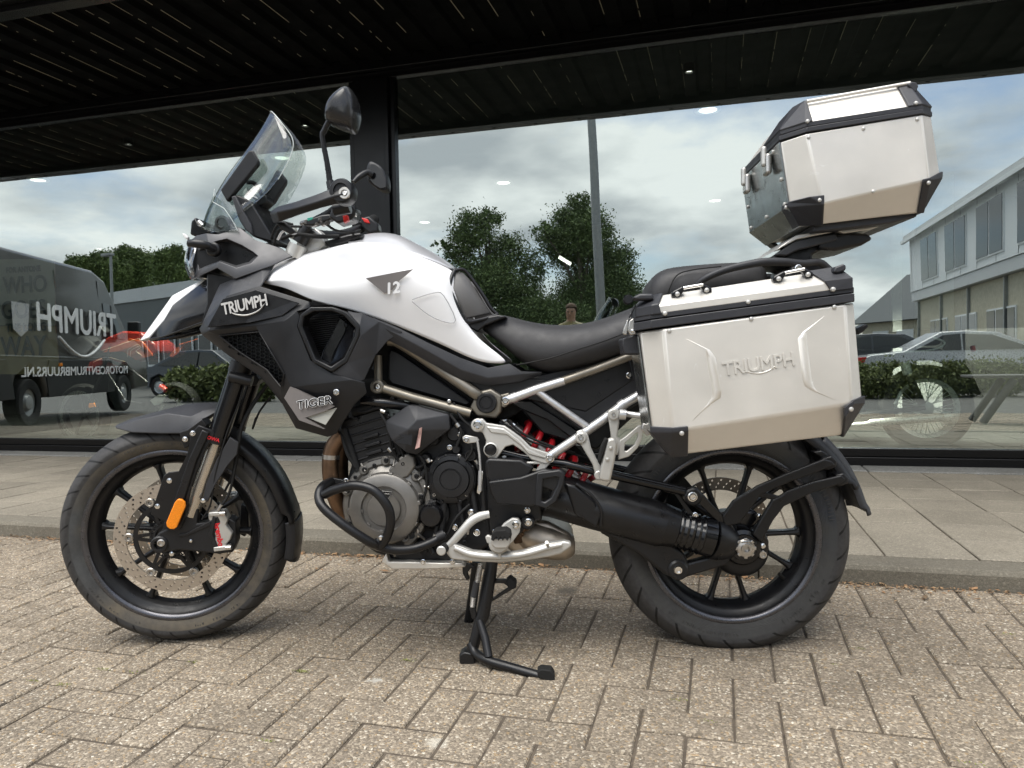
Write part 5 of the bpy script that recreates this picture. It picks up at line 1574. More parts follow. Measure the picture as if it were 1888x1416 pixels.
for ch in list(fr.children):
    if ch.name.startswith('frame_tube') or ch.name.startswith('pivot_casting'): mirrored(ch, FLIPB, fr)
plate('side_cover', 'matte_black', [(938, 712), (1000, 690), (1060, 676), (1160, 640), (1190, 636), (1195, 735), (1150, 762), (1086, 800), (1070, 795), (990, 728), (960, 735)], .118, .02, bike, .004)
plate('under_seat_box', 'satin_black', [(930, 720), (1190, 660), (1200, 740), (1100, 830), (1000, 800)], .085, .17, bike, .006)
bolt(1160, 692, .120, .0065, bike)
plate('lower_cover', 'satin_black', [(940, 742), (978, 738), (1078, 802), (1066, 818), (1010, 775), (960, 755)], .110, .02, bike, .004)
fp = empty('footrest_plate', P(930, 820, .17)); to(fp, bike)
plate('plate_body', 'cast_silver', [(870, 778), (878, 772), (890, 772), (897, 780), (930, 785), (960, 806), (978, 824), (1014, 836), (1018, 852), (1006, 856), (980, 848), (966, 834), (946, 820), (932, 824), (916, 846), (900, 845), (893, 832), (896, 812), (890, 798), (872, 792)], .178, .014, fp, .003, seg=3)
bm_ = plate('plate_body', 'cast_silver', [(1012, 836), (1020, 848), (1008, 862), (990, 875), (984, 872), (996, 856), (952, 856), (952, 853), (1000, 850)], .174, .010, fp, .002)
rnd_part('pivot_bush', 'cast_silver', (881, 784, .178), [(.0175, -.015), (.0175, .006), (.015, .008), (0, .008)], fp); bolt(881, 784, .186, .010, fp)
rnd_part('plate_bung', 'cast_silver', (905, 829, .178), [(.0190, -.01), (.0190, .005), (.0165, .007), (.0155, .003)], fp)
rnd_part('plate_bung', 'gloss_black', (905, 829, .178), [(.0150, -.01), (.0150, .004), (.012, .0075), (0, .0085)], fp)
bolt(1014, 845, .182, .009, fp)
plate('plate_ridge', 'cast_silver', [(896, 786), (929, 790), (956, 810), (972, 827), (1006, 842), (1004, 846), (974, 838), (960, 822), (934, 802), (905, 798)], .182, .006, fp, .003)
en = empty('engine', P(760, 880, .1)); to(en, bike)
plate('crankcase', 'cast_black', [(655, 830), (720, 790), (800, 770), (900, 775), (925, 800), (930, 900), (915, 1000), (860, 1035), (740, 1038), (690, 1020), (645, 985), (630, 930), (640, 880)], .125, .25, en, .012, seg=3)
plate('cylinder', 'satin_black', [(628, 775), (700, 752), (712, 770), (738, 850), (715, 862), (668, 882), (652, 868), (622, 800)], .145, .29, en, .006)
for k in range(6):
    a = (640 + k * 5.2, 790 + k * 14.5); b = (712 + k * 5.0, 768 + k * 14.5)
    rod('cylinder_fin', 'satin_black', [(a[0], a[1], .145), (b[0], b[1], .145)], .0034, en, P, 8)
for (x0, y0, x1, y1, r_) in ((634, 790, 660, 868, .009), (712, 760, 738, 838, .008), (650, 760, 690, 748, .012), (618, 770, 640, 766, .010)):
    rod('engine_hose', 'rubber_black', [(x0, y0, .15), (x1, y1, .152)], r_, en, P, 12)
for k in range(4):
    plate('cylinder_cast_box', 'cast_black', [(668 + k * 3, 806 + k * 15), (696 + k * 3, 798 + k * 15), (698 + k * 3, 803 + k * 15), (670 + k * 3, 811 + k * 15)], .156, .012, en, .0015)
rod('coolant_pipe', 'gloss_black', [(668, 738, .16), (700, 742, .165), (740, 748, .15), (770, 752, .13)], .013, en, P, 16, 4)
plate('intake_cover', 'matte_black', [(711, 776), (753, 746), (768, 748), (828, 764), (830, 792), (768, 838), (748, 834), (722, 812), (738, 806), (714, 790)], .215, .07, en, .006, seg=3,
      dw=[-.035, -.03, -.028, -.035, -.035, -.04, -.02, -.015, 0, -.02])
vs = [(711, 776, .186), (753, 746, .190), (768, 748, .192), (828, 764, .186), (830, 792, .188), (768, 839, .180), (748, 834, .196), (722, 812, .200), (712, 790, .190), (752, 792, .226), (768, 774, .220)]
panel('intake_cover', 'matte_grey', vs, [(0, 1, 10, 9), (1, 2, 10), (2, 3, 10), (3, 4, 9, 10), (4, 5, 9), (5, 6, 9), (6, 7, 9), (7, 8, 9), (8, 0, 9)], en, th=.006, bev=.003, smooth=10)
mat('decal_scuff', (0.52, 0.33, 0.30), .5, var=.25, scale=60)
plate('reflective_tag', 'decal_scuff', [(773, 790), (778, 788), (775, 824), (766, 828)], .2245, .012, en, .0005, dw=[-.004, -.006, -.020, -.020])
cx, cy = 712, 935
k_ = P(cx, cy, .18)
lathe_prof = [(.128, -.06), (.128, -.004), (.122, .006), (.110, .008), (.104, .003), (.098, .012), (.094, .026), (.088, .030), (.062, .032), (.059, .024), (.047, .024), (.044, .031), (0, .032)]
bm = bmesh.new(); add_lathe(bm, P(cx, cy, .150), Y_AX, lathe_prof, 72)
for v in bm.verts:
    d = v.co - P(cx, cy, .150); a = math.degrees(atan2(d.z, d.x)); rr = sqrt(d.x ** 2 + d.z ** 2)
    if rr > .10:
        f = 1 + .10 * max(0, cos(radians(a - 60))) - .06 * max(0, cos(radians(a + 160))) - .06 * max(0, cos(radians(a + 10))) ** 2
        d2 = Vector((d.x * f, d.y, d.z * f)); v.co = P(cx, cy, .150) + d2
o = finish(bm, 'alternator_cover', 'engine_grey', None, 30); to(o, en)
bm = bmesh.new()
for k in range(10):
    a = radians(36 * k + 8); u = Vector((cos(a), 0, sin(a))); t_ = Vector((-sin(a), 0, cos(a)))
    c0 = P(cx, cy, .164)
    V = [bm.verts.new(c0 + u * r_ + t_ * q + Y_AX * h) for r_ in (.060, .096) for q in (-.006, .006) for h in (0.0, .0155 if r_ < .09 else .012)]
    for f in ((0, 1, 3, 2), (4, 6, 7, 5), (0, 4, 5, 1), (2, 3, 7, 6), (0, 2, 6, 4), (1, 5, 7, 3)): bm.faces.new([V[i] for i in f])
o = finish(bm, 'cover_ribs', 'engine_grey', None, 0); bevel(o, .002, 2); to(o, en)
for (x, y) in ((672, 866), (712, 849), (743, 855), (768, 878), (776, 916), (760, 953), (748, 990), (650, 942), (641, 905), (706, 1000)):
    rnd_part('bolt_lug', 'engine_grey', (x, y, .150), [(.0125, -.03), (.0125, .010), (.010, .013), (0, .013)], en, seg=20)
    bolt(x, y, .163, .0055, en, m='satin_black')
plate('cover_neck', 'engine_grey', [(738, 842), (752, 836), (762, 842), (766, 860), (752, 880), (722, 890), (716, 866)], .166, .04, en, .005)
plate('cover_badge', 'satin_black', [(701, 905), (722, 907), (716, 920), (706, 919)], .1835, .004, en, .0005)
bm = bmesh.new()
rod('badge_line', 'decal_silver', [(701, 905, .184), (722, 907, .184), (716, 920, .184), (706, 919, .184), (701, 905, .184)], .0008, en, P, 6)
rod('badge_line', 'decal_silver', [(704, 910, .184), (718, 911, .184)], .0008, en, P, 6)
rnd_part('round_cover', 'cast_black', (833, 882, .150), [(.070, -.04), (.070, .0), (.066, .010), (.050, .013), (.048, .021), (.030, .023), (.0285, .020), (.026, .020), (.025, .023), (0, .023)], en)
for k in range(3):
    a0 = 100 + k * 120
    bm = bmesh.new(); add_lathe(bm, P(833, 882, .163), Y_AX, [(.050, 0), (.062, 0), (.061, .006), (.051, .008)], 20, True, ang0=radians(a0), ang1=radians(a0 + 95))
    o = finish(bm, 'cover_segment', 'satin_black', None, 30); to(o, en)
for (x, y) in ((810, 848), (868, 862), (801, 912), (860, 912), (846, 842)):
    rnd_part('bolt_lug', 'cast_black', (x, y, .150), [(.010, -.02), (.010, .008), (0, .008)], en, seg=18); bolt(x, y, .158, .005, en, m='steel')
rnd_part('coolant_neck', 'satin_black', (868, 839, .155), [(.014, -.02), (.014, .01), (.011, .010), (.010, .004), (0, .004)], en)
rnd_part('oil_filter_cap', 'gloss_black', (796, 950, .160), [(.033, -.05), (.033, .004), (.031, .014), (.026, .020), (.012, .021), (0, .019)], en)
rnd_part('cap_ring', 'cast_black', (797, 948, .150), [(.046, -.03), (.046, .0), (.038, .008), (.036, .0)], en)
for (x, y, r_) in ((838, 800, .02), (800, 810, .017), (785, 845, .014), (842, 828, .012), (760, 985, .012), (740, 1000, .014), (775, 1005, .012), (850, 800, .012)):
    rnd_part('engine_boss', 'cast_black', (x, y, .145), [(r_, -.04), (r_, .008), (r_ * .8, .013), (0, .013)], en, seg=24)
for (x0, y0, x1, y1, r_) in ((820, 920, 812, 990, .010), (846, 925, 858, 990, .008), (790, 1000, 800, 1020, .008), (870, 900, 880, 960, .009), (738, 1010, 748, 990, .006), (778, 880, 790, 860, .010), (788, 890, 802, 888, .009), (792, 928, 806, 926, .009)):
    rod('engine_boss', 'cast_black', [(x0, y0, .15), (x1, y1, .155)], r_, en, P, 12)
for (x0, y0, x1, y1) in ((787, 848, 797, 850), (782, 897, 792, 898), (770, 975, 772, 990), (866, 950, 862, 985)):
    rod('small_union', 'steel', [(x0, y0, .160), (x1, y1, .160)], .004, en, P, 10)
for (x, y, r_) in ((829, 825, .0055), (848, 801, .005), (838, 972, .007), (869, 945, .0072), (879, 982, .0072), (912, 1000, .006), (828, 740, .004)): bolt(x, y, .160, r_, en)
rnd = random.Random(4)
for (x, y) in ((655, 880), (690, 858), (775, 940), (728, 998), (668, 985), (645, 965)): bolt(x, y, .158, .0045, en, m='satin_black')
for (x, y) in ((822, 842), (795, 870), (794, 898), (874, 892), (848, 926), (815, 925), (690, 752), (655, 772), (716, 768), (748, 760), (816, 772), (762, 966), (745, 1012), (772, 1016), (856, 1000), (846, 1020), (700, 1012), (893, 960)): bolt(x, y, .163, .0042, en, m='satin_black')
for pts, r_ in (([(700, 760, .17), (716, 790, .175), (722, 830, .17), (735, 850, .165)], .0042), ([(726, 762, .16), (730, 800, .165), (744, 842, .165)], .003), ([(630, 800, .15), (640, 835, .16), (656, 862, .158)], .005),
               ([(830, 765, .16), (845, 785, .165), (850, 800, .165), (842, 822, .165)], .0045), ([(836, 742, .15), (850, 770, .16), (872, 790, .16)], .0035), ([(866, 800, .165), (870, 830, .168), (858, 850, .165)], .0032),
               ([(800, 925, .165), (806, 960, .17), (800, 1000, .165)], .0045), ([(876, 850, .17), (888, 880, .175), (892, 920, .172), (886, 960, .17)], .0036), ([(745, 850, .15), (770, 862, .16), (790, 850, .16)], .004),
               ([(640, 745, .15), (665, 760, .16), (700, 752, .165), (712, 765, .16)], .005), ([(770, 835, .17), (784, 860, .17), (786, 900, .165), (776, 930, .16)], .0035), ([(826, 985, .165), (838, 960, .17), (850, 945, .168), (866, 930, .165)], .0038),
               ([(905, 800, .12), (920, 815, .13), (935, 812, .13), (950, 822, .13)], .003)):
    rod('engine_hose', 'rubber_black', pts, r_, en, P, 8, 5)
for (x0, y0, x1, y1) in ((716, 826, 722, 832), (803, 985, 800, 994), (788, 846, 792, 852), (702, 757, 710, 760), (877, 848, 880, 856), (841, 781, 846, 787)): rod('hose_clip', 'steel', [(x0, y0, .168), (x1, y1, .168)], .0062, en, P, 12)
for k in range(7):
    x, y = 752 + k * 8.5, 1002 + (k % 2) * 3
    rod('sump_rib', 'cast_black', [(x, y - 10, .128), (x + 1, y + 16, .128)], .0028, en, P, 8)
for k in range(9):
    a = radians(40 * k); x, y = 712 + 76 * cos(a), 935 - 76 * sin(a)
    if x < 640: continue
    rod('cover_web', 'engine_grey', [(x, y, .166), (712 + 92 * cos(a), 935 - 92 * sin(a), .152)], .0035, en, P, 8)
plate('gear_link', 'cast_silver', [(852, 806), (858, 802), (880, 806), (884, 812), (878, 816), (862, 818), (854, 814)], .172, .008, en, .002); bolt(860, 811, .176, .006, en)
rod('gear_rod', 'silver_tube', [(880, 812, .178), (884, 838, .178), (886, 868, .178)], .0034, en, P, 10)
rod('gear_rod', 'silver_tube', [(886, 868, .178), (885, 905, .178)], [.006, .0065], en, P, 12)
rod('gear_rod', 'satin_black', [(890, 906, .17), (893, 945, .17)], .006, en, P, 12)
plate('engine_bracket', 'chrome', [(884, 869), (891, 870), (888, 905), (883, 912), (879, 908)], .182, .006, en, .001)
plate('heel_guard', 'satin_black', [(894, 852), (900, 845), (960, 848), (985, 862), (972, 882), (940, 900), (905, 892), (896, 880)], .192, .05, bike, .006, seg=3)
plate('heel_guard', 'satin_black', [(900, 888), (960, 880), (1000, 866), (1030, 868), (1042, 876), (1036, 898), (1018, 930), (1002, 945), (1018, 905), (1000, 898), (990, 930), (980, 935), (915, 930), (905, 910)], .205, .03, bike, .005, seg=3)
framed('guard_wing', 'matte_black', [(990, 872), (1032, 866), (1042, 872), (1040, 892), (1026, 925), (1008, 938), (985, 932)], [(1002, 884), (1024, 880), (1030, 882), (1028, 894), (1016, 918), (1004, 926), (998, 924)], .214, .024, bike, .004)
plate('swingarm_cover', 'satin_black', [(895, 880), (990, 885), (1000, 960), (975, 965), (960, 985), (920, 1000), (903, 990), (897, 940)], .150, .08, bike, .006)
for (x, y) in ((974, 963), (972, 941)): bolt(x, y, .178, .008 if y > 950 else .0065, bike)
rnd_part('hanger_bush', 'satin_black', (973, 963, .165), [(.018, -.02), (.018, .008), (.014, .012), (0, .012)], bike)
ex = empty('exhaust', P(620, 880, .1)); to(ex, bike)
rod('header_pipe', 'header_pipe', [(632, 800, .13), (612, 830, .13), (610, 880, .13), (624, 930, .11), (650, 960, .08), (720, 990, .04)], .0225, ex, P, 22, 6)
rod('header_pipe', 'header_pipe', [(640, 800, .05), (628, 840, .05), (630, 900, .05), (640, 940, .04), (690, 980, .03)], .0225, ex, P, 22, 6)
rod('header_clamp', 'steel', [(610.5, 838, .13), (610, 846, .13)], .0240, ex, P, 22)
rod('collector', 'collector_steel', [(950, 975, .05), (975, 985, .06), (1010, 998, .06), (1040, 1004, .055), (1056, 1004, .05)], [.024, .045, .050, .044, .030], ex, P, 30, 4)
plate('collector_shell', 'collector_steel', [(936, 968), (975, 958), (1010, 962), (1048, 982), (1060, 998), (1056, 1018), (1034, 1034), (960, 1030), (930, 1010)], .085, .16, ex, .018, seg=4)
plate('heat_shield', 'header_pipe', [(944, 978), (975, 966), (982, 978), (970, 1000), (948, 1004)], .098, .01, ex, .004)
for (x, y) in ((962, 985), (972, 975)): bolt(x, y, .098, .006, ex, m='header_pipe')
plate('skid_plate', 'case_alu', [(703, 1036), (712, 1020), (716, 1036), (788, 1037), (852, 1039), (858, 1046), (800, 1049), (724, 1050)], .150, .30, bike, .003)
plate('sump', 'cast_black', [(690, 1000), (800, 1010), (900, 1015), (905, 1036), (760, 1038), (722, 1030)], .120, .24, bike, .01)
for x in (780, 834): bolt(x, 1036, .152, .0055, bike)
cb = empty('crash_bar', P(660, 950, .2)); to(cb, bike)
rod('bar_tube', 'satin_black', [(626, 893, .13), (612, 888, .16), (594, 898, .20), (588, 918, .225), (600, 940, .24), (640, 972, .245), (680, 998, .235), (694, 1003, .22), (700, 996, .215)], .0122, cb, P, 20, 5)
rod('bar_tube', 'satin_black', [(598, 912, .222), (620, 902, .235), (655, 895, .25), (690, 905, .255), (715, 935, .255), (720, 965, .245), (712, 992, .225), (702, 1006, .215)], .0122, cb, P, 20, 6)
rod('bar_tube', 'satin_black', [(688, 1002, .215), (720, 1013, .205), (760, 1012, .19), (795, 1000, .175), (822, 985, .165)], .0122, cb, P, 20, 5)
plate('bar_tab', 'satin_black', [(600, 890), (608, 880), (630, 884), (642, 892), (636, 900), (618, 898), (604, 906)], .165, .01, cb, .002)
for ch in list(cb.children): mirrored(ch, FLIPB, cb)
bolt(638, 886, .168, .005, cb); bolt(702, 992, .232, .005, cb)
rod('bar_clamp', 'cast_black', [(806, 992, .172), (820, 985, .168)], .0155, cb, P, 16)
ss = empty('side_stand', P(930, 1015, .17)); to(ss, bike)
vs = [(826, 1004), (836, 1002), (870, 1016), (920, 1021), (960, 1017), (1010, 1002), (1040, 998), (1052, 1000), (1054, 1008), (1034, 1022), (1014, 1027), (970, 1034), (920, 1038), (870, 1036), (832, 1032), (822, 1020)]
plate('stand_leg', 'cast_silver', vs, .205, .024, ss, .005, seg=3)
rod('stand_leg', 'cast_silver', [(838, 1010, .21), (870, 1022, .21), (920, 1026, .212), (965, 1022, .212), (1015, 1008, .212), (1036, 1004, .212)], [.0075, .009, .009, .0085, .0075, .006], ss, P, 12, 4)
rod('stand_pin', 'cast_silver', [(1012, 1012, .20), (1008, 1000, .24)], .0045, ss, P, 12)
rod('stand_tang', 'cast_silver', [(921, 1012, .224), (921, 1030, .224)], .0045, ss, P, 8)
gp = empty('gear_pedal', P(860, 980, .19)); to(gp, bike)
rod('pedal_arm', 'cast_silver', [(822, 1010, .20), (834, 1000, .20), (850, 982, .20), (868, 962, .195), (885, 952, .19), (902, 948, .185)], [.008, .010, .011, .012, .012, .010], gp, P, 14, 3, flat=.7)
rod('pedal_rubber', 'rubber_black', [(822, 1008, .19), (815, 1014, .225)], .0125, gp, P, 18)
rnd_part('pedal_end', 'cast_silver', (814, 1015, .222), [(.0125, -.004), (.0125, .004), (.010, .006), (0, .006)], gp, seg=24)
pg = empty('footrest', P(925, 990, .22)); to(pg, bike)
plate('peg_bracket', 'cast_silver', [(905, 994), (915, 985), (928, 966), (944, 955), (956, 956), (961, 966), (958, 982), (946, 998), (936, 1008), (912, 1010)], .190, .018, pg, .004, seg=3)
bolt(951, 968, .194, .0082, pg)
rnd_part('peg_base', 'cast_silver', (922, 996, .20), [(.026, -.015), (.026, .040), (.020, .048), (0, .048)], pg, seg=30)
plate('peg_teeth', 'cast_silver', [(904, 992), (940, 991), (941, 1003), (934, 1012), (912, 1012), (905, 1004)], .272, .05, pg, .004)
bm = bmesh.new()
z = [(905, 995), (907, 984), (914, 979), (932, 978), (940, 983), (942, 994), (939, 990), (935, 998), (931, 990), (927, 998), (923, 990), (919, 998), (915, 990), (910, 998)]
plate('peg_rubber', 'rubber_black', z, .283, .05, pg, .002)
bolt(912, 972 + 8, .195, .005, pg)
plate('peg_lug', 'cast_silver', [(894, 990), (900, 986), (906, 990), (906, 1004), (898, 1002)], .200, .012, pg, .003)
cs = empty('centre_stand', P(890, 1140, .1)); to(cs, bike)
rod('stand_leg', 'satin_black', [(908, 1030, .115), (903, 1060, .12), (890, 1135, .135), (884, 1148, .137)], [.016, .0185, .0185, .017], cs, P, 20)
rod('stand_leg', 'satin_black', [(886, 1140, .137), (876, 1180, .145), (864, 1222, .15)], [.0165, .0155, .0155], cs, P, 20)
rod('stand_strut', 'satin_black', [(884, 1144, .145), (894, 1175, .165), (901, 1212, .19)], .0115, cs, P, 18)
rod('foot_bar', 'satin_black', [(868, 1186, .146), (876, 1203, .16), (900, 1218, .19), (950, 1233, .215), (1000, 1248, .235), (1012, 1252, .238)], .0125, cs, P, 18, 5)
plate('stand_foot', 'satin_black', [(846, 1208), (856, 1202), (874, 1206), (876, 1222), (872, 1230), (852, 1231), (847, 1222)], .165, .045, cs, .004)
plate('foot_pad', 'rubber_black', [(990, 1238), (998, 1234), (1016, 1236), (1022, 1244), (1024, 1262), (1018, 1268), (1008, 1266), (1010, 1256), (992, 1250)], .258, .034, cs, .003)
rod('stand_leg', 'satin_black', [(880, 1034, -.115), (872, 1100, -.13), (860, 1178, -.15)], .016, cs, P, 18)
rod('cross_tube', 'satin_black', [(905, 1045, .12), (890, 1040, -.12)], .014, cs, P, 18)
framed('lift_lever', 'satin_black', [(908, 1068), (935, 1068), (944, 1078), (950, 1084), (940, 1090), (920, 1102), (900, 1114)], [(912, 1076), (928, 1076), (934, 1080), (937, 1083), (933, 1086), (920, 1095), (908, 1104)], .12, .012, cs, .003)
plate('lever_pad', 'rubber_black', [(932, 1072), (940, 1066), (951, 1074), (952, 1084), (944, 1088), (936, 1082)], .135, .04, cs, .003)
plate('stand_hook', 'satin_black', [(852, 1044), (858, 1040), (868, 1038), (876, 1046), (868, 1048), (862, 1056), (866, 1068), (860, 1070), (853, 1058)], .125, .01, cs, .002)
def spring(name, m, p0, p1, r, wire, turns, parent, seg=10):
    p0, p1 = Vector(p0), Vector(p1); d = (p1 - p0); L = d.length; d.normalize()
    a = d.orthogonal().normalized(); b = d.cross(a); n = int(turns * seg)
    pts = [p0 + d * (L * k / n) + a * (r * cos(2 * pi * k / seg)) + b * (r * sin(2 * pi * k / seg)) for k in range(n + 1)]
    bm = bmesh.new(); add_tube(bm, pts, wire, 8)
    o = finish(bm, name, m, None, 60); to(o, parent); return o
spring('stand_spring', 'steel', P(886, 1040, .145), P(880, 1072, .145), .0068, .0016, 13, cs)
rod('spring_sleeve', 'matte_grey', [(879, 1072, .145), (873, 1100, .145)], .0088, cs, P, 14)
spring('stand_spring', 'steel', P(873, 1100, .145), P(871, 1118, .145), .0065, .0016, 8, cs)
plate('spring_tab', 'satin_black', [(865, 1122), (874, 1118), (878, 1130), (878, 1142), (870, 1142)], .145, .008, cs, .002)
# =================================================================== SHOCK, SWINGARM, DRIVE, REAR MUDGUARD
sh = empty('rear_shock', P(1020, 850, .0)); to(sh, bike)
a_, b_ = P(946, 788, .062), P(1092, 905, .062)
spring('shock_spring', 'spring_red', P(958, 798, .062), P(1084, 897, .062), .040, .0088, 6.0, sh, 16)
o = tube('shock_body', 'steel', [a_, b_], .018, None, 20); to(o, sh)
rod('shock_mount', 'chrome', [(925, 772, .045), (948, 790, .045)], .028, sh, P, 20)
rod('shock_hose', 'rubber_black', [(935, 775, .12), (965, 800, .13), (1010, 820, .125), (1060, 835, .12)], .0035, bike, P, 8, 5)
rod('shock_hose', 'rubber_black', [(930, 782, .12), (975, 812, .13), (1040, 832, .12), (1100, 850, .11)], .003, bike, P, 8, 5)
rnd_part('reservoir_cap', 'steel', (937, 782, .10), [(.012, -.02), (.012, .01), (.009, .013), (0, .013)], bike, seg=20)
sa = empty('swingarm', P(1150, 940, .1)); to(sa, bike)
rod('arm_tube', 'satin_black', [(960, 905, .07), (1020, 912, .09), (1100, 935, .105), (1200, 962, .115), (1222, 968, .115)], [.058, .062, .062, .060, .059], sa, P, 40)
rod('arm_collar', 'satin_black', [(1218, 966, .115), (1246, 974, .115)], [.0585, .052], sa, P, 40)
for i, x in enumerate((1250, 1260, 1270, 1281, 1291)):
    y = 975 + (x - 1250) * .27
    rod('rubber_boot', 'gloss_black', [(x - 5, y - 1.4, .112), (x, y, .112), (x + 5, y + 1.4, .112)], [.0505, .0545, .0505], sa, P, 40)
rod('drive_shaft_case', 'gloss_black', [(1292, 986, .112), (1312, 991, .110)], [.053, .053], sa, P, 40)
rod('final_drive', 'satin_black', [(1310, 991, .110), (1322, 994, .105), (1345, 999, .080), (1360, 1003, .066)], [.056, .056, .050, .040], sa, P, 40)
rnd_part('final_drive', 'cast_black', (1362, 1008, .045), [(.074, -.05), (.080, -.02), (.079, .010), (.074, .030), (.062, .044), (.050, .050), (.0, .050)], sa)
plate('arm_shield', 'satin_black', [(985, 880), (1040, 890), (1068, 920), (1062, 945), (1000, 930), (960, 920), (955, 890)], .150, .03, sa, .008, seg=3)
plate('arm_shield', 'satin_black', [(1040, 890), (1062, 895), (1100, 925), (1110, 955), (1100, 975), (1060, 950)], .166, .04, sa, .008, seg=3)
rod('shield_edge', 'satin_black', [(1062, 892, .165), (1090, 912, .170), (1108, 940, .172), (1108, 970, .165)], .004, sa, P, 10, 4)
plate('arm_web', 'satin_black', [(1090, 962), (1215, 985), (1262, 1020), (1272, 1045), (1266, 1062), (1250, 1070), (1225, 1060), (1175, 1020), (1110, 985)], .130, .05, sa, .009, seg=3)
plate('torque_link', 'satin_black', [(1250, 1036), (1262, 1040), (1345, 1018), (1348, 1030), (1340, 1042), (1262, 1066), (1246, 1062)], .124, .035, sa, .006, seg=3)
rnd_part('link_bush', 'satin_black', (1250, 1050, .128), [(.027, -.02), (.027, .006), (.022, .010), (0, .010)], sa)
rnd_part('axle_flange', 'gloss_black', (1370, 1008, .116), [(.052, -.05), (.052, -.006), (.046, .004), (.036, .008), (.034, .012), (0, .012)], sa)
bolt(1250, 1050, .137, .0125, sa)
rnd_part('axle_nut', 'steel', (1374, 1010, .128), [(.0250, -.01), (.0250, .006), (.022, .010), (.014, .012), (.013, .016), (.0085, .016), (.007, .004), (0, .004)], sa, seg=36)
bm = bmesh.new()
for k in range(8):
    a = 2 * pi * k / 8; u = Vector((cos(a), 0, sin(a))); t_ = Vector((-sin(a), 0, cos(a))); c0 = P(1374, 1010, .130)
    V = [bm.verts.new(c0 + u * r_ + t_ * q + Y_AX * h) for r_ in (.018, .0275) for q in (-.0045, .0045) for h in (0, .0075)]
    for f in ((0, 1, 3, 2), (4, 6, 7, 5), (0, 4, 5, 1), (2, 3, 7, 6), (0, 2, 6, 4), (1, 5, 7, 3)): bm.faces.new([V[i] for i in f])
o = finish(bm, 'nut_castle', 'steel', None, 0); bevel(o, .0012, 2); to(o, sa)
rod('split_pin', 'steel', [(1366, 1000, .142), (1384, 1000, .142), (1391, 1006, .140)], .0014, sa, P, 6)
plate('drive_lug', 'gloss_black', [(1396, 985), (1412, 982), (1418, 1000), (1416, 1028), (1404, 1034), (1392, 1020)], .105, .03, sa, .004)
bolt(1406, 1006, .108, .0082, sa, kind=1)
rnd_part('filler_plug', 'steel', (1406, 1022, .108), [(.0115, -.006), (.0115, .004), (.0095, .007), (.006, .007), (.005, .002), (0, .002)], sa, seg=24)
rod('torque_rod', 'gloss_black', [(905, 830, .135), (960, 843, .135), (1040, 855, .135), (1130, 876, .135), (1205, 893, .135), (1262, 906, .135)], [.011, .0115, .0115, .0125, .0125, .0125], sa, P, 18)
rod('torque_rod', 'gloss_black', [(1040, 842, -.02), (1200, 878, -.02)], .012, sa, P, 16)
rnd_part('rod_end', 'satin_black', (1277, 915, .135), [(.0235, -.015), (.0235, .010), (.019, .014), (0, .014)], sa)
bolt(1277, 916, .149, .0100, sa)
plate('strut', 'gloss_black', [(1270, 902), (1284, 898), (1294, 908), (1352, 970), (1360, 986), (1348, 994), (1338, 978), (1286, 926), (1270, 928)], .128, .022, sa, .004, seg=3)
bolt(930, 845, .140, .010, sa); rnd_part('rod_bush', 'chrome', (930, 845, .13), [(.018, -.01), (.018, .006), (.015, .009), (0, .009)], sa)
plate('sensor_bracket', 'satin_black', [(1248, 905), (1262, 925), (1280, 950), (1288, 956), (1284, 962), (1272, 954), (1240, 905)], .13, .005, sa, .001)
bolt(1282, 950, .132, .006, sa)
plate('rear_hub_cover', 'gloss_black', [(1335, 965), (1350, 945), (1375, 938), (1398, 944), (1402, 960), (1380, 985), (1350, 985)], .085, .05, sa, .01, seg=3)
bolt(1400, 951, .10, .0062, sa, kind=1)
rd = disc(R0, Y_AX, -0.085, 0.104, 0.141, 0.005, 'rear_disc', rw_, xdir=Vector((1, 0, 0)))
bm = bmesh.new(); add_lathe(bm, R0 + Y_AX * -.083, Y_AX, [(.05, -.003), (.104, -.002), (.104, .002), (.05, .003)], 60, True)
plate('rear_caliper', 'cast_black', [(1236, 895), (1262, 886), (1290, 920), (1280, 970), (1240, 965), (1225, 930)], -.075, .05, sa, .006)
plate('caliper_bracket', 'satin_black', [(1246, 890), (1262, 880), (1330, 960), (1310, 985), (1270, 950)], -.07, .01, sa, .003)
rg = empty('rear_mudguard', P(1500, 880, 0)); to(rg, bike)
arch('mudguard_blade', 'matte_black', 62, 22, .362, .088, rg, th=.006, C=R0, X=Vector((1, 0, 0)), Z=Vector((0, 0, 1)), NN=Y_AX, tip=False, drop=.035)
arch('mudguard_flap', 'matte_grey', 47, 9, .376, .075, rg, th=.005, C=R0, X=Vector((1, 0, 0)), Z=Vector((0, 0, 1)), NN=Y_AX, tip=False, drop=.030)
plate('mudguard_arm', 'satin_black', [(1336, 972), (1332, 952), (1352, 924), (1398, 896), (1450, 874), (1520, 846), (1534, 850), (1541, 858), (1520, 866), (1460, 888), (1404, 912), (1376, 950), (1364, 965)], .132, .016, rg, .004, seg=3)
plate('mudguard_arm', 'satin_black', [(1388, 985), (1400, 962), (1424, 922), (1444, 912), (1450, 906), (1500, 888), (1552, 876), (1560, 884), (1552, 892), (1500, 908), (1446, 934), (1426, 960), (1412, 985), (1404, 1000)], .132, .016, rg, .004, seg=3)
plate('arm_brace', 'satin_black', [(1400, 910), (1408, 907), (1442, 916), (1446, 922), (1434, 924), (1398, 916)], .128, .010, rg, .003)
plate('arm_pad', 'satin_black', [(1516, 846), (1534, 840), (1544, 850), (1542, 862), (1524, 868)], .128, .08, rg, .004)
plate('arm_pad', 'satin_black', [(1540, 876), (1556, 872), (1566, 882), (1564, 892), (1546, 898)], .128, .08, rg, .004)
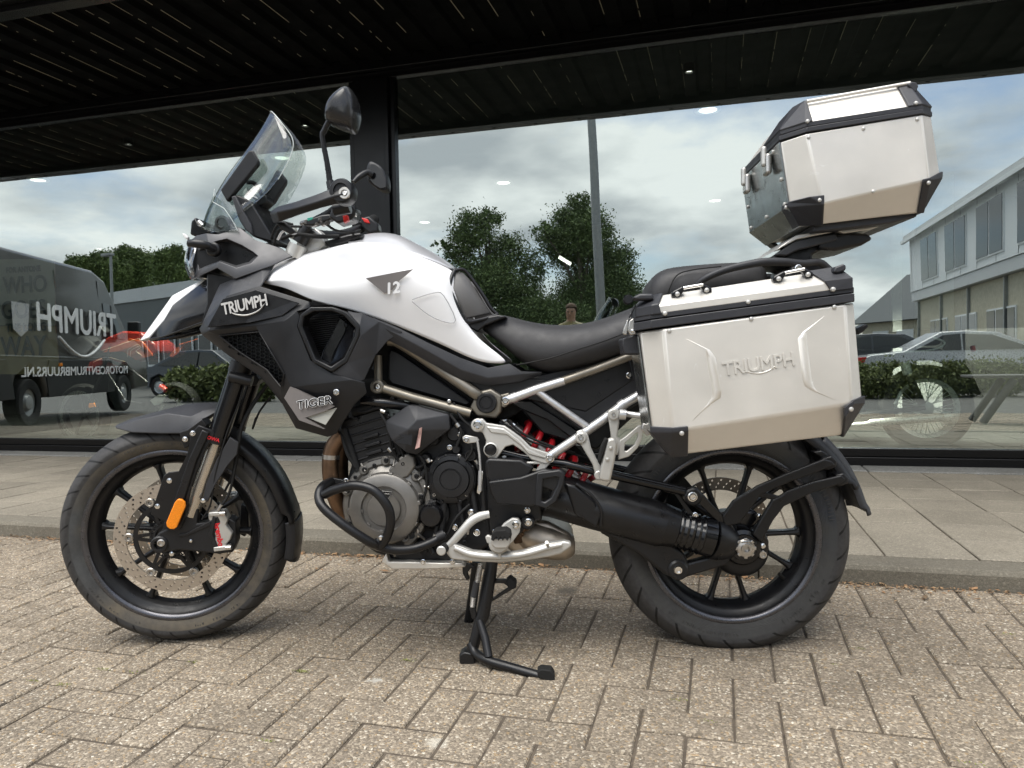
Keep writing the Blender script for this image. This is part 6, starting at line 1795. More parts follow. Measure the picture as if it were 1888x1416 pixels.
plate('mudguard_block', 'satin_black', [(1500, 834), (1516, 830), (1532, 842), (1518, 848)], .11, .04, rg, .004)
pp = empty('pillion_footrest', P(1110, 820, .2)); to(pp, bike)
plate('hanger_arm', 'cast_silver', [(1062, 796), (1072, 792), (1084, 800), (1090, 826), (1106, 858), (1112, 878), (1106, 884), (1098, 878), (1092, 856), (1066, 812)], .168, .012, pp, .004, seg=3)
plate('hanger_arm', 'cast_silver', [(1120, 758), (1130, 752), (1142, 756), (1142, 780), (1138, 806), (1150, 812), (1140, 840), (1128, 838), (1126, 800)], .182, .012, pp, .004, seg=3)
rnd_part('hanger_bush', 'cast_silver', (1071, 807, .166), [(.0150, -.012), (.0150, .006), (.012, .008), (0, .008)], pp, seg=28); bolt(1071, 807, .173, .0072, pp)
rnd_part('hanger_bush', 'cast_silver', (1131, 764, .182), [(.0150, -.012), (.0150, .006), (.012, .008), (0, .008)], pp, seg=28); bolt(1131, 764, .189, .0060, pp)
rnd_part('hanger_bush', 'cast_silver', (1104, 876, .166), [(.0120, -.012), (.0120, .006), (.010, .008), (0, .008)], pp, seg=28)
plate('pillion_peg', 'cast_silver', [(1118, 814), (1124, 808), (1134, 808), (1139, 818), (1134, 850), (1126, 888), (1114, 888), (1104, 884), (1108, 860)], .225, .025, pp, .006, seg=3)
plate('peg_rubber', 'rubber_black', [(1108, 824), (1116, 808), (1122, 810), (1114, 836), (1106, 856), (1103, 848)], .228, .03, pp, .003)
for (x, y) in ((1126, 826), (1120, 847)): bolt(x, y, .227, .0050, pp, m='cast_silver', kind=1)
framed('heel_loop', 'cast_silver', [(1143, 812), (1152, 806), (1178, 784), (1186, 784), (1184, 808), (1176, 826), (1160, 842), (1140, 848)], [(1152, 816), (1158, 812), (1174, 798), (1177, 799), (1176, 806), (1170, 820), (1156, 832), (1151, 832)], .19, .014, pp, .003)
rod('rack_stay', 'silver_tube', [(1146, 762, .17), (1192, 768, .20)], .008, pp, P, 14)
rod('rack_stay', 'silver_tube', [(1142, 764, .19), (1154, 765, .19)], .0135, pp, P, 18)
rk = empty('luggage_rack', P(1500, 470, 0)); to(rk, bike)
bm = bmesh.new()
def rail(sgn):
    pts = [(1282, 530, .150), (1300, 514, .165), (1340, 497, .172), (1400, 484, .172), (1440, 483, .165), (1480, 486, .150), (1510, 484, .140), (1530, 498, .130)]
    o = rod('grab_rail', 'matte_grey', pts, [.006, .008, .009, .010, .010, .009, .009, .008], rk, P, 16, 5, flat=1.3)
    return o
g_ = rail(1); mirrored(g_, FLIPB, rk)
plate('rack_base', 'satin_black', [(1424, 474), (1456, 456), (1470, 446), (1500, 440), (1530, 445), (1512, 462), (1498, 470), (1500, 482), (1520, 490), (1470, 492), (1420, 486)], .085, .17, rk, .006)
plate('rack_arm', 'matte_grey', [(1428, 470), (1448, 456), (1462, 446), (1500, 436), (1542, 430), (1546, 442), (1508, 452), (1470, 462), (1450, 472)], .11, .02, rk, .004)
mirrored(rk.children[-1], FLIPB, rk)
plate('rack_plate', 'satin_black', [(1510, 440), (1560, 428), (1600, 430), (1611, 440), (1590, 452), (1540, 462), (1510, 460)], .105, .21, rk, .008, seg=3)
plate('rack_plate', 'cast_silver', [(1430, 462), (1442, 452), (1468, 434), (1532, 422), (1548, 418), (1558, 423), (1600, 418), (1618, 410), (1634, 408), (1626, 416), (1600, 424), (1556, 430), (1544, 426), (1470, 441)], .115, .23, rk, .002)
rod('rack_post', 'satin_black', [(1444, 468, .06), (1444, 456, .06)], .008, rk, P, 14)
plate('tail_block', 'satin_black', [(1462, 486), (1500, 480), (1530, 490), (1540, 520), (1500, 540), (1440, 540)], .10, .20, rk, .006)
bolt(1472, 494, .17, .007, rk)
plate('rear_indicator', 'satin_black', [(1580, 606), (1598, 596), (1602, 602), (1592, 612), (1582, 618)], -.18, .05, bike, .004)
# =================================================================== ALUMINIUM CASES
def solid(name, m, vs, fs, parent, bev=.003, seg=2, smooth=20):
    bm = bmesh.new(); V = [bm.verts.new(P(*v)) for v in vs]
    for f in fs: bm.faces.new([V[i] for i in f])
    o = finish(bm, name, m, None, smooth)
    if bev: bevel(o, bev, seg, smooth)
    if parent: to(o, parent)
    return o
def base_at(px, py, w, z=None):
    return P(px, py, w)
side_case = empty('side_case', P(1390, 820, .40))
tag(side_case, 'large brushed aluminium side case hanging over the rear wheel', 'side case')
WO, WI = .500, .285
def inner(pt, w=WI):
    q = P(pt[0], pt[1], WO); q = Vector((q.x, -w, q.z)); return q
def body(name, m, loops, parent, bev=.003, seg=2, smooth=20, caps=True):
    bm = bmesh.new(); R = []
    for lp in loops: R.append([bm.verts.new(P(*v) if len(v) == 3 and not isinstance(v, Vector) else v) for v in lp])
    for A, B in zip(R, R[1:]):
        n = len(A)
        for k in range(n): bm.faces.new((A[k], A[(k + 1) % n], B[(k + 1) % n], B[k]))
    if caps: bm.faces.new(R[0]); bm.faces.new(R[-1][::-1])
    o = finish(bm, name, m, None, smooth)
    if bev: bevel(o, bev, seg, smooth)
    if parent: to(o, parent)
    return o
V3 = lambda x, y, z: Vector((x, y, z))
def wv(pt, w_at, w):      # point traced at lateral w_at, moved straight in to lateral w
    q = P(pt[0], pt[1], w_at); return V3(q.x, -w, q.z)
face = [(1223, 606), (1559, 560), (1571, 744), (1240, 796)]          # main flat face
cham = [(1179, 612), (1574, 558), (1590, 742), (1203, 796)]          # outer limits of the slanted edges
f0 = [wv(p, WO, WO) for p in face]
CW = .468
c_tl, c_tr, c_br, c_bl = [P(x, y, CW) for x, y in cham]
low_l, low_r = P(1267, 840, .455), P(1556, 802, .455)
ring1 = f0
ring2 = [c_tl, c_tr, V3(c_br.x, c_br.y, c_br.z), V3(c_bl.x, c_bl.y, c_bl.z)]
bm = bmesh.new()
A = [bm.verts.new(v) for v in f0]
top_l, top_r = V3(c_tl.x, -CW, c_tl.z), V3(c_tr.x, -CW, c_tr.z)
T = [bm.verts.new(v) for v in (top_l, top_r)]
LL, LR = bm.verts.new(V3(f0[3].x + .005, -.455, low_l.z)), bm.verts.new(V3(f0[2].x - .004, -.455, low_r.z))
SL_, SR_ = bm.verts.new(c_bl), bm.verts.new(c_br)
bm.faces.new(A)
bm.faces.new((A[3], A[2], LR, LL))                      # slanted bottom
bm.faces.new((T[0], A[0], A[3], SL_)); bm.faces.new((A[1], T[1], SR_, A[2]))
bm.faces.new((SL_, A[3], LL)); bm.faces.new((A[2], SR_, LR))
bi = [bm.verts.new(V3(v.co.x, -WI, v.co.z)) for v in (T[0], T[1], SR_, LR, LL, SL_)]
O = [T[0], T[1], SR_, LR, LL, SL_]
for k in range(6):
    j = (k + 1) % 6
    if k == 0: bm.faces.new((A[0], T[0], bi[0], bi[1], T[1], A[1])); continue
    bm.faces.new((O[k], O[j], bi[j], bi[k]))
bm.faces.new(bi)
o = finish(bm, 'case_body', 'case_alu', None, 20); bevel(o, .005, 3, 15); to(o, side_case)
q0, q1 = c_tl, c_bl
bm = bmesh.new()
pts = [V3(q0.x - .0015, -CW + .002, q0.z - .01), V3(q1.x - .0015, -CW + .002, q1.z), V3(q1.x - .0015, -WI, q1.z), V3(q0.x - .0015, -WI, q0.z - .01)]
V = [bm.verts.new(v) for v in pts]; bm.faces.new(V)
o = finish(bm, 'front_wall', 'case_alu_dark', None, 0); so = o.modifiers.new('s', 'SOLIDIFY'); so.thickness = .003; to(o, side_case)
def crease(pts, h=.0022, hw=13):
    bm = bmesh.new(); R = []
    n = len(pts)
    for i, (x, y) in enumerate(pts):
        k = (0.12, .55, 1, 1, 1, .55, .12)[i]
        R.append([bm.verts.new(P(x - hw * k, y, WO - .0012)), bm.verts.new(P(x, y, WO + h * k)), bm.verts.new(P(x + hw * k, y, WO - .0012))])
    for A_, B_ in zip(R, R[1:]):
        for k in range(2): bm.faces.new((A_[k], A_[k + 1], B_[k + 1], B_[k]))
    o = finish(bm, 'pressed_crease', 'case_alu', None, 60); so = o.modifiers.new('s', 'SOLIDIFY'); so.thickness = .002; to(o, side_case)
crease([(1264, 624), (1305, 645), (1311, 660), (1322, 720), (1320, 734), (1308, 745), (1277, 776)])
crease([(1520, 582), (1484, 612), (1479, 624), (1488, 700), (1492, 712), (1504, 722), (1542, 738)])
o = bike_text('TRIUMPH', 1399, 672, WO + .0006, .041, 7.5, 'case_lettering', 'case_alu', side_case, P, bold=.0007, depth=.0019, sx=.93, spacing=.96)
rod('case_swoosh', 'case_alu', [(1370, 681, WO), (1384, 687, WO), (1402, 688, WO), (1420, 682, WO), (1436, 669, WO)], [.0008, .0016, .0018, .0016, .0008], side_case, P, 8, 4)
def band(name, m, lo, hi, w, parent, th=.25, bev=.002):
    (a, b), (c, d) = lo, hi
    return plate(name, m, [a, b, d, c], w, th, parent, bev)
def ringband(name, m, ptsf, zt, parent, bev=.0015):
    bm = bmesh.new(); Lo = [bm.verts.new(p) for p in ptsf]; Hi = [bm.verts.new(p + V3(0, 0, zt)) for p in ptsf]
    n = len(Lo)
    for k in range(n): bm.faces.new((Lo[k], Lo[(k + 1) % n], Hi[(k + 1) % n], Hi[k]))
    bm.faces.new(Lo[::-1]); bm.faces.new(Hi)
    o = finish(bm, name, m, None, 25); bevel(o, bev, 2, 25); to(o, parent); return o
def plan(pl, pr, wf, wc, wi, dx=.03, out=.004):
    a, b = P(pl[0], pl[1], wc), P(pr[0], pr[1], wc)
    dz = (b.z - a.z) / (b.x - a.x)
    def at(x, w): return V3(x, -w, a.z + (x - a.x) * dz)
    return [at(a.x - out, wi), at(a.x - out, wc), at(a.x + dx, wf + out), at(b.x - dx * .35, wf + out), at(b.x + out, wc), at(b.x + out, wi)]
ringband('lid_seal', 'case_plastic', plan((1172, 610), (1572, 557), WO, CW, WI), .0178, side_case)
ringband('lid_seal', 'case_plastic', plan((1171, 593.5), (1571, 540.5), WO - .006, CW - .005, WI), .012, side_case)
lid_lo = plan((1175, 586), (1568, 533), WO - .002, CW, WI, .03, 0)
lid_hi_a, lid_hi_b = P(1196, 545, CW - .02), P(1560, 490, CW - .02)
dzl = (lid_hi_b.z - lid_hi_a.z) / (lid_hi_b.x - lid_hi_a.x)
def lz(x, off=0): return lid_hi_a.z + (x - lid_hi_a.x) * dzl + off
mid = [V3(p.x, p.y, p.z + .020) for p in lid_lo]
hi = []
for i, p in enumerate(lid_lo):
    x = p.x + (.022 if p.x < lid_lo[2].x + .01 else (-.012 if p.x > lid_lo[3].x - .01 else 0))
    w = -p.y
    w2 = w - .045 if w > .4 else w
    hi.append(V3(x, -w2, lz(x, -.004)))
body('lid', 'case_alu', [lid_lo, mid, hi], side_case, .004, 3, 12)
LIDS = (lid_lo, mid, hi)
capshells = []
def lidcap(loops, t0, t1, left, parent, tin=.55):
    rows = []
    for k, l in enumerate(loops):
        tt = t0 + (t1 - t0) * k / (len(loops) - 1)
        if left: r_ = [l[0].lerp(l[1], 1 - tin), l[1], l[2], l[2].lerp(l[3], tt)]
        else: r_ = [l[3].lerp(l[2], tt), l[3], l[4], l[4].lerp(l[5], tin)]
        rows.append(r_)
    c = (loops[-1][2] + loops[-1][4]) / 2
    rows.append([p + (V3(0, .03, .001) if k in ((2, 3) if left else (0, 1)) else V3(.02 if left else -.02, 0, .001)) for k, p in enumerate(rows[-1])])
    n = 4; pts = [p for r_ in rows for p in r_]
    fs = [(i * n + j, i * n + j + 1, (i + 1) * n + j + 1, (i + 1) * n + j) for i in range(len(rows) - 1) for j in range(n - 1)]
    return pts, fs
def capbox(name, pts, w, th, parent, dw=None, bev=.005):
    return plate(name, 'case_plastic', pts, w, th, parent, bev, dw=dw, seg=3)
capbox('lid_horn', [(1166, 548), (1180, 541), (1204, 541), (1206, 553), (1172, 554)], WO - .015, .03, side_case)
capbox('lid_horn', [(1540, 492), (1556, 486), (1561, 490), (1560, 498), (1546, 504), (1536, 502)], WO - .015, .03, side_case)
cw_ = WO + .004
def shell(name, pts, fs, parent, th=.006, m='case_plastic'):
    bm = bmesh.new(); V = [bm.verts.new(v) for v in pts]
    for f in fs: bm.faces.new([V[i] for i in f])
    bmesh.ops.recalc_face_normals(bm, faces=bm.faces)
    if sum(f.normal.dot(Y_AX) * f.calc_area() for f in bm.faces) < 0: bmesh.ops.reverse_faces(bm, faces=bm.faces)
    for f in bm.faces: f.smooth = False
    me = bpy.data.meshes.new(name); bm.to_mesh(me); bm.free(); setmat(me, m)
    o = bpy.data.objects.new(name, me); COL.objects.link(o)
    so = o.modifiers.new('s', 'SOLIDIFY'); so.thickness = th; so.offset = .7; bevel(o, .003, 3, 15); to(o, parent); return o
def on_slant(px, A_, LL_, dx=0):
    return P(px, LL_, .455)
for a_ in ((.045, .02, True), (.10, .16, False)):
    pts_, fs_ = lidcap(LIDS, a_[0], a_[1], a_[2], side_case); shell('lid_corner', pts_, fs_, side_case, .006)
fl, fr_ = f0[3], f0[2]
def fpt(x, y): return P(x, y, WO)
lowL = V3(fl.x + .005, -.455, low_l.z); lowR = V3(fr_.x - .004, -.455, low_r.z)
tlw = (lowR.z - lowL.z) / (lowR.x - lowL.x)
q_ = P(1268, 838, .455); q2_ = P(1552, 803, .455)
shell('corner_cap', [fpt(1240, 788), fpt(1268, 785), fpt(1269, 793), fl, V3(q_.x, -.455, lowL.z + (q_.x - lowL.x) * tlw), lowL, c_bl, c_bl + V3(0, 0, .012), c_bl + V3(0, .10, .012), c_bl + V3(0, .10, 0), lowL + V3(0, .10, 0), V3(q_.x, -.355, lowL.z + (q_.x - lowL.x) * tlw)],
      [(0, 1, 2, 3), (3, 2, 4, 5), (7, 0, 3, 6), (6, 3, 5), (8, 7, 6, 9), (9, 6, 5, 10), (10, 5, 4, 11)], side_case)
shell('corner_cap', [fpt(1555, 752), fpt(1571, 738), fr_, fpt(1556, 766), V3(q2_.x, -.455, lowL.z + (q2_.x - lowL.x) * tlw), lowR, c_br, c_br + V3(.001, 0, .014), c_br + V3(0, .10, .014), c_br + V3(0, .10, 0), lowR + V3(0, .10, 0), V3(q2_.x, -.355, lowR.z)],
      [(0, 1, 2, 3), (3, 2, 5, 4), (1, 7, 6, 2), (2, 6, 5), (7, 8, 9, 6), (6, 9, 10, 5), (5, 10, 11, 4)], side_case)
for (x, y, w, r_) in ((1226, 578, WO + .004, .0062), (1536, 533.5, WO + .004, .0062), (1257, 799, WO + .004, .0062), (1569, 754.5, WO + .003, .0062), (1234, 610, WO, .0058), (1385, 588, WO, .0058), (1538, 566, WO, .0058), (1379.5, 557, WO - .001, .0058)):
    o = bolt(x, y, w, r_ * .85, side_case, m='cast_silver', kind=1); o.name = 'rivet'
def lid_loop(x0, y0, x1, y1):
    for (x, y, s) in ((x0, y0, 1), (x1, y1, -1)):
        plate('loop_foot', 'gloss_black', [(x - 11, y + 7), (x + 4, y + 6), (x + 14 * s + (0 if s > 0 else 2), y - 8), (x + 9 * s, y - 17 + 3), (x - 6, y - 6), (x - 12, y - 2)] if s > 0 else
              [(x - 5, y + 7), (x + 9, y + 6), (x + 9, y - 3), (x - 1, y - 8), (x - 12, y - 14), (x - 14, y - 9)], WO - .022, .018, side_case, .003)
        o = bolt(x - 1, y + 1, WO - .020, .0052, side_case, m='cast_silver', kind=1); o.name = 'rivet'
    rod('loop_bar', 'chrome', [(x0 + 10, y0 - 10, WO - .018), (x1 - 8, y1 - 9, WO - .018)], .0035, side_case, P, 12)
lid_loop(1250, 541, 1304, 534)
lid_loop(1437, 513, 1491, 505)
plate('latch_block', 'case_plastic', [(1146, 624), (1165, 618), (1182, 616), (1186, 654), (1150, 654)], WO - .07, .10, side_case, .004)
plate('latch_plate', 'steel', [(1160, 592), (1168, 586), (1171, 600), (1172, 616), (1162, 618), (1158, 610)], WO - .035, .012, side_case, .002)
plate('latch_plate', 'steel', [(1150, 606), (1157, 588), (1160, 600), (1156, 618), (1148, 616)], WO - .06, .010, side_case, .002)
rod('latch_wire', 'satin_black', [(1160, 586, WO - .03), (1172, 562, WO - .03)], .002, side_case, P, 8)
bolt(1166, 610, WO - .033, .004, side_case, kind=1)
rnd_part('lock_knob', 'satin_black', (1158, 553, WO - .09), [(.0, -.01), (.011, -.01), (.012, .006), (.009, .012), (0, .012)], side_case, seg=20)
plate('mount_foot', 'steel', [(1186, 780), (1198, 784), (1202, 800), (1192, 804), (1182, 792)], WO - .10, .02, side_case, .002)
plate('case_back_shell', 'case_plastic', [(1186, 640), (1568, 590), (1592, 745), (1560, 800), (1260, 836), (1196, 800)], WI + .001, .012, side_case, .004)
top_case = empty('top_case', P(1560, 420, 0))
tag(top_case, 'brushed aluminium top case with black corners on the rear rack', 'top case')
WT, WCt, WFt = .215, .175, -.215
tf = [(1487, 246), (1700, 211), (1713, 331), (1516, 376)]
b = [P(x, y, WT) for x, y in tf]
ctl, cbl = P(1439, 262, WCt), P(1456, 380, WCt)
ctr, cbr = P(1716, 214, WCt), P(1734, 328, WCt)
blo_l, blo_r = P(1514, 414, WCt - .01), P(1692, 392, WCt - .01)
bm = bmesh.new()
A = [bm.verts.new(v) for v in b]
T = [bm.verts.new(ctl), bm.verts.new(ctr)]
S = [bm.verts.new(cbr), bm.verts.new(cbl)]
Lw = [bm.verts.new(V3(blo_r.x, blo_r.y, blo_r.z)), bm.verts.new(V3(blo_l.x, blo_l.y, blo_l.z))]
bm.faces.new(A); bm.faces.new((A[3], A[2], Lw[0], Lw[1]))
bm.faces.new((T[0], A[0], A[3], S[1])); bm.faces.new((A[1], T[1], S[0], A[2]))
lf = bm.verts.new(V3(cbl.x + .035, -WCt + .03, blo_l.z + .004)); rf_ = bm.verts.new(V3(cbr.x - .035, -WCt + .03, blo_r.z + .004))
bm.faces.new((S[1], A[3], Lw[1], lf)); bm.faces.new((A[2], S[0], rf_, Lw[0]))
near = [T[0], A[0], A[1], T[1], S[0], rf_, Lw[0], Lw[1], lf, S[1]]
outl = [T[0], T[1], S[0], rf_, lf, S[1]]
far = [bm.verts.new(V3(v.co.x, -(WFt + (.04 if v in (rf_, lf) else 0)), v.co.z)) for v in outl]
bm.faces.new((T[0], far[0], far[1], T[1], A[1], A[0]))
bm.faces.new((T[1], far[1], far[2], S[0])); bm.faces.new((S[0], far[2], far[3], rf_))
bm.faces.new((rf_, far[3], far[4], lf, Lw[1], Lw[0]))
bm.faces.new((lf, far[4], far[5], S[1])); bm.faces.new((S[1], far[5], far[0], T[0])); bm.faces.new(far)
o = finish(bm, 'case_body', 'case_alu', None, 20); bevel(o, .004, 3, 15); to(o, top_case)
def quad(name, m, pts, parent, th=.003, bev=.001):
    bm = bmesh.new(); V = [bm.verts.new(v) for v in pts]; bm.faces.new(V)
    o = finish(bm, name, m, None, 0); so = o.modifiers.new('s', 'SOLIDIFY'); so.thickness = th; so.offset = 0; to(o, parent); return o
e_ = V3(-.002, 0, 0)
quad('front_wall', 'case_alu_dark', [ctl + e_, cbl + e_, V3(cbl.x, -WFt, cbl.z) + e_, V3(ctl.x, -WFt, ctl.z) + e_], top_case)
def planT(pl, pr, out=.004):
    a, c = P(pl[0], pl[1], WT), P(pr[0], pr[1], WT)
    dz = (c.z - a.z) / (c.x - a.x)
    def at(x, w): return V3(x, -w, a.z + (x - a.x) * dz)
    x0, x1 = ctl.x, ctr.x
    return [at(x0 - out, WFt), at(x0 - out, WCt), at(b[0].x, WT + out), at(b[1].x, WT + out), at(x1 + out, WCt), at(x1 + out, WFt)]
ringband('lid_seal', 'case_plastic', planT((1487, 244), (1702, 210)), .0120, top_case)
ringband('lid_seal', 'case_plastic', planT((1487, 234), (1702, 201), .001), .012, top_case)
lo = planT((1487, 228), (1702, 195), -.001)
a_hi, c_hi = P(1489, 186, WT - .055), P(1688, 150, WT - .055)
dzt = (c_hi.z - a_hi.z) / (c_hi.x - a_hi.x)
hi = []
for p in lo:
    w = -p.y; x = p.x + (.05 if p.x < lo[1].x + .005 else (.014 if p.x < lo[2].x + .005 else (-.02 if p.x > lo[4].x - .005 else -.012)))
    w2 = w - .055 if w > 0 else w + .05
    hi.append(V3(x, -w2, a_hi.z + (x - a_hi.x) * dzt - .004))
body('lid', 'case_alu', [lo, hi], top_case, .004, 3, 12)
for a_ in ((.055, .02, True, .42), (.12, .10, False, .3)):
    pts_, fs_ = lidcap((lo, hi), a_[0], a_[1], a_[2], top_case, a_[3]); shell('lid_corner', pts_, fs_, top_case, .008)
plate('handle_stub', 'case_plastic', [(1674, 156), (1680, 150), (1690, 151), (1694, 158), (1690, 170), (1684, 168)], WT - .035, .03, top_case, .003)
rod('lid_rail', 'case_alu', [(1487, 187, WT - .045), (1678, 153, WT - .045)], .0045, top_case, P, 12)
lz_ = lambda v: v
LL2 = V3(cbl.x + .035, -WCt + .03, blo_l.z + .004); RR2 = V3(cbr.x - .035, -WCt + .03, blo_r.z + .004)
g1, g2, g3 = P(1494, 362, WT), P(1519, 360, WT), P(1519, 376, WT); lw = V3(P(1517, 413, WCt - .01).x, blo_l.y, blo_l.z)
shell('corner_cap', [g1, g2, g3, b[3], lw, V3(blo_l.x, blo_l.y, blo_l.z), cbl, cbl + V3(0, 0, .012), LL2, cbl + V3(-.001, .05, .0), cbl + V3(-.001, .05, .012), LL2 + V3(0, .05, 0)],
      [(0, 1, 2, 3), (3, 2, 4, 5), (7, 0, 3, 6), (6, 3, 5, 8), (10, 7, 6, 9), (9, 6, 8, 11)], top_case)
g1, g2 = P(1702, 335, WT), P(1713, 331, WT) ; lr = V3(P(1692, 392, WCt - .01).x, blo_r.y, blo_r.z)
shell('corner_cap', [P(1700, 331, WT), P(1713, 328, WT), b[2], P(1700, 335, WT), P(1690, 393, WCt - .01), lr + V3(.012, 0, 0), cbr, cbr + V3(.001, 0, .016), RR2, cbr + V3(0, .06, 0), cbr + V3(0, .06, .016), RR2 + V3(0, .06, 0)],
      [(0, 1, 2, 3), (3, 2, 5, 4), (1, 7, 6, 2), (2, 6, 8, 5), (7, 10, 9, 6), (6, 9, 11, 8)], top_case)
LFz = P(1428, 452, .02)
lowz = blo_l.z
xs = cbl.x
quad('front_slant', 'case_alu_dark', [V3(xs - .004, -WCt, cbl.z), V3(xs + .036, -(WCt - .03), lowz), V3(xs + .036, -(WFt + .04), lowz), V3(xs - .004, -WFt, cbl.z)], top_case, .004)
plate('corner_cap', 'case_plastic', [(1396, 414), (1402, 412), (1430, 446), (1440, 455), (1428, 454), (1400, 430)], -.16, .05, top_case, .004)
for (x, y, w, r_) in ((1489, 223.5, WT + .004, .0058), (1689, 190, WT + .004, .0058), (1511, 369, WT + .004, .0058), (1712, 337, WT + .002, .0058), (1491, 253, WT, .0055), (1592, 237, WT, .0055), (1691, 220, WT, .0055), (1610, 353, WT, .0055), (1587, 209, WT - .012, .0055)):
    o = bolt(x, y, w, r_ * .85, top_case, m='cast_silver', kind=1); o.name = 'rivet'
def wall_pt(t, z): return V3(cbl.x + (ctl.x - cbl.x) * (z - cbl.z) / (ctl.z - cbl.z) - .004, -(WCt + (WFt - WCt) * t), z)
AXF = V3(-1, 0, 0)
z0, z1 = cbl.z, ctl.z
for (t, k) in ((.06, .06), (.06, .45), (.94, .06), (.94, .45), (.5, .06), (.14, .94), (.04, .0)):
    c0 = wall_pt(t, z0 + (z1 - z0) * k)
    o = lathe('rivet', 'cast_silver', c0, AXF, [(.0055, -.002), (.0055, .002), (.004, .004), (0, .0045)], None, 16); to(o, top_case)
for t in (.22, .78):
    c0 = wall_pt(t, z1 - .012)
    bm = bmesh.new(); add_box(bm, -.016, .0, -.020, .020, -.050, .004, Matrix.Translation(c0)); o = finish(bm, 'latch', 'steel', None, 0); bevel(o, .006, 3); to(o, top_case)
    bm = bmesh.new(); add_box(bm, -.024, -.010, -.010, .010, -.028, .026, Matrix.Translation(c0)); o = finish(bm, 'latch', 'cast_silver', None, 0); bevel(o, .007, 3); to(o, top_case)
plate('case_underside', 'case_plastic', [(1500, 414), (1694, 390), (1690, 400), (1640, 412), (1540, 424), (1500, 428)], .150, .30, top_case, .004)
# =================================================================== INSIDE THE SHOP
mat('enamel_orange', (0.36, 0.06, 0.012), 0.3, var=0.05, coat=0.5)
mat('enamel_red', (0.22, 0.014, 0.008), 0.3, var=0.05, coat=0.5)
mat('display_chrome', (0.9, 0.9, 0.88), 0.3, metal=0.35)
mat('dark_parts', (0.02, 0.02, 0.02), 0.5)
mat('banner_cloth', (0.34, 0.32, 0.29), 0.8, var=0.08, scale=3)
mat('banner_sand', (0.30, 0.23, 0.12), 0.8, var=0.2, scale=4)
mat('banner_ink', (0.02, 0.045, 0.045), 0.8)
mat('line_silver', (0.7, 0.5, 0.35), 0.4)
emis('lamp_white', (1.0, 0.96, 0.88), 2.2)
mat('white_trim', (0.7, 0.7, 0.68), 0.6)
def FI(px, py, k):
    s, z = fac(px, py, -k); return FW(s, -k, z)
def itube(name, m, pts, r, parent, seg=12, k=0, closed=False):
    o = tube(name, m, [FI(*p) for p in pts], r, None, seg, k, closed); to(o, parent); return o
def iplate(name, m, pts, k, th, parent, bev=.004):
    bm = bmesh.new(); A = [bm.verts.new(FI(x, y, k)) for x, y in pts]; B = [bm.verts.new(v.co + NV * th) for v in A]
    n = len(A); bm.faces.new(A); bm.faces.new(B[::-1])
    for i in range(n): bm.faces.new((A[i], B[i], B[(i + 1) % n], A[(i + 1) % n]))
    o = finish(bm, name, m, None, 28)
    if bev: bevel(o, bev, 2, 28)
    to(o, parent); return o
K = 0.95
cm = empty('motorcycle', FI(1704, 830, K)); cm.location.z = PAVE_Z + .03
tag(cm, 'classic motorcycle with chrome exhaust and wire wheel standing behind the glass', 'motorcycle')
wc = FI(1706, 752, K + .12); pxm = (FI(1806, 752, K + .12) - wc).length / 100
wcz = empty('rear_wheel', wc); to(wcz, cm)
mat('display_rubber', (.03, .03, .028), .7)
o = lathe('tyre', 'display_rubber', wc, -NV, [(62 * pxm, -.05), (74 * pxm, -.06), (84 * pxm, -.05), (90 * pxm, -.02), (90 * pxm, .02), (84 * pxm, .05), (74 * pxm, .06), (62 * pxm, .05)], None, 64); to(o, wcz)
o = lathe('rim', 'display_chrome', wc, -NV, [(62 * pxm, -.048), (65 * pxm, -.044), (63 * pxm, -.036), (57 * pxm, -.02), (57 * pxm, .02), (63 * pxm, .036), (65 * pxm, .044), (62 * pxm, .048), (60 * pxm, .040), (54 * pxm, .02), (54 * pxm, -.02), (60 * pxm, -.040)], None, 64, True); to(o, wcz)
o = lathe('hub', 'cast_silver', wc, -NV, [(0, -.06), (13 * pxm, -.06), (14 * pxm, -.03), (8 * pxm, -.02), (8 * pxm, .02), (14 * pxm, .03), (13 * pxm, .06), (5 * pxm, .07), (0, .07)], None, 32); to(o, wcz)
for k in range(36):
    a = 2 * pi * k / 36; sg = 1 if k % 2 else -1
    u = EV * cos(a) + Vector((0, 0, 1)) * sin(a); a2 = a + (.35 if (k // 2) % 2 else -.35); u2 = EV * cos(a2) + Vector((0, 0, 1)) * sin(a2)
    o = tube('spoke', 'display_chrome', [wc + u2 * (12 * pxm) - NV * (.04 * sg), wc + u * (58 * pxm)], .003, None, 6); to(o, wcz)
itube('exhaust_pipe', 'display_chrome', [(1540, 786, K), (1600, 781, K), (1606, 779, K), (1740, 769, K), (1762, 766, K)], [.018, .018, .030, .034, .020], cm, 24)
itube('exhaust_tip', 'display_chrome', [(1738, 769, K - .02), (1752, 768, K - .02)], .042, cm, 20)
itube('shock_body', 'display_chrome', [(1668, 668, K), (1674, 690, K)], .035, cm, 20)
itube('shock_spring', 'dark_parts', [(1674, 690, K), (1700, 745, K)], .028, cm, 16)
itube('mudguard', 'dark_parts', [(1618, 700, K + .12), (1640, 672, K + .12), (1680, 655, K + .12), (1730, 655, K + .12), (1770, 680, K + .12), (1796, 730, K + .12)], [.05] * 6, cm, 12, 4)
itube('swing_arm', 'dark_parts', [(1585, 765, K), (1706, 752, K)], .018, cm, 12)
itube('brake_rod', 'display_chrome', [(1650, 745, K - .02), (1662, 722, K - .02)], .012, cm, 12)
itube('tail_rail', 'display_chrome', [(1600, 655, K), (1650, 650, K), (1720, 645, K), (1742, 632, K), (1720, 622, K)], .008, cm, 10, 4)
iplate('saddle', 'dark_parts', [(1560, 618, ), (1720, 606), (1745, 618), (1735, 636), (1600, 645), (1560, 640)], K, .25, cm, .03)
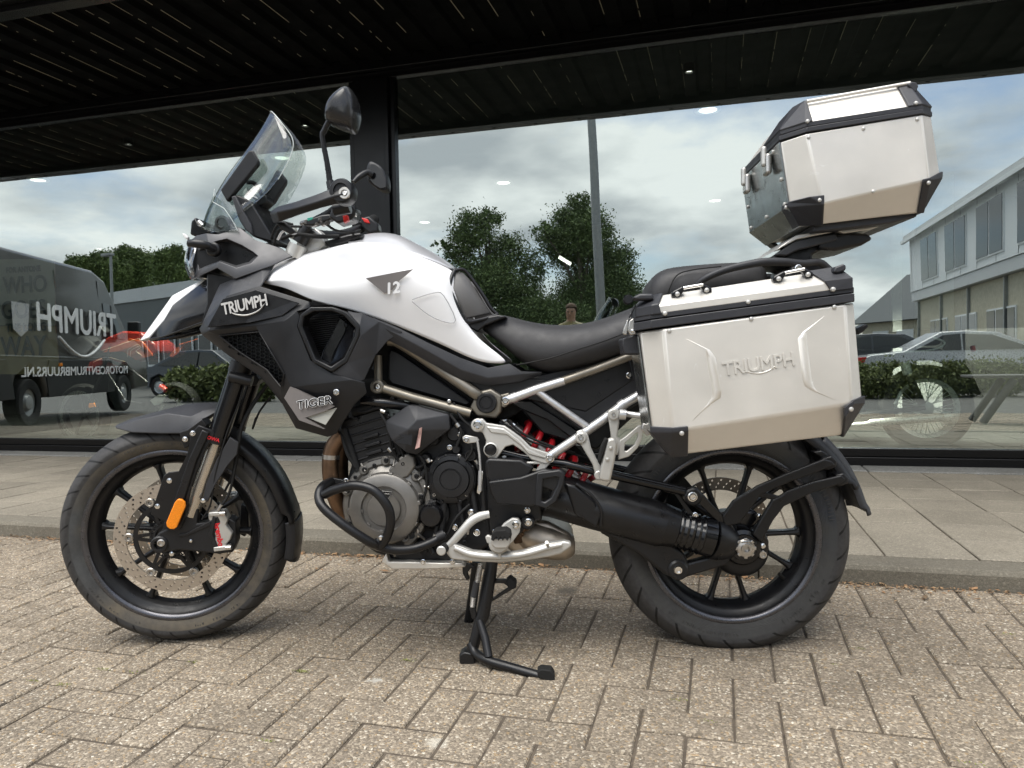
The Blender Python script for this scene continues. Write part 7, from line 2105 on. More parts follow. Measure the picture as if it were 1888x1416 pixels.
iplate('tail_lamp', 'red_plastic', [(1792, 638), (1798, 637), (1800, 647), (1794, 649)], K + .1, .05, cm)
iplate('engine_block', 'dark_parts', [(1490, 690), (1580, 670), (1600, 760), (1520, 780)], K, .3, cm, .02)
K2 = 1.0
ob_ = empty('motorcycle', FI(240, 815, K2)); ob_.location.z = PAVE_Z + .03
tag(ob_, 'orange red naked motorcycle with black frame standing behind the left window', 'motorcycle')
iplate('tank_panel', 'enamel_red', [(180, 648), (196, 622), (226, 610), (258, 612), (285, 634), (292, 650), (258, 668), (232, 650)], K2, .30, ob_, .02)
iplate('tank_flash', 'enamel_orange', [(188, 650), (240, 624), (262, 630), (282, 656), (250, 664), (226, 648)], K2 - .02, .02, ob_, .004)
iplate('belly_panel', 'enamel_red', [(165, 668), (196, 656), (232, 668), (230, 676), (200, 690), (158, 684)], K2, .03, ob_, .004)
iplate('tail_panel', 'enamel_orange', [(312, 656), (322, 644), (345, 630), (340, 638), (326, 654), (316, 660)], K2 + .1, .10, ob_, .004)
itube('tail_line', 'enamel_orange', [(330, 636, K2 + .1), (366, 625, K2 + .1)], .006, ob_)
itube('outline_stripe', 'line_silver', [(190, 646, K2 - .03), (256, 624, K2 - .03), (268, 634, K2 - .03)], .003, ob_, 8)
itube('outline_stripe', 'line_silver', [(172, 668, K2 - .01), (196, 657, K2 - .01), (231, 667, K2 - .01)], .003, ob_, 8)
for q in (0, 5): itube('outline_letter', 'line_silver', [(235 + q, 658, K2 - .03), (236 + q, 644 + q * .5, K2 - .03), (254, 634 + q, K2 - .03), (260, 640, K2 - .03), (250, 648 - q * .2, K2 - .03), (262, 656, K2 - .03)], .0018, ob_, 6)
def iwheel(px, py, r_px, k, nm, parent, discr=.62, mats=('rubber_black', 'dark_parts', 'steel')):
    c = FI(px, py, k); u = (FI(px + 100, py, k) - c).length / 100; R_ = r_px * u
    w_ = empty(nm, c); to(w_, parent)
    o = lathe('tyre', mats[0], c, -NV, [(R_ * .74, -.05), (R_ * .9, -.06), (R_, -.02), (R_, .02), (R_ * .9, .06), (R_ * .74, .05)], None, 56); to(o, w_)
    o = lathe('rim', mats[1], c, -NV, [(R_ * .75, -.045), (R_ * .68, -.03), (R_ * .68, .03), (R_ * .75, .045)], None, 56, True); to(o, w_)
    o = lathe('brake_disc', mats[2], c - NV * .06, -NV, [(R_ * (discr - .12), 0), (R_ * discr, 0), (R_ * discr, .004), (R_ * (discr - .12), .004)], None, 48, True); to(o, w_)
    for j in range(5):
        a = 2 * pi * j / 5 + .4; q = EV * cos(a) + Vector((0, 0, 1)) * sin(a)
        o = tube('spoke', mats[1], [c + q * .03, c + q * (R_ * .72)], .014, None, 8); to(o, w_)
iwheel(155, 765, 48, K2 + .1, 'front_wheel', ob_, .78)
iwheel(325, 760, 48, K2 + .1, 'rear_wheel', ob_, .5)
itube('fork_leg', 'gloss_black', [(205, 640, K2), (160, 760, K2)], .022, ob_, 14)
itube('frame_tube', 'satin_black', [(190, 660, K2), (240, 680, K2), (272, 705, K2)], .016, ob_, 12)
itube('frame_tube', 'satin_black', [(200, 690, K2), (232, 740, K2), (262, 745, K2)], .016, ob_, 12)
iplate('engine_block', 'dark_parts', [(200, 690), (262, 690), (280, 720), (262, 768), (215, 765), (196, 725)], K2 + .02, .3, ob_, .02)
iplate('foot_hanger', 'cast_silver', [(276, 738), (292, 728), (308, 728), (298, 744), (284, 748)], K2 - .05, .02, ob_, .003)
itube('shock_spring', 'red_plastic', [(296, 712, K2), (306, 720, K2)], .03, ob_, 14)
iplate('side_reflector', 'lens_orange', [(162, 744), (174, 743), (176, 750), (164, 753)], K2 - .02, .01, ob_, .003)
iplate('seat_pad', 'rubber_black', [(118, 636), (150, 618), (180, 640), (176, 656), (130, 662)], K2 + .1, .2, ob_, .02)
iplate('instrument', 'dark_parts', [(170, 612), (182, 600), (194, 612), (184, 628)], K2 + .1, .1, ob_, .01)
bn = empty('banner', FI(40, 700, .35))
tag(bn, 'grey printed banner with large dark words hanging behind the left window', 'banner')
iplate('banner_sheet', 'banner_cloth', [(-70, 478), (100, 478), (102, 600), (-70, 600)], .62, .01, bn, 0)
iplate('banner_sheet', 'banner_sand', [(-70, 601), (102, 601), (110, 690), (-70, 690)], .62, .01, bn, 0)
for body_, x, y, h in (('FOR ANYONE', 42, 497, 10), ('WHO', 45, 526, 31), ('GOES', 42, 572, 33), ('THE LONG', 47, 604, 15), ('WAY', 42, 640, 36)):
    s, z = fac(x, y, -.60); s2, z2 = fac(x, y + h, -.60)
    o = text_mesh(body_, (z - z2) * 1.42, facM(s, -.605, z), 'banner_words', 'banner_ink', None, .002, .004, .9); to(o, bn)
for i, (x, y, k, lab) in enumerate(((928, 336, 3.7, 'round ceiling lamp in the middle of the right shop window'), (783, 409, 6.0, 'round ceiling lamp low in the right window just beside the pillar'),
                           (178, 458, 6.0, 'round ceiling lamp seen above the van at far left'), (1305, 202, 1.2, 'large round ceiling lamp close to the canopy reflection beside the top case'),
                           (1318, 369, 4.6, 'small round ceiling lamp left of the top case'), (520, 290, 3.0, 'round ceiling lamp seen through the windscreen'), (70, 331, 3.0, 'round ceiling lamp at the upper left window edge'))):
    p = FI(x, y, k); s = (p - CAM).dot(EV)
    zc = Z_GT + .055
    r_ = ray(x, y); t = (zc - CAM.z) / r_.z; p = CAM + r_ * t
    L = empty('ceiling_lamp', p); tag(L, lab, 'lamp', 'round ceiling lamps in the shop')
    o = lathe('lamp_rim', 'white_trim', p, Vector((0, 0, -1)), [(.075, -.01), (.115, -.01), (.115, .012), (.10, .016), (.085, .010), (.075, .004)], None, 32, True); to(o, L)
    o = lathe('lamp_glass', 'lamp_white', p, Vector((0, 0, -1)), [(0, .008), (.074, .008), (.074, -.008), (0, -.008)], None, 32); to(o, L)
for x, y, k, lab in ((235, 216, .75, 'small spot lamp glowing at the top of the left window'), (1270, 82, .6, 'small spot lamp glowing at the top of the right window'), (-150, 250, 1.2, 'spot lamp added beyond the left picture edge to brighten the shop'), (560, 150, .8, 'spot lamp added behind the left window near the pillar to brighten the display'), (1900, 60, 1.5, 'spot lamp added beyond the right picture edge to brighten the classic motorcycle')):  # lamps past the edges and by the pillar are added to brighten the interior
    r_ = ray(x, y); zc = Z_GT + .05; t = (zc - CAM.z) / r_.z; p = FI(x, y, k); p.z = zc
    L = empty('spot_lamp', p); tag(L, lab, 'lamp')
    to(lathe('lamp_can', 'dark_parts', p, Vector((0, 0, -1)), [(.03, -.01), (.045, -.01), (.045, .05), (.03, .05)], None, 24, True), L)
    to(lathe('lamp_glass', 'lamp_white', p, Vector((0, 0, -1)), [(0, .035), (.03, .035), (.03, .03), (0, .03)], None, 24), L)
    ld = bpy.data.lights.new('spot_light', 'SPOT'); ld.energy = 1500 if x > 1000 else 480; ld.spot_size = radians(72); ld.spot_blend = .4; ld.shadow_soft_size = .03; ld.color = (1, .94, .84)
    lo_ = bpy.data.objects.new('spot_light', ld); COL.objects.link(lo_); lo_.location = p - Vector((0, 0, .06)); lo_.rotation_euler = (Vector((0, 0, 1)) - NV * .50).to_track_quat('Z', 'Y').to_euler(); to(lo_, L)
tb = empty('tube_lamp', FI(1041, 480, 5.0)); tag(tb, 'bright tube lamp hanging in the shop in front of the dark trees', 'lamp')
itube('lamp_tube', 'lamp_white', [(1031, 474, 5.0), (1052, 487, 5.0)], .022, tb, 12)
itube('lamp_body', 'white_trim', [(1031, 471.5, 5.02), (1052, 484.5, 5.02)], .020, tb, 8)
def post(px, w, lab, m='white_trim', k=4.5):
    s, _ = fac(px, 600, -k)
    o = fbox('interior_post', m, s, s + w, -k - .1, -k, PAVE_Z + .03, Z_GT + .05); tag(o, lab, 'post')
mat('post_grey', (0.30, 0.32, 0.31), .6)
post(1646, .10, 'pale slim post inside the shop behind the classic motorcycle', 'post_grey')
post(1690, .42, 'broad pale panel inside the shop right of the slim post', 'post_grey', 5.2)
ct = fbox('counter', 'dark_parts', fac(1780, 700, -3.0)[0], fac(1990, 700, -3.0)[0], -3.8, -3.0, PAVE_Z + .03, 1.05); tag(ct, 'dark counter inside the shop at the far right', 'counter')
# =================================================================== THE STREET BEHIND THE CAMERA (seen in the glass)
def VS(px, py, depth):
    s, d, z = virt(px, py, depth); return s, d, z
GZ = road_z(30.0)
mat('van_grey', (0.055, 0.051, 0.047), 0.35, metal=0.3, var=0.06, coat=0.5)
mat('van_black', (0.008, 0.008, 0.009), 0.45)
mat('car_glass', (0.015, 0.018, 0.02), 0.06)
mat('car_silver', (0.42, 0.43, 0.44), 0.3, metal=0.5, coat=0.5)
mat('car_dark', (0.05, 0.055, 0.065), 0.3, metal=0.4, coat=0.5)
mat('wall_brick', (0.52, 0.48, 0.37), 0.9, var=0.15, scale=6)
mat('wall_white', (0.84, 0.86, 0.86), 0.7, var=0.05)
mat('wall_grey', (0.16, 0.17, 0.17), 0.8, var=0.08)
mat('roof_grey', (0.10, 0.11, 0.115), 0.8, var=0.1)
mat('roof_light', (0.62, 0.63, 0.63), 0.7, var=0.08)
mat('bark', (0.10, 0.085, 0.065), 0.95, var=0.3)
mat('pole_grey', (0.30, 0.31, 0.30), 0.5, metal=0.3)
mat('curtain', (0.5, 0.5, 0.48), 0.9)
mat('concrete_light', (0.12, 0.12, 0.11), 0.85, var=0.1)
def mat_leaf(name, c1, c2):
    m, nt, b = newmat(name)
    g = N(nt, 'ShaderNodeNewGeometry')
    nz = N(nt, 'ShaderNodeTexNoise', {'Vector': g.outputs['Position'], 'Scale': 1.1, 'Detail': 4.0})
    mx = N(nt, 'ShaderNodeMix', data_type='RGBA')
    ad = N(nt, 'ShaderNodeMath', {0: nz.outputs[0], 1: g.outputs['Random Per Island']}, operation='ADD')
    mr = N(nt, 'ShaderNodeMapRange', {'Value': ad.outputs[0], 'From Min': 0.5, 'From Max': 1.4})
    nt.links.new(mr.outputs[0], mx.inputs[0]); mx.inputs[6].default_value = (*c1, 1); mx.inputs[7].default_value = (*c2, 1)
    nt.links.new(mx.outputs[2], b.inputs['Base Color']); b.inputs['Roughness'].default_value = 0.7
    MATS[name] = m
mat_leaf('leaf_dark', (0.055, 0.085, 0.03), (0.14, 0.20, 0.06))
mat_leaf('leaf_mid', (0.045, 0.075, 0.018), (0.12, 0.17, 0.04))
mat_leaf('leaf_hedge', (0.07, 0.085, 0.025), (0.16, 0.19, 0.05))
def leaves(name, m, blobs, n, size, seed, parent=None, base_z=None):
    rnd = random.Random(seed); V, F = [], []
    tot = sum(r.x * r.y * r.z for c, r in blobs)
    for c, r in blobs:
        cnt = int(n * (r.x * r.y * r.z) / tot) + 20
        cl = max(6, cnt // 40)
        for _ in range(cl):
            while True:
                q = Vector((rnd.uniform(-1, 1), rnd.uniform(-1, 1), rnd.uniform(-1, 1)))
                if .30 < q.length < 1: break
            q = q * (.75 + .35 * rnd.random()) if q.length > .5 else q
            cc = c + Vector((q.x * r.x, q.y * r.y, q.z * r.z))
            rad = min(r) * rnd.uniform(.12, .30)
            for _ in range(40):
                p = cc + Vector((rnd.gauss(0, rad), rnd.gauss(0, rad), rnd.gauss(0, rad * .8)))
                a = Vector((rnd.uniform(-1, 1), rnd.uniform(-1, 1), rnd.uniform(-.6, 1))).normalized(); b_ = a.orthogonal().normalized()
                b_ = Quaternion(a, rnd.uniform(0, 6.28)) @ b_; s_ = size * rnd.uniform(.6, 1.4)
                u, v = b_ * s_, a.cross(b_) * s_ * .55
                k = len(V); V += [tuple(p - u), tuple(p + v), tuple(p + u), tuple(p - v)]; F.append((k, k + 1, k + 2, k + 3))
    me = bpy.data.meshes.new(name); me.from_pydata(V, [], F); setmat(me, m)
    o = bpy.data.objects.new(name, me); COL.objects.link(o)
    if parent: to(o, parent)
    return o
def tree(blobs_px, trunk_px, depth, lab, seed, m='leaf_dark', n=9000, size=.048, name='broadleaf_tree'):
    rnd = random.Random(seed); u_ = depth / FPX
    s, d, z = VS(trunk_px, 640, depth); base = FW(s, d, GZ)
    t = empty(name, base); tag(t, lab, 'tree', 'trees reflected in the shop windows')
    ztop = max(VS(b[0], b[1] - b[3], depth)[2] for b in blobs_px); H = ztop - GZ
    o = tube('trunk', 'bark', [base, base + Vector((.05, .1, H * .3)), base + Vector((-.1, .1, H * .8))], [.24, .18, .05], None, 10, 4); to(o, t)
    blobs = []
    for k, (x, y, rx, ry) in enumerate(blobs_px):
        s1, d1, z1 = VS(x, y, depth); dd = rnd.uniform(-.35, .35) * rx * u_ * 2
        c = FW(s1, d1 + dd, z1); blobs.append((c, Vector((rx * u_, rx * u_ * .9, ry * u_))))
        p0 = base + Vector((0, 0, max(.6, (z1 - GZ) * .55)))
        o = tube('limb', 'bark', [p0, p0.lerp(c, .5) + Vector((0, 0, .2)), c], [.09, .05, .02], None, 7, 3); to(o, t)
    leaves('crown', m, blobs, n, size, seed, t); return t
tree([(880, 432, 48, 38), (842, 468, 38, 28), (928, 468, 46, 40), (900, 525, 75, 42), (855, 560, 48, 50), (958, 560, 46, 52), (925, 615, 110, 35), (812, 452, 24, 10), (905, 405, 30, 18), (985, 590, 60, 50), (978, 500, 28, 44)], 905, 30, 'broad dark tree reflected left of the lamp post', 1, n=85000)
tree([(1058, 398, 48, 36), (1040, 450, 52, 48), (1098, 440, 40, 54), (1006, 432, 24, 22), (1130, 490, 44, 54), (1090, 540, 74, 54), (1152, 560, 46, 46), (1050, 600, 90, 38), (1180, 600, 44, 32), (1070, 368, 26, 14)], 1075, 30, 'tall dense dark tree reflected behind the lamp post', 2, n=95000)
tree([(165, 492, 32, 16), (190, 482, 26, 18), (215, 500, 30, 20), (200, 520, 40, 20)], 195, 44, 'leftmost tree reflected above the white text van', 3, 'leaf_mid', 40000, .07)
tree([(240, 478, 26, 22), (222, 500, 24, 20), (262, 498, 30, 30), (250, 530, 34, 26)], 246, 46, 'middle tree reflected above the van near the small street lamp', 4, 'leaf_mid', 42000, .07)
tree([(305, 485, 26, 26), (325, 470, 20, 16), (330, 510, 30, 30), (300, 530, 30, 34), (318, 570, 34, 34), (345, 560, 24, 40), (350, 610, 34, 28)], 322, 40, 'tree reflected just left of the motorcycle nose lamp', 5, 'leaf_mid', 60000, .065)
tree([(1205, 590, 26, 18), (1235, 600, 26, 18), (1190, 620, 40, 20)], 1212, 50, 'low distant tree reflected above the rear seat', 6, 'leaf_mid', 4000, .10)
s, d, z = VS(1112, 640, 14.0); s2, d2, z2 = VS(1088, 160, 14.2)
lp = empty('lamp_post', FW(s, d, GZ)); tag(lp, 'tall grey steel lamp post reflected in front of the big tree', 'lamp post')
p0, p1 = FW(s, d, z), FW(s2, d2, z2); dv = (p1 - p0) / (p1.z - p0.z)
o = tube('post', 'pole_grey', [p0 + dv * (GZ - p0.z), p0, p1, p1 + dv * 1.5], [.105, .095, .075, .06], None, 16); to(o, lp)
o = tube('lamp_arm', 'pole_grey', [p1 + dv * 1.5, p1 + dv * 1.7 + EV * .4, p1 + dv * 1.75 + EV * 1.0], .05, None, 10, 3); to(o, lp)
bm = bmesh.new(); add_box(bm, -.35, .35, -.12, .12, -.05, .05, Matrix.Translation(p1 + dv * 1.75 + EV * 1.3)); o = finish(bm, 'lamp_head', 'pole_grey', None, 0); bevel(o, .03); to(o, lp)
s, d, z = VS(203, 470, 26); lp = empty('street_lamp', FW(s, d, GZ)); tag(lp, 'thin street lamp with flat head reflected before the left trees', 'street lamp')
o = tube('post', 'pole_grey', [FW(s, d, GZ), FW(s, d, z)], [.07, .045], None, 10); to(o, lp)
bm = bmesh.new(); add_box(bm, -.42, .08, -.10, .10, -.04, .06, Matrix.Translation(FW(s, d, z))); o = finish(bm, 'lamp_head', 'pole_grey', None, 0); bevel(o, .02); to(o, lp)
def hedge(px0, px1, top, depth0, depth1, lab, seed, hgt=None, m='leaf_hedge', n=9000, size=.05, base_py=None):
    a = VS(px0, top, depth0); b = VS(px1, top, depth1)
    blobs = []; L = sqrt((a[0] - b[0]) ** 2 + (a[1] - b[1]) ** 2); k = max(3, int(L / .5))
    zt = (a[2] + b[2]) / 2
    for i in range(k + 1):
        t = i / k; blobs.append((FW(a[0] + (b[0] - a[0]) * t, a[1] + (b[1] - a[1]) * t, (zt + GZ) / 2), Vector((.42, .42, (zt - GZ) / 2 * 1.05))))
    o = leaves('hedge', m, blobs, n, size, seed); tag(o, lab, 'hedge'); return o
hedge(1590, 1850, 668, 15.5, 15.0, 'low green hedge reflected in front of the silver parked car', 21, n=30000, size=.034)
hedge(335, 480, 678, 20, 19, 'green hedge reflected between the van and the front fork', 22, n=12000, size=.07)
hedge(780, 1180, 640, 34, 33, 'long low dark hedge reflected under the two big trees', 23, m='leaf_dark', n=16000, size=.12)
vr = VS(58, 795, 10.9); S_, D_ = vr[0], vr[1]
fS, fD = -.393, .919; gS, gD = -.919, -.393
GV = road_z(D_)
def VV(L, wd, z): return FW(S_ + fS * L + gS * wd, D_ + fD * L + gD * wd, GV + z)
van = empty('van', VV(2, 1, 0)); tag(van, 'dark grey high roofed delivery van with white lettering reflected at far left', 'van')
def vplate(name, m, pts, wd, th, bev=.02, taper=0.0):
    bm = bmesh.new(); A = [bm.verts.new(VV(L, wd + (taper * max(0, z - 1.2) if taper else 0), z)) for L, z in pts]; B = [bm.verts.new(VV(L, wd + th + (-1 if th > .5 else 1) * (taper * max(0, z - 1.2) if taper else 0), z)) for L, z in pts]
    n = len(A); bm.faces.new(A); bm.faces.new(B[::-1])
    for i in range(n): bm.faces.new((A[i], B[i], B[(i + 1) % n], A[(i + 1) % n]))
    o = finish(bm, name, m, None, 28)
    if bev: bevel(o, bev, 3, 28)
    to(o, van); return o
vplate('body', 'van_grey', [(-1.3, .42), (-1.3, 2.35), (-1.15, 2.55), (2.6, 2.58), (3.1, 2.45), (3.9, 1.55), (4.75, 1.25), (4.95, .95), (4.95, .42), (4.15, .40), (4.05, .75), (3.65, .92), (3.25, .75), (3.15, .40), (.52, .40), (.38, .72), (0, .88), (-.38, .72), (-.52, .40)], 0, 2.0, .06, .09)
vplate('lower_body', 'van_black', [(-1.32, .40), (-1.32, .95), (-.62, .98), (-.5, .70), (-.44, .42)], -.012, 2.02, .01)
vplate('lower_body', 'van_black', [(.56, .40), (.5, .72), (.62, .98), (3.0, .98), (3.18, .7), (3.12, .40)], -.012, 2.02, .01)
vplate('side_window', 'car_glass', [(2.85, 1.38), (2.85, 2.02), (3.2, 2.0), (3.72, 1.45), (3.70, 1.38)], -.012, .02, .005, .09)
vplate('window_pillar', 'van_black', [(3.18, 1.38), (3.18, 2.0), (3.23, 2.0), (3.23, 1.38)], -.018, .02, 0, .09)
vplate('side_rail', 'van_black', [(-1.25, 1.72), (-1.25, 1.745), (2.62, 1.745), (2.62, 1.72)], -.012, .014, 0, .09)
vplate('side_rail', 'car_silver', [(-1.25, 1.02), (-1.25, 1.035), (2.9, 1.035), (2.9, 1.02)], -.012, .014, 0, 0)
vplate('door_seam', 'van_black', [(2.70, .5), (2.70, 2.4), (2.715, 2.4), (2.715, .5)], -.010, .014, 0, .09)
vplate('door_seam', 'van_black', [(1.1, .5), (1.1, 2.4), (1.115, 2.4), (1.115, .5)], -.010, .014, 0, .09)
vplate('mirror', 'van_black', [(3.55, 1.35), (3.55, 1.72), (3.70, 1.72), (3.70, 1.35)], -.32, .22, .03)
vplate('marker_lamp', 'lens_orange', [(.9, .88), (.9, .93), (1.0, .93), (1.0, .88)], -.03, .03, .004)
AXV = (FW(gS, gD, 0) - FW(0, 0, 0)).normalized()
for L in (0, 3.65):
    for wd in (.11, 1.89):
        w_ = empty('wheel', VV(L, wd, .35)); to(w_, van)
        sg = -1 if wd < 1 else 1
        o = lathe('tyre', 'rubber_black', VV(L, wd, .35), AXV * sg, [(.20, -.11), (.33, -.11), (.35, -.08), (.35, .08), (.33, .11), (.22, .11), (.20, .10)], None, 40, True); to(o, w_)
        o = lathe('wheel_cover', 'pole_grey', VV(L, wd, .35), AXV * sg, [(.215, .10), (.20, .075), (.13, .05), (.10, .10), (.05, .11), (0, .11)], None, 36); to(o, w_)
def vhit(px, py):
    r = ray(px, py); n_ = EV * gS + NV * gD * 1.0
    a = r.dot(EV); b_ = r.dot(NV)
    t = (S_ * gS + (D_ + D0) * gD) / (a * gS + b_ * gD)
    s = t * a; k = t * b_ - D0; z = CAM.z + t * r.z - GV
    return (s - S_) * fS + (k - D_) * fD, z
def vtext(body_, L, z, size, m, sx=1.0, bold=.01, wd=-.02, rot=0):
    X = (VV(-1, 0, 0) - VV(0, 0, 0)).normalized(); Z = Vector((0, 0, 1)); Y = X.cross(Z)
    M = Matrix(((X.x, Z.x, Y.x, 0), (X.y, Z.y, Y.y, 0), (X.z, Z.z, Y.z, 0), (0, 0, 0, 1)))
    c = VV(L, wd + .09 * max(0, z - 1.2) * .8, z)
    o = text_mesh(body_, size, Matrix.Translation(c) @ M @ Matrix.Rotation(rot, 4, 'Z'), 'van_lettering', m, None, .004, bold, sx); to(o, van); return o
L1, z1_ = vhit(203, 580); L0, z0_ = vhit(82, 560)
vtext('TRIUMPH', (L0 + L1) / 2, 1.60, .60, 'decal_white', abs(L1 - L0) / 2.05, .012)
o = tube('van_swoosh', 'decal_white', [VV(L0 + (L1 - L0) * t, -.03, 1.60 - .26 - .30 * sin(pi * (t - .15) / .7)) for t in (.15, .28, .42, .55, .70, .85)], .022, None, 8, 4); to(o, van)
L1, z1_ = vhit(232, 688); L0, z0_ = vhit(37, 668)
vtext('MOTORCENTRUMBRUURS.NL', (L0 + L1) / 2, .79, .20, 'decal_white', abs(L1 - L0) / 2.62, .003, -.03)
vplate('van_badge', 'decal_grey', [(-.55 + 1.0 - .9, 1.78), (.5 - .45, 1.78), (-.02, 1.40), (-.22, 1.30), (-.42, 1.40)], -.012, .006, 0)
def wallbox(name, m, a, b, z0, z1, depth, parent, bev=0):
    u = Vector((b[0] - a[0], b[1] - a[1], 0)); L = u.length; u.normalize(); n_ = Vector((-u.y, u.x, 0))
    bm = bmesh.new(); vs = []
    for q in (0, depth):
        for (x, z) in ((0, z0), (L, z0), (L, z1), (0, z1)):
            p = Vector((a[0], a[1], 0)) + u * x + n_ * q; vs.append(bm.verts.new(FW(p.x, p.y, z)))
    for f in ((0, 1, 2, 3), (4, 7, 6, 5), (0, 4, 5, 1), (3, 2, 6, 7), (1, 5, 6, 2), (0, 3, 7, 4)): bm.faces.new([vs[i] for i in f])
    o = finish(bm, name, m, None, 0); to(o, parent); return o
far_ = VS(1693, 600, 40);
sB = far_[0]; dB = far_[1]
offb = empty('office_building', FW(sB, dB - 10, GZ)); tag(offb, 'two storey office with white upper floor and yellow brick ground floor reflected at right', 'building')
def OB(name, m, d0, d1, z0, z1, o0, o1):
    bm = bmesh.new(); add_fbox(bm, sB + o0, sB + o1, d0, d1, z0, z1); o = finish(bm, name, m, None, 0); to(o, offb); return o
dn, df = 6.0, dB
OB('brick_wall', 'wall_brick', dn, df, GZ, 3.62, 0, 9)
OB('upper_wall', 'wall_white', dn, df + .3, 4.14, 6.9, -.35, 9)
OB('floor_band', 'roof_light', dn, df + .3, 3.64, 4.12, -.30, 9)
OB('flat_roof', 'roof_light', dn - .3, df + .6, 6.91, 7.15, -.6, 9.3)
def owin(d0, d1, z0, z1, off, n=2, m='car_glass'):
    w_ = empty('window', FW(sB + off, (d0 + d1) / 2, z0)); to(w_, offb)
    bm = bmesh.new(); add_fbox(bm, sB + off - .05, sB + off - .001, d0, d1, z0, z1); o = finish(bm, 'window_frame', 'wall_white', None, 0); to(o, w_)
    wd = (d1 - d0) / n
    for i in range(n):
        bm = bmesh.new(); add_fbox(bm, sB + off - .07, sB + off - .052, d0 + i * wd + .07, d0 + (i + 1) * wd - .07, z0 + .07, z1 - .07); o = finish(bm, 'pane', m, None, 0); to(o, w_)
span = df - dn
for k in range(6):
    d0 = df - 2.2 - k * 4.3
    if d0 - 2.6 < dn: break
    owin(d0 - 3.0, d0, 4.45, 6.6, -.35, 2); owin(d0 - 3.2, d0 - .2, 1.0, 2.5, 0, 3, 'curtain' if k % 2 else 'car_glass')
for k in range(8):
    d0 = df - .2 - k * 4.3
    if d0 > dn: OB('rain_pipe', 'pole_grey', d0, d0 + .1, GZ, 3.6, -.12, -.002)
for k in range(14):
    d0 = df - .05 - k * 2.15
    if d0 > dn: OB('wall_joint', 'pole_grey', d0 - .03, d0, 4.16, 6.88, -.362, -.352)
OB('gutter', 'wall_white', dn, df + .5, 6.72, 6.88, -.75, -.61)
a = VS(1590, 600, 52); b_ = VS(1700, 600, 46)
hs = empty('house', FW((a[0] + b_[0]) / 2, (a[1] + b_[1]) / 2, GZ)); tag(hs, 'house with a pitched grey roof reflected between the two cases and the office', 'house')
wallbox('house_wall', 'wall_brick', (a[0], a[1]), (b_[0], b_[1]), GZ, 3.2, 8, hs)
u = Vector((b_[0] - a[0], b_[1] - a[1], 0)); L = u.length; u.normalize(); n_ = Vector((-u.y, u.x, 0))
bm = bmesh.new(); pr = [(-.6, 3.0), (3.6, 6.4), (4.4, 6.4), (8.6, 3.0), (8.2, 2.95), (4.0, 6.1), (-.2, 2.95)]
A = []; B = []
for (q, z) in pr:
    p = Vector((a[0], a[1], 0)) + n_ * q - u * .4; A.append(bm.verts.new(FW(p.x, p.y, z))); p = p + u * (L + .8); B.append(bm.verts.new(FW(p.x, p.y, z)))
for i in range(7): bm.faces.new((A[i], B[i], B[(i + 1) % 7], A[(i + 1) % 7]))
bm.faces.new(A); bm.faces.new(B[::-1])
to(finish(bm, 'roof', 'roof_grey', None, 0), hs)
for k in (.2, .6):
    p = Vector((a[0], a[1], 0)) + u * (L * k) - n_ * .05; q = p + u * 1.6
    w_ = wallbox('window', 'wall_white', (p.x, p.y), (q.x, q.y), 1.0, 2.4, .04, hs)
a = VS(120, 520, 40); b_ = VS(470, 560, 30)
wh = empty('warehouse', FW((a[0] + b_[0]) / 2, (a[1] + b_[1]) / 2, GZ)); tag(wh, 'long grey warehouse with a pale roof edge reflected behind the van', 'warehouse')
wallbox('wall', 'wall_grey', (a[0], a[1]), (b_[0], b_[1]), GZ, 4.0, 10, wh)
wallbox('roof_edge', 'roof_light', (a[0], a[1] - .1), (b_[0], b_[1] - .1), 4.01, 4.6, 10.3, wh)
u = Vector((b_[0] - a[0], b_[1] - a[1], 0)); L = u.length; u.normalize(); n_ = Vector((-u.y, u.x, 0))
for k in range(12):
    p = Vector((a[0], a[1], 0)) + u * (L * (k + .15) / 12) - n_ * .12; q = p + u * (L / 12 * .7)
    w_ = wallbox('window', 'wall_white', (p.x, p.y), (q.x, q.y), .9, 2.3, .05, wh)
    p2 = p - n_ * .02 + u * .08; q2 = q - n_ * .02 - u * .08
    to(wallbox('pane', 'car_glass', (p2.x, p2.y), (q2.x, q2.y), 1.0, 2.2, .015, wh), w_)
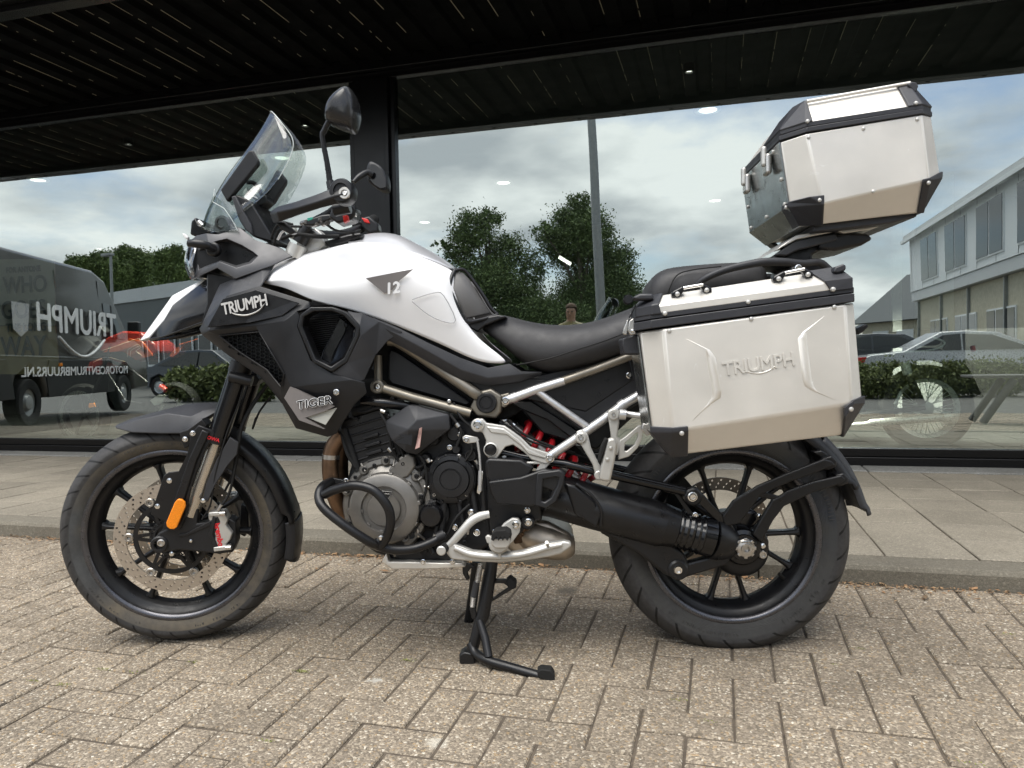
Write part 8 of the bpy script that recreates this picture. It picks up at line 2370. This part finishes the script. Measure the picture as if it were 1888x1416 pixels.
def car(px, depth, lab, m, Lc=4.5, H=1.42, flip=1, ang=0.0):
    s, d, z = VS(px, 660, depth); g = GZ
    c = empty('parked_car', FW(s, d, g)); tag(c, lab, 'car', 'cars parked across the street')
    ca, sa_ = cos(ang), sin(ang)
    def CP(x, y, z_): return FW(s + flip * x * ca - y * sa_, d + x * flip * sa_ + y * ca, g + z_)
    def ex(name, mm, pts, y0, y1, tp=0, bev=.03):
        bm = bmesh.new()
        A = [bm.verts.new(CP(x, y0 + (tp * max(0, z_ - .85)), z_)) for x, z_ in pts]; B = [bm.verts.new(CP(x, y1 - (tp * max(0, z_ - .85)), z_)) for x, z_ in pts]
        n = len(A); bm.faces.new(A); bm.faces.new(B[::-1])
        for i in range(n): bm.faces.new((A[i], B[i], B[(i + 1) % n], A[(i + 1) % n]))
        o = finish(bm, name, mm, None, 40)
        if bev: bevel(o, bev, 3, 30)
        to(o, c)
    ex('body', m, [(-Lc / 2, .35), (-Lc / 2 + .02, .75), (-Lc / 2 + .35, .88), (-1.25, .95), (-.45, H - .02), (.1, H), (.75, H - .04), (1.65, .95), (Lc / 2 - .1, .88), (Lc / 2, .6), (Lc / 2 - .05, .32), (1.75, .30), (1.68, .58), (1.38, .70), (1.08, .58), (1.0, .28), (-1.05, .28), (-1.12, .58), (-1.42, .70), (-1.72, .58), (-1.8, .30)], -.88, .88, .30)
    ex('side_window', 'car_glass', [(-1.05, .95), (-.42, H - .10), (-.05, H - .07), (-.05, .95)], -.90, .90, .30, 0)
    ex('side_window', 'car_glass', [(.0, .95), (.0, H - .07), (.62, H - .10), (1.42, .97)], -.90, .90, .30, 0)
    for x in (-1.42, 1.38):
        for y in (-.80, .80):
            w_ = empty('wheel', CP(x, y, .31)); to(w_, c); ax = (CP(x, y + (1 if y > 0 else -1), .31) - CP(x, y, .31)).normalized()
            o = lathe('tyre', 'rubber_black', CP(x, y, .31), ax, [(.20, -.09), (.31, -.09), (.31, .09), (.20, .09)], None, 32, True); to(o, w_)
            o = lathe('wheel_rim', 'car_silver', CP(x, y, .31), ax, [(.20, .085), (.17, .06), (.05, .07), (0, .07)], None, 28); to(o, w_)
    ex('tail_lamp', 'red_plastic', [(-Lc / 2 - .01, .68), (-Lc / 2 - .01, .82), (-Lc / 2 + .25, .84), (-Lc / 2 + .2, .72)], -.89, -.6, 0, 0)
car(1757, 18.0, 'silver parked car reflected behind the hedge at right', 'car_silver', 4.6, 1.40, 1)
car(1600, 20.5, 'dark parked car reflected beside the silver one', 'car_dark', 4.3, 1.45, 1)
car(395, 24.0, 'dark parked car reflected behind the front fork', 'car_dark', 4.3, 1.45, -1)
s, d, z = VS(1868, 700, 9.0); gz = road_z(d)
pt = empty('picnic_table', FW(s, d, gz)); tag(pt, 'pale concrete picnic table with slanting legs reflected at the right edge', 'table')
def pbox(nm, x0, x1, y0, y1, z0, z1):
    bm = bmesh.new(); add_fbox(bm, s + x0, s + x1, d + y0, d + y1, gz + z0, gz + z1); o = finish(bm, nm, 'concrete_light', None, 0); bevel(o, .01); to(o, pt)
pbox('table_top', -.5, 1.3, -.25, .25, .555, .59)
for (x0, x1) in ((-.05, -.38), (.15, .50), (.9, .6), (1.0, 1.3)):
    o = tube('leg', 'concrete_light', [FW(s + x0, d - .2, gz + .54), FW(s + x1, d - .2, gz + .02)], .045, None, 8); to(o, pt)
    o = tube('leg', 'concrete_light', [FW(s + x0, d + .2, gz + .54), FW(s + x1, d + .2, gz + .02)], .045, None, 8); to(o, pt)
def person():
    s, d, z = VS(1052, 566, 11.4); g = road_z(d); H = z - g + .02
    sc_ = H / 1.76
    J = {}
    pts = [('pel', (0, 0, .95), .15), ('wai', (0, 0, 1.10), .135), ('che', (0, 0, 1.32), .155), ('nec', (0, 0, 1.50), .058), ('hb', (0, 0, 1.58), .075), ('ht', (0, .01, 1.68), .088), ('hc', (0, 0, 1.73), .06),
           ('sl', (-.17, 0, 1.42), .07), ('el', (-.26, .02, 1.16), .048), ('wl', (-.10, .22, 1.28), .034), ('gl', (-.03, .25, 1.45), .036),
           ('sr', (.17, 0, 1.42), .07), ('er', (.24, .0, 1.14), .048), ('wr', (.23, .08, .90), .034), ('gr', (.23, .10, .82), .036),
           ('kl', (-.10, .02, .50), .075), ('al', (-.11, 0, .08), .045), ('tl', (-.12, .15, .04), .04), ('kr', (.10, .02, .50), .075), ('ar', (.11, 0, .08), .045), ('tr', (.12, .15, .04), .04), ('hl', (-.09, 0, .88), .10), ('hr', (.09, 0, .88), .10)]
    idx = {p[0]: i for i, p in enumerate(pts)}
    ed = [('pel', 'wai'), ('wai', 'che'), ('che', 'nec'), ('nec', 'hb'), ('hb', 'ht'), ('ht', 'hc'), ('che', 'sl'), ('sl', 'el'), ('el', 'wl'), ('wl', 'gl'), ('che', 'sr'), ('sr', 'er'), ('er', 'wr'), ('wr', 'gr'),
          ('pel', 'hl'), ('hl', 'kl'), ('kl', 'al'), ('al', 'tl'), ('pel', 'hr'), ('hr', 'kr'), ('kr', 'ar'), ('ar', 'tr')]
    def PP(v): return FW(s - v[0] * sc_, d - v[1] * sc_, g + v[2] * sc_)
    me = bpy.data.meshes.new('person'); me.from_pydata([tuple(PP(p[1])) for p in pts], [(idx[a], idx[b]) for a, b in ed], [])
    o = bpy.data.objects.new('person', me); COL.objects.link(o)
    sk = o.modifiers.new('skin', 'SKIN'); me.skin_vertices[0].data[0].use_root = True
    for i, p in enumerate(pts): me.skin_vertices[0].data[i].radius = (p[2] * sc_, p[2] * sc_)
    sb_ = o.modifiers.new('sub', 'SUBSURF'); sb_.levels = 2; sb_.render_levels = 2
    m, nt, b = newmat('person_skin')
    g_ = N(nt, 'ShaderNodeNewGeometry'); sp2 = N(nt, 'ShaderNodeSeparateXYZ', {'Vector': g_.outputs['Position']})
    cr = N(nt, 'ShaderNodeValToRGB', {}); mr = N(nt, 'ShaderNodeMapRange', {'Value': sp2.outputs[2], 'From Min': g, 'From Max': g + H})
    nt.links.new(mr.outputs[0], cr.inputs[0]); cr.color_ramp.interpolation = 'CONSTANT'
    e = cr.color_ramp.elements; e[0].position = 0; e[0].color = (.02, .02, .02, 1); e[1].position = .05; e[1].color = (.03, .035, .05, 1)
    for p, c in ((.54, (.32, .27, .12)), (.855, (.42, .25, .17))):
        q = e.new(p); q.color = (*c, 1)
    nt.links.new(cr.outputs[0], b.inputs['Base Color']); MATS['person_skin'] = m; setmat(me, 'person_skin')
    tag(o, 'man in an ochre shirt with his hand raised to his face, reflected behind the seat', 'person')
    mat('hair', (.10, .06, .035), .8); mat('eye_dark', (.02, .02, .02), .4)
    bm = bmesh.new(); c0 = Vector(PP((0, -.018, 1.70)))
    bmesh.ops.create_icosphere(bm, subdivisions=3, radius=.098 * sc_, matrix=Matrix.Translation(c0))
    for v in list(bm.verts):
        q = v.co - c0; fwd = -(q.dot(NV)) * -1
        if q.z < .01 and q.dot(NV) > -.02 or q.z < -.055: bm.verts.remove(v)
    to(finish(bm, 'hair', 'hair', None, 60), o)
    for (x, y, z_, r_, mm) in ((-.032, .083, 1.655, .010, 'eye_dark'), (.032, .083, 1.655, .010, 'eye_dark')):
        bm = bmesh.new(); bmesh.ops.create_icosphere(bm, subdivisions=2, radius=r_ * sc_, matrix=Matrix.Translation(PP((x, y, z_)))); to(finish(bm, 'eye', mm, None, 60), o)
    bm = bmesh.new(); bmesh.ops.create_cone(bm, segments=10, radius1=.016 * sc_, radius2=.007 * sc_, depth=.05 * sc_, matrix=Matrix.Translation(PP((0, .094, 1.625)))); to(finish(bm, 'nose', 'person_skin', None, 60), o)
person()
